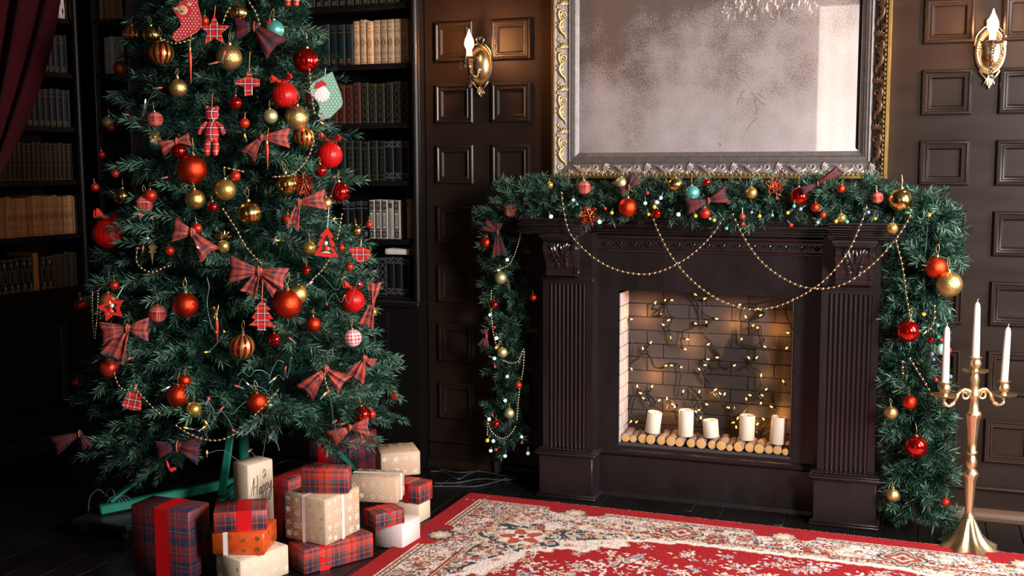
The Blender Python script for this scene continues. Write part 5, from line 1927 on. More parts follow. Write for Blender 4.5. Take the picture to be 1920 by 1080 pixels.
stuff(obj('polka_dots', dotfield(boot, T, s_, 6.2, 1.15, lambda x, y: (x + 6) ** 2 + (y + 26) ** 2 < 230), 'whitefelt', o, smooth=False))
hd = MB()
hd.ball((-7 * s_, -.007, 26 * s_), 10 * s_, 16, 8, 0, T, (1, .18, .92))
for q in (-1, 1):
    hd.ball(((-7 + q * 12) * s_, -.007, (33 + q * 4) * s_), 5 * s_, 10, 6, 0, T @ Matrix.Translation((0, 0, 0)), (1.1, .25, .55))
hb = obj('animal_head', hd, 'beige', o)
nz = MB().ball((-7 * s_, -.0105, 23 * s_), 3.2 * s_, 10, 6, 0, T, (1.1, .4, .8))
obj('nose', nz, 'redfelt', hb)
ey = MB()
for q in (-1, 1):
    ey.ball(((-7 + q * 4) * s_, -.0098, 29 * s_), 1.0 * s_, 6, 4, 0, T, (1, .5, 1))
obj('eye', ey, 'black', hb)
boot2 = [(-19, -32), (17, -52), (32, -14), (36, 4), (34, 12), (12, 34), (-2, 37), (-10, 30), (-6, 18), (-8, 8), (-24, -12), (-26, -20)]
o, T, s_ = flat('stocking', 606, 187, 'mint polka dot felt stocking with a white felt patch, upper right edge of the tree', boot2, .012, 'mint', cord=(3, -44, -60, 'whitecord'), off=.02)
stuff(obj('polka_dots', dotfield(boot2, T, s_, 6.6, 1.25, lambda x, y: (x + 2) ** 2 + (y + 14) ** 2 < 240), 'whitefelt', o, smooth=False))
pa = MB().ball((-2 * s_, -.0065, 12 * s_), 13 * s_, 18, 8, 0, T, (.95, .10, 1.0))
for k in range(7):
    a = PI + k * PI / 6
    pa.ball(((-2 + 11.5 * math.cos(a)) * s_, -.0062, (11 + 12 * math.sin(a)) * s_), 4 * s_, 8, 5, 0, T, (1, .3, 1))
obj('felt_patch', pa, 'whitefelt', o)
cpo = MB().prism([(x * s_, -y * s_) for x, y in [(-15, -20), (-11, -31), (-1, -36), (9, -27), (0, -25), (-8, -20)]], .004, 0, T @ Matrix.Translation((0, -.0075, 0)))
obj('red_trim', cpo, 'redfelt', o, smooth=False)
# red wooden cut-outs with a white and red centre
wt = [(0, -33), (13, -16), (8, -15), (17, 1), (11, 2), (24, 20), (0, 22), (-22, 20), (-12, 2), (-17, 0), (-8, -15), (-13, -17)]
wi = [(0, -20), (7, -9), (4, -8), (11, 3), (7, 5), (14, 14), (-13, 14), (-6, 5), (-10, 3), (-4, -8), (-7, -9)]


def cutout(name, u, w, out, inn_, label, tilt, cord, off=.05):
    p = TS(u, w, off)
    s_ = mpp(p)
    o = thing(name, label, 'ornament', p)
    T = face(p, tilt)
    n = len(out)
    m_ = len(inn_)
    mb = MB()
    # frame as strips between resampled outlines
    def rs(P, N):
        P = [Vector((x, 0, -y)) for x, y in P] + [Vector((P[0][0], 0, -P[0][1]))]
        L = sum((b - a).length for a, b in zip(P, P[1:]))
        out_ = resample(P, L / N * .9999)[:N]
        return out_
    N = 66
    A, B = rs(out, N), rs(inn_, N)
    for y in (-.004, .004):
        pass
    vs = [T @ Vector((q.x * s_, y, q.z * s_)) for y, S in ((-.004, A), (-.004, B), (.004, A), (.004, B)) for q in S]
    fs = []
    for i in range(N):
        j = (i + 1) % N
        fs += [(i, N + i, N + j, j), (2 * N + i, 2 * N + j, 3 * N + j, 3 * N + i), (i, j, 2 * N + j, 2 * N + i), (N + i, 3 * N + i, 3 * N + j, N + j)]
    mb.add(vs, fs)
    obj('frame', mb, 'redlac', o, smooth=False, fix=True)
    f = MB()
    f.ball((0, 0, -6 * s_), 5.5 * s_, 10, 7, 0, T, (.8, .4, 1.1))
    f.ball((-1 * s_, -.001, 4 * s_), 4 * s_, 10, 7, 1, T, (.9, .5, 1))
    f.ball((0, 0, -14 * s_), 4 * s_, 10, 6, 1, T, (2.2, .4, .6))
    f.ball((5 * s_, -.001, -6 * s_), 3 * s_, 8, 6, 2, T, (1, .5, 1.1))
    obj('painted_centre', f, ['redlac', 'whitefelt', 'beige'], o)
    x, y0, y1 = cord
    obj('hanging_cord', MB().tube([T @ Vector((x * s_, 0, -y0 * s_)), T @ Vector((x * s_, .004, -y1 * s_))], .0013, 6), 'whitecord', o)


cutout('wooden_tree_ornament', 612, 460, wt, wi, 'red wooden fir tree cut-out with white painted centre, right side of tree', .06, (0, -32, -72))
st_o = [(x * 1.0, y) for x, y in starpts(27, 14, 5, -PI / 2 + .5)]
cutout('wooden_star_ornament', 209, 577, st_o, [(x * .55, y * .55) for x, y in st_o], 'red wooden star cut-out with white painted centre, lower left of tree', .5, (0, -20, -44))
# red icicles
for (u, w, h, lab, cordc) in ((357, 124, 34, 'red icicle ornament hanging right of the ribbed bauble, top left of tree', 'goldcord'), (501, 293, 27, 'orange red icicle ornament below the plaid bow, upper middle of tree', 'orangecord'),
                              (407, 622, 24, 'red icicle ornament with gold bells, left of the lower ribbed bauble', 'goldcord')):
    p = TS(u, w, .04)
    s_ = mpp(p)
    o = thing('icicle_ornament', lab, 'ornament', p)
    H = h * s_
    obj('body', MB().lathe([(1e-6, -H), (.0014, -H * .8), (.0035, -H * .2), (.0062, H * .3), (.0066, H * .55), (.0045, H * .85), (.003, H), (1e-6, H)], 14, 0, Matrix.Translation(p)), 'm_red', o)
    obj('cap', MB().lathe([(.0045, H * .86), (.005, H * .95), (.003, H * 1.1), (1e-6, H * 1.1)], 10, 0, Matrix.Translation(p)), 'goldbead', o)
    obj('hanging_cord', MB().tube([p + Vector((0, 0, H * 1.1)), p + Vector((.002, .01, H * 1.1 + .04))], .0011, 6), cordc, o)
    if h == 24:
        for k in range(5):
            obj('bell', MB().ball(p + Vector((-.006 + .005 * (k % 3), -.006, H * (1.15 + .25 * k) - (.09 if k > 3 else 0))), .0062, 9, 6), 's_gold', o)


# plaid cloth doll
def cloth_doll(u, w, label, m='pl_tart'):
    p = TS(u, w, .045)
    s_ = mpp(p)
    o = thing('cloth_doll', label, 'ornament', p)
    T = face(p)
    k = s_
    obj('head', MB().ball((0, 0, 26 * k), 13 * k, 18, 12, 0, T, (1, .8, 1.05)), m, o, boxuv=1.0)
    for q in (-1, 1):
        obj('ear', MB().ball((q * 9 * k, .002, 37 * k), 5 * k, 10, 7, 0, T, (1, .6, 1)), m, o, boxuv=1.0)
        obj('arm', MB().tube([T @ Vector(v) for v in spline([(q * 8 * k, 0, 10 * k), (q * 17 * k, -.004, 2 * k), (q * 24 * k, -.006, -12 * k)], 6)], [4.5 * k] * 4 + [5 * k] * 4 + [4.2 * k] * 4 + [2.5 * k], 10), m, o, boxuv=1.0)
        obj('leg', MB().tube([T @ Vector(v) for v in spline([(q * 6 * k, 0, -22 * k), (q * 8 * k, -.004, -36 * k), (q * 7 * k, -.008, -52 * k)], 6)], [6 * k] * 4 + [6.5 * k] * 5 + [6 * k] * 3 + [3 * k], 10), m, o, boxuv=1.0)
    obj('torso', MB().ball((0, 0, -7 * k), 14 * k, 18, 12, 0, T, (1, .8, 1.5)), m, o, boxuv=1.0)
    obj('hanging_cord', MB().tube([T @ Vector((0, 0, 38 * k)), T @ Vector((.001, .01, 66 * k))], .0011, 6), 'orangecord', o)


cloth_doll(397, 240, 'red plaid cloth doll with limbs hanging in the upper middle of the tree')
cloth_doll(548, -40, 'red plaid cloth doll whose legs dangle into view at the top right of the tree')
# glitter flower, snowflakes, narrow star
for (u, w, R, where, lab, m, nm, n) in ((1105, 405, 19, GT - .01, 'red copper glitter snowflake above the left capital of the mantel', 'glittorange', 'snowflake_ornament', 6),
                                  (290, 257, 12, 'tree', 'gold glitter snowflake on the left of the tree', 'g_gold', 'snowflake_ornament', 6), (569, 346, 21, 'tree', 'red copper sequin flower right of the shiny gold bauble', 'glittorange', 'flower_ornament', 7)):
    p = TS(u, w, .05) if where == 'tree' else AY(u, w, where)
    s_ = mpp(p)
    o = thing(nm, lab, 'ornament', p)
    T = face(p, .2)
    for k in range(n):
        a = 2 * PI * k / n
        mb = MB()
        d = Vector((math.cos(a), 0, math.sin(a)))
        c = Vector((-math.sin(a), 0, math.cos(a)))
        mb.tube([T @ (d * R * s_ * .05), T @ (d * R * s_)], .0016, 5)
        for t, l in ((.35, .34), (.58, .30), (.80, .18)):
            for q in (-1, 1):
                mb.tube([T @ (d * R * s_ * t), T @ (d * R * s_ * (t + l * .75) + c * q * R * s_ * l)], .0013, 5)
        obj('arm', mb, m, o)
    obj('centre', MB().ball((0, -.002, 0), 3.2 * s_, 8, 6, 0, T), m, o)
p = AY(1454, 348, GT - .01)
s_ = mpp(p)
o = thing('wire_flower', 'red wire poinsettia on the mantel garland right of centre', 'ornament', p)
T = face(p)
for k in range(11):
    a = 2 * PI * k / 11
    d = Vector((math.cos(a), -.25, math.sin(a))); c = Vector((-math.sin(a), 0, math.cos(a)))
    R = (20 if k % 2 else 15) * s_
    obj('petal', MB().tube([T @ v for v in spline([(0, 0, 0), d * R * .5 + c * R * .24, d * R, d * R * .5 - c * R * .24, Vector((0, 0, 0))], 6)], .0011, 5), 'glittorange', o)
obj('centre', MB().ball((0, -.004, 0), 2.6 * s_, 8, 6, 0, T), 'glittorange', o)
flat('narrow_star', 286, 466, 'narrow gold glitter star hanging at the left of the tree', [(0, -16), (3, -6), (10, -4), (5, 2), (7, 8), (2, 8), (0, 30), (-3, 8), (-8, 8), (-4, 2), (-9, -6), (-3, -6)], .004, 'g_gold', boxuv=1.0)
p = TS(319, 875, .03)
o = thing('bird_clip', 'small red ribbon bird clip on the lowest front branch of the tree', 'ornament', p)
T = face(p)
s_ = mpp(p)
obj('body', MB().ball((2 * s_, 0, -6 * s_), 5 * s_, 10, 7, 0, T, (1.1, .8, .8)).ball((-3 * s_, 0, 4 * s_), 8 * s_, 8, 6, 0, T @ Matrix.Rotation(-.3, 4, 'Y'), (.3, .3, 1.2)), 'redlac', o)
obj('wing', MB().ball((6 * s_, -.003, -4 * s_), 5 * s_, 8, 6, 0, T, (1.2, .3, .6)), 'redlac', o)
# foil leaves by the gold nut bauble
p = TS(418, 447, .05)
o = thing('foil_flower', 'gold foil leaves above the gold nut bauble, middle of the tree', 'ornament', p)
T = face(p)
s_ = mpp(p)
for k in range(6):
    a = .3 + k * PI / 5.5
    obj('leaf', MB().ball((0, 0, 8 * s_), 9 * s_, 8, 6, 0, T @ Matrix.Rotation(-a + PI / 2, 4, 'Y'), (.32, .12, 1)), 's_gold', o)


# ================================================================== GARLANDS, BEADS, LIGHT STRINGS
def sprig_mesh(seed, L=.105):
    rng = random.Random(seed)
    mb = MB()
    main = [Vector((L * t, .006 * math.sin(5 * t + seed), .012 * math.sin(2.5 * t))) for t in np.linspace(0, 1, 7)]
    mb.tube(main, .0016, 4, 2)
    needles(mb, spline(main, 3), .034, 3, rng, 0, .0019)
    for i in range(4):
        a = math.radians(rng.uniform(30, 60)) * (1 if i % 2 else -1)
        p = main[1 + i]
        d = Vector((math.cos(a), math.sin(a), rng.uniform(-.5, .5))).normalized()
        tw = [p + d * L * .55 * s_ for s_ in np.linspace(0, 1, 4)]
        mb.tube(tw, .0012, 4, 2)
        needles(mb, spline(tw, 3), .033, 3, rng, 1 if i in (0, 3) else 0, .0019)
    return mb.mesh('sprig', ['needle', 'needle_glint', 'twig'], smooth=False)


SPR = [sprig_mesh(300 + k) for k in range(6)]
gr = random.Random(31)


def garland(label, pts, n, size, flat_=None, wid=None):
    path = spline(pts, 14)
    L = sum((b - a).length for a, b in zip(path, path[1:]))
    path = resample(path, L / n * .9995)
    o = thing('garland', label, 'garland', path[0])
    obj('core', MB().tube(path, .012, 6), 'twig', o)
    inv = W(o).inverted()
    for i, p in enumerate(path[:-1]):
        t = (path[i + 1] - p).normalized()
        for k in range(1):
            for _ in range(20):
                d = Vector((gr.gauss(0, 1), gr.gauss(0, 1), gr.gauss(0, 1))).normalized()
                d = (d - t * d.dot(t)).normalized() + t * gr.uniform(-.75, .9)
                d.normalize()
                if not flat_ or flat_(d):
                    break
            s_ = size * gr.uniform(.75, 1.2) * (wid(i / n) if wid else 1)
            q = Vector((1, 0, 0)).rotation_difference(d)
            e = (q @ __import__('mathutils').Quaternion((1, 0, 0), gr.uniform(0, 6))).to_euler()
            link('sprig', gr.choice(SPR), o, inv @ (p + d * .004), e, s_)
    return o


back = lambda d: d.y < .35
garland('thick evergreen garland lying along the mantel shelf below the mirror',
        [AY(960, 368, -.19), AY(1010, 378, -.20), AY(1100, 386, -.22), AY(1220, 381, -.21), AY(1360, 382, -.22), AY(1500, 381, -.22), AY(1620, 382, -.22), AY(1690, 390, -.22), AY(1735, 420, -.23)],
        230, .84, lambda d: d.y < .35 and d.z > -.75)
garland('evergreen garland drop hanging left of the fireplace down to a black plug',
        [AY(965, 372, -.16), AY(938, 430, -.13), AY(945, 500, -.11), AY(958, 580, -.10), AY(952, 670, -.10), AY(952, 760, -.10), AY(958, 835, -.10)],
        135, .84, back, lambda t: 1.0 - .12 * t)
garland('evergreen garland drop hanging right of the fireplace behind the candelabrum',
        [AY(1715, 385, -.22), AY(1742, 450, -.21), AY(1728, 520, -.20), AY(1708, 600, -.20), AY(1712, 700, -.20), AY(1718, 790, -.20), AY(1722, 880, -.20), AY(1722, 965, -.21)],
        235, 1.04, lambda d: d.y < .45)


def beads(label, lines, r=.0054, pitch=.0200, tri=True):
    o = thing('bead_garland', label, 'beads', lines[0][0])
    bm, st_ = MB(), MB()
    for ln in lines:
        pth = spline(ln, 14)
        for q in resample(pth, pitch):
            bm.ball(q, r, 7, 5)
        st_.tube(pth[::3] + [pth[-1]], .0007, 4)
    stuff(obj('beads', bm, 'goldbead', o, ang=0))
    obj('string', st_, 'goldcord', o)
    return o


def PY(lst, y):
    return [AY(u, w, y) for u, w in lst]


def PYv(lst):
    return [AY(u, w, y) for u, w, y in lst]


beads('gold bead string swagging from the left mantel end across the frieze',
      [PYv([(1053, 362, -.33), (1057, 395, -.33), (1066, 432, -.335), (1085, 458, -.335), (1120, 488, -.32), (1160, 507, -.29), (1205, 514, -.27), (1245, 506, -.26), (1290, 482, -.27), (1330, 446, -.29), (1360, 404, -.31)])])
beads('longest gold bead string dipping in front of the firebox opening',
      [PYv([(1222, 402, -.32), (1236, 438, -.31), (1262, 485, -.29), (1300, 528, -.27), (1345, 560, -.26), (1395, 578, -.25), (1440, 578, -.25), (1485, 563, -.26), (1540, 530, -.31), (1585, 480, -.338), (1612, 425, -.335), (1626, 384, -.33)])])
beads('gold bead string from mantel centre to the right corner over the corbel',
      [PYv([(1374, 402, -.32), (1392, 440, -.31), (1420, 482, -.29), (1455, 513, -.28), (1500, 536, -.285), (1545, 541, -.30), (1590, 529, -.33), (1640, 492, -.335), (1682, 445, -.34), (1705, 408, -.335), (1708, 392, -.33)])])
beads('gold bead string hanging down the right garland drop',
      [PYv([(1680, 452, -.345), (1690, 490, -.335), (1697, 530, -.325), (1702, 570, -.325), (1712, 604, -.33), (1728, 623, -.33), (1743, 618, -.33), (1752, 598, -.325), (1752, 570, -.32)]),
       PYv([(1706, 672, -.32), (1722, 698, -.325), (1738, 724, -.325), (1748, 742, -.32)]), PYv([(1692, 678, -.32), (1693, 710, -.32)])])
beads('gold bead string on the left garland drop',
      [PYv([(983, 380, -.24), (979, 420, -.235), (972, 455, -.23), (962, 484, -.225), (953, 497, -.22), (935, 505, -.215)]), PYv([(995, 372, -.25), (1012, 381, -.26), (1030, 376, -.26), (1040, 362, -.26)]),
       PYv([(921, 545, -.215), (921, 585, -.215), (924, 620, -.215), (932, 650, -.215), (938, 640, -.215)]), PYv([(944, 676, -.215), (958, 681, -.22), (972, 676, -.22), (982, 655, -.22), (981, 690, -.22), (977, 712, -.22)]),
       PYv([(974, 730, -.22), (971, 760, -.22), (969, 790, -.22)]), PYv([(914, 815, -.215), (914, 790, -.215), (922, 810, -.215), (940, 822, -.215), (956, 815, -.215), (966, 800, -.215)])], .0042, .0110)


def PT(lst, off=.05):
    return [TS(u, w, off) for u, w in lst]


beads('gold bead chains draped over the upper half of the tree',
      [PT([(418, 392), (430, 410), (444, 432), (458, 458), (476, 480), (492, 496)]), PT([(641, 402), (637, 425), (632, 450)]), PT([(619, 482), (605, 505), (588, 522), (572, 538)]),
       PT([(257, 465), (256, 490), (268, 505), (288, 510), (306, 502), (318, 498)]), PT([(300, 72), (325, 81), (345, 78), (368, 70)]), PT([(580, 130), (582, 160), (585, 185), (590, 215)], .03),
       PT([(430, 15), (422, 30), (418, 45)]), PT([(468, 5), (480, 25), (488, 50)]), PT([(588, 265), (580, 290), (565, 312), (545, 328), (510, 332)]), PT([(420, 314), (440, 318), (458, 322)])], .0046, .0150)
beads('gold bead chains draped over the lower half of the tree',
      [PT([(214, 700), (222, 722), (236, 732), (246, 724)]), PT([(252, 728), (268, 745), (284, 762), (302, 778)]), PT([(330, 798), (352, 812), (378, 823), (404, 826), (428, 820), (448, 808)]),
       PT([(478, 778), (496, 760), (510, 744), (524, 728)]), PT([(608, 702), (611, 718), (616, 734)])], .0046, .0150)
beads('gold bead loops hanging free at the left edge of the tree',
      [PT([(173, 548), (173, 590), (176, 632)], .02), PT([(184, 545), (182, 590), (178, 634)], .02), PT([(189, 575), (187, 600)], .02)], .0040, .0100)


# string lights
BMESH = {k: MB().ball((0, 0, 0), 1.0, 12, 8).mesh('bulb', [k]) for k in ('b_yel', 'b_red', 'b_grn', 'b_blu', 'b_wht')}
STEM = MB().tube([(0, 0, .8), (.3, 0, 3.4)], .28, 6).mesh('stem', ['whitewire'])
lr2 = random.Random(8)


def berries(label, lst, yf, wirem='greenwire'):
    p0 = AY(lst[0][1], lst[0][2], yf)
    o = thing('berry_lights', label, 'lights', p0)
    pts = []
    for (k, u, w, r) in lst:
        p = AY(u, w, yf + lr2.uniform(-.012, .008))
        b = link('bulb', BMESH['b_' + k], o, p - p0, (lr2.uniform(-.9, .9), lr2.uniform(-.9, .9), lr2.uniform(0, 6)), r * mpp(p))
        link('stem', STEM, b)
        pts.append(p + Vector((0, .02, .012)))
    wide_ = max(q.x for q in pts) - min(q.x for q in pts) > .4
    pts.sort(key=lambda q: (round(q.x / .09) if wide_ else 0, -q.z))
    wv = MB()
    for a, b in zip(pts, pts[1:]):
        m_ = a.lerp(b, .5) + Vector((lr2.uniform(-.02, .02), .02, lr2.uniform(-.025, .005)))
        wv.tube(spline([a, m_, b], 6), .0011, 5)
    obj('wire', wv, wirem, o)
    return o


berries('coloured berry lights on a green wire along the mantel garland', [
    ('wht', 1033, 406, 4), ('wht', 1124, 416, 4), ('wht', 1210, 381, 3.5), ('wht', 1232, 379, 4), ('wht', 1239, 371, 3.5), ('yel', 1147, 399, 3.5), ('yel', 1227, 388, 4), ('yel', 1216, 402, 3), ('red', 1135, 391, 3),
    ('red', 1214, 362, 3), ('wht', 1272, 402, 4), ('grn', 1299, 371, 3), ('wht', 1075, 375, 3), ('grn', 1082, 383, 2.5), ('yel', 1304, 405, 3.5), ('yel', 1339, 412.6, 3.5), ('yel', 1424, 405, 3.5), ('yel', 1477, 399, 3.5), ('yel', 1567.6, 415, 3.5), ('yel', 1641, 410, 3),
    ('red', 1393, 420, 3.5), ('red', 1456.6, 371.6, 3), ('red', 1483.5, 422, 3.5), ('red', 1392, 406, 5), ('blu', 1331, 410, 3), ('blu', 1409, 398, 3), ('blu', 1501, 392, 3.5), ('blu', 1533, 417, 3.5), ('blu', 1628, 398, 3.5), ('grn', 1362, 428, 3.5),
    ('grn', 1448, 403.6, 3), ('grn', 1488.7, 386.5, 3.5), ('grn', 1588, 415.7, 3.5), ('grn', 1304, 375, 3)], -.345)
berries('white, red and yellow berry lights on the left garland drop', [
    ('wht', 951, 487, 3.5), ('wht', 935, 507, 3), ('wht', 919, 590.5, 3.5), ('wht', 931, 634, 3.5), ('wht', 927, 672, 3.5), ('wht', 951, 706, 3), ('wht', 947, 751, 3.5), ('wht', 917, 786, 3.5), ('wht', 925, 827, 3.5), ('wht', 920, 845, 3.5),
    ('wht', 947, 855, 3.5), ('wht', 990, 850, 3.5), ('wht', 978, 819, 3), ('yel', 913.6, 826, 4), ('yel', 930, 652, 3), ('red', 927, 614, 2.5), ('red', 928, 688, 2.5), ('red', 923, 778, 2.5), ('red', 930, 843, 3), ('red', 978, 830, 2.5), ('red', 1010, 390, 2.5)], -.215)
berries('coloured berry lights on a clear wire down the right garland drop', [
    ('yel', 1742, 403, 3.8), ('yel', 1732, 589, 4), ('grn', 1758, 610, 3.5), ('red', 1765, 637, 3), ('grn', 1760, 632, 3), ('blu', 1747, 664, 4), ('blu', 1750, 674, 3.5), ('yel', 1770, 686, 4), ('blu', 1782, 706, 4), ('red', 1755, 712, 4), ('yel', 1770, 713, 4), ('yel', 1768, 725, 3)], -.335, 'whitewire')
# mini lights of the tree: coloured tip in a clear holder, on clear wire
TIP = {k: MB().lathe([(1e-6, .0145), (.0012, .013), (.0024, .008), (.0027, .003), (.0024, 0)], 8).mesh('bulb', [k]) for k in ('t_red', 't_amb', 't_wht')}
HOLD = MB().lathe([(.0026, 0), (.0031, -.004), (.0031, -.016), (.0015, -.020)], 8).mesh('socket', ['whitewire'])
tl = [('red', 260, 402), ('red', 285, 409), ('red', 268, 467), ('wht', 275, 447), ('red', 402, 118), ('red', 297, 165), ('red', 238, 215), ('red', 310, 333), ('amb', 517, 450), ('amb', 420, 621), ('amb', 388, 660), ('amb', 646, 555), ('red', 612, 570),
      ('red', 547, 637), ('red', 535, 692), ('amb', 512, 712), ('amb', 546, 671), ('amb', 640, 705), ('red', 447, 725), ('red', 414, 768), ('red', 390, 750), ('amb', 388, 795), ('amb', 380, 803), ('amb', 352, 803), ('red', 438, 807), ('amb', 508, 759),
      ('red', 613, 737), ('amb', 607, 741), ('red', 628, 790), ('red', 640, 795), ('red', 505, 820), ('red', 468, 845), ('amb', 388, 850), ('wht', 467, 722), ('wht', 372, 465), ('red', 605, 212), ('red', 602, 224), ('amb', 607, 232), ('amb', 460, 257), ('red', 515, 450),
      ('red', 627, 332), ('amb', 625, 412), ('red', 620, 368), ('wht', 580, 532), ('red', 644, 521), ('wht', 675, 533), ('red', 420, 102), ('wht', 272, 193), ('red', 244, 672), ('wht', 312, 728)]
o = thing('string_lights', 'red and amber mini lights on clear wire wound through the tree', 'lights', (TX, TY - .4, 1.0))
iv = W(o).inverted()
pts = []
for k, u, w in tl:
    p = TS(u, w, .035)
    b = link('bulb', TIP['t_' + k], o, iv @ p, (lr2.uniform(-1.8, 1.8), lr2.uniform(-1.8, 1.8), 0))
    link('socket', HOLD, b)
    pts.append(p)
pts.sort(key=lambda q: (-round(q.z / .12), q.x))
wv = MB()
for a, b in zip(pts, pts[1:]):
    if (a - b).length < .16:
        m1 = a.lerp(b, .33) + Vector((0, lr2.uniform(-.01, .03), lr2.uniform(-.05, .03)))
        m2 = a.lerp(b, .66) + Vector((0, lr2.uniform(-.01, .03), lr2.uniform(-.05, .03)))
        obj('wire', MB().tube(spline([a, m1, m2, b], 6), .0009, 5), 'whitewire', o)
for ln in ([(445, 705), (455, 697), (468, 706), (478, 695), (492, 695), (506, 704)], [(504, 712), (512, 690), (522, 676), (533, 680)], [(612, 664), (622, 655), (626, 668), (638, 672)], [(405, 775), (420, 772), (436, 776), (446, 765), (462, 752)],
           [(388, 520), (392, 540), (388, 570), (396, 610), (402, 620)], [(400, 785), (394, 800), (380, 806)], [(505, 820), (518, 828), (524, 845)]):
    obj('wire', MB().tube(spline(PT(ln, .05), 8), .0012, 5), 'whitewire', o)


# ================================================================== RUG
RUGL = AZ(880, 928, .0)
RUGA = math.radians(-1.15)
PXS = .0031
SW, ST = 2.62, 1.06
ns, nt_ = int(SW / PXS), int(ST / PXS)
S, T2 = np.meshgrid(np.arange(ns) * PXS, np.arange(nt_) * PXS)
img = np.zeros((nt_, ns, 3))
C_RED, C_CREAM, C_NAVY, C_RUST, C_TAN, C_BLUE, C_WINE = [np.array(c) for c in ((.33, .012, .017), (.72, .61, .55), (.045, .062, .082), (.40, .085, .055), (.56, .38, .24), (.36, .38, .44), (.17, .010, .016))]
img[:] = C_RED
rr_ = random.Random(77)
dd = np.minimum(np.minimum(S, SW - S), T2)
# wavy inner boundary of the border band, with corner spandrel
L0, L1 = .078, .285
scal = .016 * np.abs(np.sin(S * 31)) + .016 * np.abs(np.sin(T2 * 31)) + .006 * np.sin(S * 140) + .006 * np.sin(T2 * 140)
corner = np.sqrt(np.maximum(1e-6, np.minimum(S, SW - S) * T2))
field = (dd > L1 + scal * .7) & (corner > .525 + .020 * np.sin(np.arctan2(T2, S) * 13) + .012 * np.sin(np.arctan2(T2, S) * 41) + .007 * np.sin(np.arctan2(T2, S) * 97))
band = (dd > L0) & ~field
img[band] = C_CREAM


def put(mask, c):
    img[mask] = c


def blob(cs, ct, R, c, n=0, amp=.3, rot=0.0, asp=1.0, where=None):
    i0, i1 = int(max(0, (cs - 1.5 * R) / PXS)), int(min(ns, (cs + 1.5 * R) / PXS + 1))
    j0, j1 = int(max(0, (ct - 1.5 * R) / PXS)), int(min(nt_, (ct + 1.5 * R) / PXS + 1))
    if i1 <= i0 or j1 <= j0:
        return
    x = S[j0:j1, i0:i1] - cs
    y = T2[j0:j1, i0:i1] - ct
    xr_, yr_ = x * math.cos(rot) + y * math.sin(rot), (-x * math.sin(rot) + y * math.cos(rot)) * asp
    th = np.arctan2(yr_, xr_)
    rad = R * (1 + amp * np.cos(n * th)) if n else R
    m_ = np.hypot(xr_, yr_) < rad
    if where is not None:
        m_ &= where[j0:j1, i0:i1]
    img[j0:j1, i0:i1][m_] = c


def curve(pts_, w, c, where=None):
    for (a, b), (a2, b2) in zip(pts_, pts_[1:]):
        N = max(2, int(math.hypot(a2 - a, b2 - b) / (PXS * .8)))
        for k in range(N):
            blob(a + (a2 - a) * k / N, b + (b2 - b) * k / N, w, c, where=where)


inband = (dd > L0 + .03) & ~field
# all-over flowers and vines in the border
for k in range(3600):
    s_, t_ = rr_.uniform(.08, SW - .08), rr_.uniform(.08, ST)
    if rr_.random() < .6:
        if rr_.random() < .6:
            t_ = rr_.uniform(.08, .28)
        else:
            s_ = rr_.uniform(.08, .28)
    j, i = min(nt_ - 1, int(t_ / PXS)), min(ns - 1, int(s_ / PXS))
    if not inband[j, i]:
        continue
    q = rr_.random()
    if q < .34:
        R = rr_.uniform(.007, .0155)
        blob(s_, t_, R * 1.25, rr_.choice((C_NAVY, C_WINE, C_TAN)), 6, .22, rr_.uniform(0, 3), where=inband)
        blob(s_, t_, R, rr_.choice((C_RUST, C_CREAM, C_TAN)), 6, .25, rr_.uniform(0, 3), where=inband)
        blob(s_, t_, R * .4, rr_.choice((C_CREAM, C_NAVY, C_RED)), where=inband)
    elif q < .75:
        a = rr_.uniform(0, 6.3)
        pp = [(s_ + .009 * k2 * math.cos(a + .42 * k2), t_ + .009 * k2 * math.sin(a + .42 * k2)) for k2 in range(6)]
        curve(pp, .0017, rr_.choice((C_NAVY, C_RUST, C_BLUE, C_TAN)), inband)
    else:
        blob(s_, t_, rr_.uniform(.004, .009), rr_.choice((C_NAVY, C_RUST, C_TAN, C_BLUE, C_RUST)), 0, 0, rr_.uniform(0, 3), 2.0, where=inband)
# guard stripes
for d0, d1, c in ((.074, .080, C_CREAM), (.080, .085, C_WINE), (.098, .103, C_NAVY), (.085, .098, C_TAN), (.232, .236, C_WINE), (.236, .246, C_TAN), (.246, .250, C_WINE)):
    put((dd > d0) & (dd < d1) & ((corner > .37) | (dd < .12)), c)
for k in range(int(SW / .014)):
    blob(k * .014, .0915, .0035, C_NAVY if k % 2 else C_CREAM)
    if k * .014 < ST:
        blob(.0915, k * .014, .0035, C_NAVY if k % 2 else C_CREAM)
for k in range(int(SW / .018)):
    if k * .018 > .62:
        blob(k * .018, .241, .0040, C_RUST if k % 2 else C_NAVY, where=~field)
    if .62 < k * .018 < ST:
        blob(.241, k * .018, .0040, C_RUST if k % 2 else C_NAVY, where=~field)
# notches of the red ground biting into the border, with fan palmettes under them
for along, horiz in ((.47, 1), (1.225, 1), (1.98, 1), (.50, 0)):
    for e in (-1, 1):
        a, b = (along + e * .066, .082)
        blob(*((a, b) if horiz else (b, a)), .042, C_RED, 0)
    cs, ct = (along, .108) if horiz else (.108, along)
    blob(cs, ct, .046, C_NAVY, 0, 0, 0, 1.2 if horiz else .85)
    blob(cs, ct, .038, C_TAN, 9, .12)
    blob(cs, ct, .020, C_CREAM, 9, .2)
    for k in range(9):
        a = (k - 4) * .36
        s2, t2 = (along + .105 * math.sin(a), .115 + .105 * math.cos(a)) if horiz else (.115 + .105 * math.cos(a), along + .105 * math.sin(a))
        blob(s2, t2, .011, C_NAVY)
        blob(s2, t2, .0055, C_CREAM)
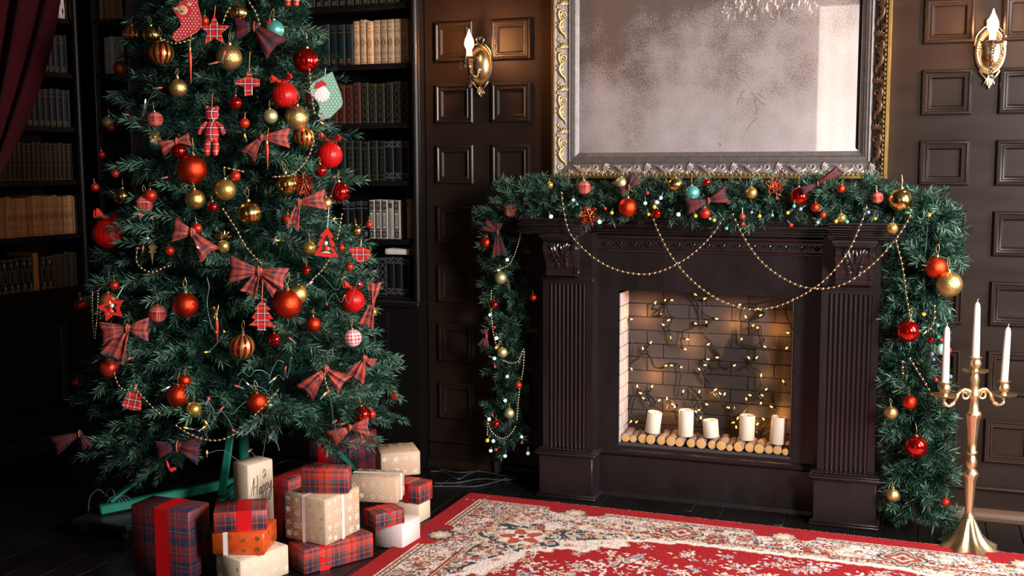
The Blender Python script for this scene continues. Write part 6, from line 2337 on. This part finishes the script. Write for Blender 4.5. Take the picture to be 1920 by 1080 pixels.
# diamond medallions of the border
for along, horiz in ((.885, 1), (1.615, 1), (.93, 0)):
    cs, ct = (along, .185) if horiz else (.185, along)
    for R, c in ((.066, C_NAVY), (.058, C_TAN), (.048, C_NAVY), (.042, C_RUST), (.028, C_CREAM), (.018, C_RUST), (.008, C_NAVY)):
        blob(cs, ct, R, c, 4, .22, 0, 1.0 if horiz else 1.0)
# corner spandrel: navy arabesque with a rust centre
sp_ = ~field
for (cs, ct, R, c, n_, am, ro, asp) in ((.378, .42, .135, C_NAVY, 7, .16, .3, 1.0), (.56, .335, .125, C_NAVY, 3, .18, -.2, 2.2), (.69, .300, .075, C_NAVY, 0, 0, -.15, 2.6), (.315, .62, .125, C_NAVY, 3, .18, 1.75, 2.2), (.285, .75, .075, C_NAVY, 0, 0, 1.7, 2.6),
                                        (.378, .42, .088, C_TAN, 9, .10, .2, 1.0), (.378, .42, .078, C_CREAM, 9, .12, .2, 1.0), (.378, .42, .060, C_RUST, 5, .32, .5, 1.0), (.378, .42, .026, C_CREAM, 5, .3, 0, 1.0), (.378, .42, .012, C_WINE, 0, 0, 0, 1.0)):
    blob(cs, ct, R, c, n_, am, ro, asp, where=sp_)
navy = np.abs(img - C_NAVY).sum(-1) < 1e-6
for k in range(900):
    s_, t_ = rr_.uniform(.2, .8), rr_.uniform(.26, .88)
    j, i = min(nt_ - 1, int(t_ / PXS)), min(ns - 1, int(s_ / PXS))
    if not navy[j, i]:
        continue
    if rr_.random() < .5:
        a = rr_.uniform(0, 6.3)
        curve([(s_ + .016 * math.cos(a + .9 * k2), t_ + .016 * math.sin(a + .9 * k2)) for k2 in range(6)], .0024, rr_.choice((C_CREAM, C_CREAM, C_TAN)), navy)
    else:
        blob(s_, t_, rr_.uniform(.006, .013), rr_.choice((C_TAN, C_CREAM, C_RUST, C_TAN)), 5, .25, rr_.uniform(0, 3), where=navy)
# white lace edge between spandrel and field
edge_m = np.zeros_like(field)
for sh in ((2, 0), (-2, 0), (0, 2), (0, -2), (4, 0), (-4, 0), (0, 4), (0, -4), (3, 3), (-3, -3), (7, 0), (0, 7), (-7, 0), (0, -7)):
    edge_m |= np.roll(field, sh, (0, 1)) != field
put(edge_m & ~field & (dd > .12), np.array((.74, .66, .62)))
put((np.roll(field, 2, 0) != field) | (np.roll(field, 2, 1) != field), C_TAN)
# flower sprays scattered over the red field
inf = field & (dd > L1 + .03)
for k in range(330):
    s_, t_ = rr_.uniform(.35, SW - .3), rr_.uniform(.30, ST)
    j, i = min(nt_ - 1, int(t_ / PXS)), min(ns - 1, int(s_ / PXS))
    if not inf[j, i]:
        continue
    q = rr_.random()
    R = rr_.uniform(.009, .020)
    c = C_CREAM if q < .62 else (C_TAN if q < .82 else C_BLUE)
    a0 = rr_.uniform(0, 6)
    blob(s_, t_, R, c, rr_.choice((5, 6, 7)), .36, a0, where=inf)
    blob(s_, t_, R * .42, C_RUST if q < .5 else C_NAVY, 5, .3, where=inf)
    blob(s_, t_, R * .2, C_TAN, where=inf)
    for k2 in range(rr_.randint(5, 10)):
        a = a0 + k2 * 2 * PI / 7 + rr_.uniform(-.3, .3)
        d_ = R * rr_.uniform(1.4, 3.4)
        blob(s_ + d_ * math.cos(a), t_ + d_ * math.sin(a), R * rr_.uniform(.4, .75), rr_.choice((C_CREAM, C_CREAM, C_TAN, C_BLUE)), 3, .3, a, 1.7, where=inf)
        if k2 % 2:
            curve([(s_ + R * math.cos(a), t_ + R * math.sin(a)), (s_ + d_ * 1.4 * math.cos(a + .2), t_ + d_ * 1.4 * math.sin(a + .2))], .0022, C_WINE, inf)
img *= (1 + np.random.RandomState(3).uniform(-.16, .16, (nt_, ns, 1)))
img = np.clip(img, 0, 1)
# grid of pile, coarse beyond the part in view
tt = np.concatenate([np.arange(nt_) * PXS, np.arange(ST + .02, 2.0, .02)])
NT = len(tt)
zz = np.random.RandomState(5).uniform(0, .0022, (NT, ns)) + .010
zz[0, :] = zz[:, 0] = zz[:, -1] = zz[-1, :] = .001
ss = np.arange(ns) * PXS
co = np.stack([np.tile(ss, (NT, 1)), -np.tile(tt[:, None], (1, ns)), zz], -1).reshape(-1, 3)
me = bpy.data.meshes.new('rug')
me.vertices.add(NT * ns)
me.vertices.foreach_set('co', co.ravel())
a = (np.arange(NT - 1)[:, None] * ns + np.arange(ns - 1)[None, :]).ravel()
quads = np.stack([a, a + ns, a + ns + 1, a + 1], 1)
me.loops.add(quads.size)
me.loops.foreach_set('vertex_index', quads.ravel())
me.polygons.add(len(quads))
me.polygons.foreach_set('loop_start', np.arange(len(quads)) * 4)
me.polygons.foreach_set('loop_total', np.full(len(quads), 4))
colr = np.ones((NT, ns, 4))
colr[:nt_, :, :3] = img
colr[nt_:, :, :3] = C_RED
at = me.color_attributes.new('dye', 'FLOAT_COLOR', 'POINT')
at.data.foreach_set('color', colr.ravel())
me.update(calc_edges=True)
me.validate()
me.materials.append(M['rug'])
me.shade_smooth()
rug = link('rug', me, None, (RUGL.x, RUGL.y, .0005), (0, 0, RUGA))
tag(rug, 'red and cream Persian rug with flowered border on the black floor before the fireplace', 'rug')


# ================================================================== GIFTS
def gift(label, x, y, z, rot, wr, wl, h, m, name='gift_box'):
    t = thing(name, label, 'gift', (x, y, z), rot)
    b = obj('wrapping', MB().cbox((0, 0, .0004), (wr, wl, h), min(.0045, h * .05)), m, t, world=False, ang=50, boxuv=1.0)
    return t


def band(t, axis, c, w, dims, m, off=.0008, name='ribbon'):
    """ribbon band around the box; axis 0: runs in the plane x=c, axis 1: y=c"""
    wr, wl, h = dims
    o = off
    b = MB()
    if axis == 0:
        loop = [(-o, 0), (wl + o, 0), (wl + o, h + o), (-o, h + o)]
        loop = [(-o, .0), (-o, h + o - .003), (.003 - o, h + o), (wl + o - .003, h + o), (wl + o, h + o - .003), (wl + o, 0)]
        vs = [(c + s_ * w / 2, a, z) for a, z in loop for s_ in (-1, 1)]
    else:
        loop = [(-o, .0), (-o, h + o - .003), (.003 - o, h + o), (wr + o - .003, h + o), (wr + o, h + o - .003), (wr + o, 0)]
        vs = [(a, c + s_ * w / 2, z) for a, z in loop for s_ in (-1, 1)]
    b.add(vs, [(2 * i, 2 * i + 1, 2 * i + 3, 2 * i + 2) for i in range(len(loop) - 1)])
    return obj(name, b, m, t, world=False, smooth=False)


def face_T(dims, f, off=.0007):
    """frame of a face: 'l' = the y=0... named by where it lies: 'A' is the face y=0 (normal -y), 'B' the face x=0 (normal -x), 'T' the top"""
    wr, wl, h = dims
    if f == 'A':
        return basis((1, 0, 0), (0, 0, 1), (0, -1, 0), (0, -off, 0)), wr, h
    if f == 'B':
        return basis((0, -1, 0), (0, 0, 1), (-1, 0, 0), (-off, wl, 0)), wl, h
    return basis((1, 0, 0), (0, 1, 0), (0, 0, 1), (0, 0, h + off)), wr, wl


def festive_print(t, dims, seed, m='whiteink', faces='ABT', unit=.034):
    g = MB()
    r = random.Random(seed)
    for f in faces:
        T, a, b = face_T(dims, f)
        nx, ny = max(1, int(a / unit)), max(1, int(b / unit))
        for i in range(nx):
            for j in range(ny):
                cx, cy = a * (i + .5 + r.uniform(-.16, .16)) / nx, b * (j + .5 + r.uniform(-.16, .16)) / ny
                q = r.random()
                R = unit * r.uniform(.26, .40)
                R = min(R, cx - .004, a - cx - .004, cy - .004, b - cy - .004)
                if R < .005:
                    continue
                Tm = T @ Matrix.Translation((cx, cy, 0)) @ Matrix.Rotation(r.uniform(-.4, .4), 4, 'Z')
                w = .0018
                if q < .28:
                    g.stroke([(R * .8 * (1 if k % 2 == 0 else .45) * math.cos(PI / 2 + k * PI / 5), R * .8 * (1 if k % 2 == 0 else .45) * math.sin(PI / 2 + k * PI / 5)) for k in range(10)], w, 0, Tm, True)
                elif q < .52:
                    for k in range(6):
                        c_, s_ = math.cos(k * PI / 3), math.sin(k * PI / 3)
                        g.stroke([(0, 0), (R * c_, R * s_)], w, 0, Tm)
                        for k2 in (-1, 1):
                            g.stroke([(R * .55 * c_, R * .55 * s_), (R * .85 * math.cos(k * PI / 3 + k2 * .32), R * .85 * math.sin(k * PI / 3 + k2 * .32))], w * .8, 0, Tm)
                elif q < .80:
                    for (ox, oy, sg) in ((-.42, -.1, 1), (.42, -.1, -1), (-.28, .42, 1), (.28, .42, -1)):
                        g.stroke([((ox + sg * .36 * (1 - k / 16) * math.cos(k * .62 + 1)) * R, (oy + .36 * (1 - k / 16) * math.sin(k * .62 + 1)) * R) for k in range(14)], w, 0, Tm)
                    g.stroke([(0, -R), (0, R * .6)], w * 1.2, 0, Tm)
                else:
                    for k2 in (-1, 1):
                        g.stroke([(k2 * R * .45 * (1 - math.cos(a_)) * .9, R * .45 * math.sin(a_)) for a_ in np.linspace(0, 2 * PI, 13)], w, 0, Tm)
                    g.stroke([(0, 0), (-R * .4, -R * .7)], w, 0, Tm); g.stroke([(0, 0), (R * .4, -R * .7)], w, 0, Tm)
                for k in range(2):
                    a_ = r.uniform(0, 6.3)
                    x_, y_ = cx + unit * .52 * math.cos(a_), cy + unit * .52 * math.sin(a_)
                    if .003 < x_ < a - .003 and .003 < y_ < b - .003:
                        g.poly([(.0016 * math.cos(v), .0016 * math.sin(v)) for v in np.linspace(0, 2 * PI, 7)[:-1]], 0, T @ Matrix.Translation((x_, y_, 0)))
    p = obj('printed_pattern', g, m, t, world=False, smooth=False)
    return stuff(p)


def folds(t, dims, f, m):
    """folded paper flaps at a wrapped end"""
    T, a, b = face_T(dims, f, .0006)
    g = MB()
    e = .0009
    for y0, y1 in ((0, 1), (1, 0)):
        pass
    g.add([T @ Vector(p) for p in ((.004, .006, 0), (a - .004, .006, 0), (a * .5, b * .52, e))], [(0, 1, 2)])
    g.add([T @ Vector(p) for p in ((.004, b - .006, 0), (a * .30, b * .45, e * 2), (a * .70, b * .45, e * 2), (a - .004, b - .006, 0))], [(0, 1, 2, 3)])
    return obj('folded_flap', g, m, t, world=False, smooth=False, boxuv=1.0)


D = {}


def G(k, label, x, y, z, rot, wr, wl, h, m):
    D[k] = (gift(label, x, y, z, rot, wr, wl, h, m), (wr, wl, h))
    return D[k]


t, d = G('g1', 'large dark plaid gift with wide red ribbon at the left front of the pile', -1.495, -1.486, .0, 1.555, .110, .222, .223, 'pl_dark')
band(t, 1, .105, .052, d, 'redrib')
t, d = G('g2', 'pale kraft gift at the bottom of the left stack under the orange one', -1.299, -1.506, 0, 1.238, .189, .124, .096, 'kraftpale')
festive_print(t, d, 2)
t, d = G('g3', 'orange foil gift with gold leaves and thin white ribbon, middle of the left stack', -1.254, -1.442, .0962, 1.857, .147, .164, .0715, 'orange')
festive_print(t, d, 3, 'goldink', 'AB', .034)
band(t, 1, .121, .015, d, 'whiterib')
t, d = G('g4', 'small plaid gift with red ribbon on top of the left stack', -1.259, -1.411, .168, 2.119, .13, .163, .064, 'pl_gift')
band(t, 1, .070, .046, d, 'redrib')
t, d = G('g5', 'tall kraft gift with handwritten greeting behind the left stack', -1.500, -1.150, 0, 1.242, .110, .083, .283, 'kraftpale')
T5, a5, b5 = face_T(d, 'A', .0009)
hw_ = MB()
strokes = [
    [(.06, .50), (.10, .52), (.17, .66), (.22, .80), (.235, .84), (.225, .70), (.20, .50)],
    [(.36, .88), (.37, .76), (.335, .56), (.33, .50)],
    [(.20, .64), (.28, .66), (.36, .68)],
    [(.50, .62), (.44, .62), (.42, .53), (.46, .50), (.50, .58), (.505, .64), (.50, .52), (.54, .52)],
    [(.565, .66), (.56, .50), (.55, .34)], [(.56, .60), (.60, .67), (.645, .62), (.62, .54), (.57, .54)],
    [(.69, .68), (.685, .52), (.675, .36)], [(.685, .62), (.72, .69), (.765, .64), (.745, .56), (.695, .56)],
    [(.80, .70), (.81, .60), (.85, .58), (.90, .72), (.89, .56), (.86, .40), (.80, .33), (.78, .40), (.86, .52), (.97, .58)],
    [(.58, .90), (.63, .97), (.68, .92), (.66, .82), (.60, .80), (.64, .86), (.72, .84)],
    [(.60, .28), (.605, .10)], [(.60, .22), (.66, .28), (.70, .22), (.70, .10)], [(.80, .30), (.805, .16)], [(.80, .09), (.806, .075)],
]
for st in strokes:
    sp = spline([(x_ * a5, y_ * b5 * .62 + b5 * .30 if y_ > .31 else y_ * b5 * .8 + b5 * .0, 0) for x_, y_ in st], 6)
    hw_.stroke([(p.x, p.y) for p in sp], .0021, 0, T5)
obj('handwriting', hw_, 'ink', t, world=False, smooth=False)
t, d = G('g16', 'long plaid gift with red ribbon lying on the floor at the front of the pile', -1.185, -1.325, 0, 1.041, .26, .104, .083, 'pl_gift')
band(t, 0, .075, .036, d, 'redrib')
folds(t, d, 'A', 'pl_gift')
t, d = G('g6', 'kraft gift printed with white snowflakes and tied with white ribbon, centre of the pile', -1.134, -1.275, .0835, 1.397, .18, .17, .152, 'kraft')
festive_print(t, d, 6)
band(t, 1, .088, .013, d, 'whiterib', .0012)
band(t, 0, .088, .013, d, 'whiterib', .0014)
t, d = G('g7', 'small plaid gift without ribbon on top of the centre kraft one', -1.093, -1.192, .236, 1.867, .055, .156, .084, 'pl_gift')
t, d = G('g8', 'plaid gift standing behind the tall kraft one under the branches', -1.435, -1.0, 0, 1.44, .25, .085, .195, 'pl_gift')
band(t, 1, .04, .02, d, 'redrib')
t, d = G('g15', 'pearl white gift with fine texture at the right front of the pile', -.987, -1.02, 0, 1.48, .121, .111, .089, 'whitebox')
t, d = G('g14', 'small plaid gift with two red ribbons on the pearl white one', -1.05, -1.088, .0895, .988, .111, .089, .0515, 'pl_gift')
band(t, 0, .052, .014, d, 'redrib')
band(t, 1, .060, .014, d, 'redrib', .0012)
folds(t, d, 'A', 'pl_gift')
t, d = G('g13', 'plain kraft gift at the bottom of the right stack beside the rug', -1.055, -.739, 0, 1.458, .080, .15, .070, 'kraftpale')
t, d = G('g12', 'plaid gift with red ribbon in the middle of the right stack', -1.053, -.741, .0705, 1.419, .09, .17, .0715, 'pl_gift')
band(t, 1, .055, .018, d, 'redrib')
folds(t, d, 'A', 'pl_gift')
t, d = G('g10', 'kraft gift printed with white stars on top of the right stack', -1.228, -.697, .1425, .617, .148, .142, .091, 'kraft')
festive_print(t, d, 10)
t, d = G('g11', 'kraft gift printed with white swirls and snowflakes right of the small plaid one', -1.033, -.963, .1415, 1.759, .103, .172, .09, 'kraft')
festive_print(t, d, 11)
band(t, 0, .055, .022, d, 'whiterib')
t, d = G('g9', 'large dark plaid gift with red ribbon at the back behind the stand brace', -1.46, -.50, 0, 1.531, .215, .19, .216, 'pl_dark')
band(t, 1, .125, .045, d, 'redrib')


# ================================================================== CANDELABRUM
cb_ = Vector((.795, -.362, 0))
kx = VR.copy(); kx.z = 0; kx.normalize()
can = thing('candelabrum', 'brass three-armed candelabrum standing on the floor right of the fireplace', 'candelabrum', cb_, math.atan2(kx.y, kx.x) + .06)
bs = MB()
bs.lathe([(.088, .008), (.090, .012), (.080, .018), (.062, .030), (.045, .050), (.033, .075), (.024, .096), (.018, .108)], 64, 0, None, lambda i, q: 1 + (.13, .13, .12, .10, .09, .07, .04, 0)[i] * math.cos(8 * q))
bs.lathe([(.040, .022), (.070, .010), (.088, .008)], 64, 0, None, lambda i, q: 1 + (.0, .08, .13)[i] * math.cos(8 * q))
obj('base', bs, 'brass', can, world=False, ang=60)
ft = MB().lathe([(.010, 0), (.014, .002), (.013, .010), (.008, .014)], 10, 0)
fm = ft.mesh('foot', ['brass'])
for k in range(4):
    a = PI / 4 * 2 * k + PI / 8 * 0
    link('foot', fm, can, (.088 * math.cos(a), .088 * math.sin(a), 0))
sm = MB().lathe([(.014, .106), (.019, .110), (.015, .116), (.012, .124), (.0125, .135), (.015, .180), (.017, .225), (.019, .240), (.024, .252), (.025, .262), (.019, .270), (.014, .276), (.018, .285), (.020, .298), (.016, .312), (.013, .322), (.019, .328), (.019, .334), (.014, .340),
                 (.015, .370), (.019, .420), (.022, .445), (.027, .458), (.025, .468), (.018, .474), (.016, .492), (.014, .510), (.0165, .520), (.018, .528), (.014, .536), (.0125, .560), (.015, .580), (.013, .590), (.011, .600)], 32, 0, None,
                lambda i, q: 1 + (.05 * math.cos(8 * q) if i in (5, 6, 7, 8, 19, 20, 21, 22, 30, 31) else 0))
obj('stem', sm, 'brass', can, world=False, ang=45)
cupp = [(.006, 0), (.036, .004), (.042, .010), (.040, .011), (.030, .007), (.012, .007), (.010, .013), (.016, .020), (.0195, .030), (.017, .040), (.014, .045), (.021, .052), (.022, .054), (.0125, .053), (.011, .046), (1e-6, .046)]


def cup(x, z, nm='candle_cup'):
    T = Matrix.Translation((x, 0, z))
    pan_ = obj('drip_pan', MB().lathe(cupp[:6], 40, 0, T, lambda i, q: 1 + (.10 * math.cos(6 * q) if i in (1, 2, 3) else 0)), 'brass', can, world=False)
    obj(nm, MB().lathe(cupp[5:], 28, 0, T), 'brass', can, world=False, ang=50)


cup(0, .600)
AX = .100
for q in (-1, 1):
    ar = MB()
    pth = spline([(q * .012, 0, .535), (q * .030, 0, .545), (q * .052, 0, .532), (q * .066, 0, .505), (q * .084, 0, .490), (q * .100, 0, .500), (q * AX, 0, .520)], 8)
    ar.tube(pth, [.0062 + .0012 * math.sin(i * .7) for i in range(len(pth))], 9)
    cu = [(q * (.030 + .016 * (1 - k / 26) * math.cos(k * .42 + 1.9)), 0, .527 + .018 * (1 - k / 26) * math.sin(k * .42 + 1.9)) for k in range(20)]
    ar.tube(cu, [.0050 - .0001 * k for k in range(20)], 8)
    ar.ball((q * .070, 0, .497), .008, 8, 6).ball((q * .094, 0, .493), .007, 8, 6)
    obj('arm', ar, 'brass', can, world=False)
    cup(q * AX, .518)
CW = W(can)
for (x, z, H, lab, lean) in ((0, .646, .192, 'tall white taper candle in the middle of the candelabrum', -.01), (-AX, .564, .195, 'white taper candle on the left arm of the candelabrum', -.005), (AX, .564, .190, 'white taper candle on the right arm of the candelabrum, leaning slightly', .03)):
    p = CW @ Vector((x, 0, z))
    t = thing('taper_candle', lab, 'candle', p, 0, 'taper candles of the candelabrum')
    t.rotation_euler = (0, lean, math.atan2(kx.y, kx.x))
    obj('wax', MB().lathe([(1e-6, .0), (.0115, .0), (.0122, .004), (.0112, H * .5), (.0096, H * .9), (.0075, H * .955), (.0035, H * .985), (1e-6, H * .99)], 20), 'wax', t, world=False)
    obj('wick', MB().tube([(0, 0, H * .98), (.0005, 0, H + .004), (.003, 0, H + .009)], .0011, 6), 'wick', t, world=False)


# ================================================================== PLUG AND CABLES by the left garland drop
p = AZ(933, 888, 0)
pg = thing('power_plug', 'black plug block hanging at the foot of the left garland drop', 'plug', (p.x, p.y, .003), .5)
obj('housing', MB().cbox((-.016, -.011, 0), (.016, .011, .052), .003), 'black', pg, world=False)
obj('socket_face', MB().cbox((-.011, -.0125, .008), (.011, -.0105, .044), .0006), 'greenwire', pg, world=False)
obj('lead', MB().tube(spline([(0, 0, .05), (-.004, 0, .08), (-.002, .01, .13)], 6), .0022, 6), 'black', pg, world=False)
M['cable'] = mat('grey_black_cable', (.05, .055, .06), .3)
o = thing('power_cables', 'dark cables trailing in loops over the floor between gifts and fireplace', 'cable', (p.x, p.y, 0))
for ln in ([(935, 890), (900, 884), (860, 886), (825, 880)], [(1000, 880), (960, 893), (925, 905), (890, 912), (850, 912), (812, 912)], [(990, 884), (985, 893), (950, 900), (900, 898), (860, 905), (815, 906)], [(940, 882), (910, 880), (880, 888), (858, 898), (830, 885), (808, 884)],
           [(938, 891), (965, 892), (985, 888), (1002, 878)]):
    obj('cable', MB().tube(spline([AZ(u, w, .005) for u, w in ln], 10), .0030, 7), 'cable', o)
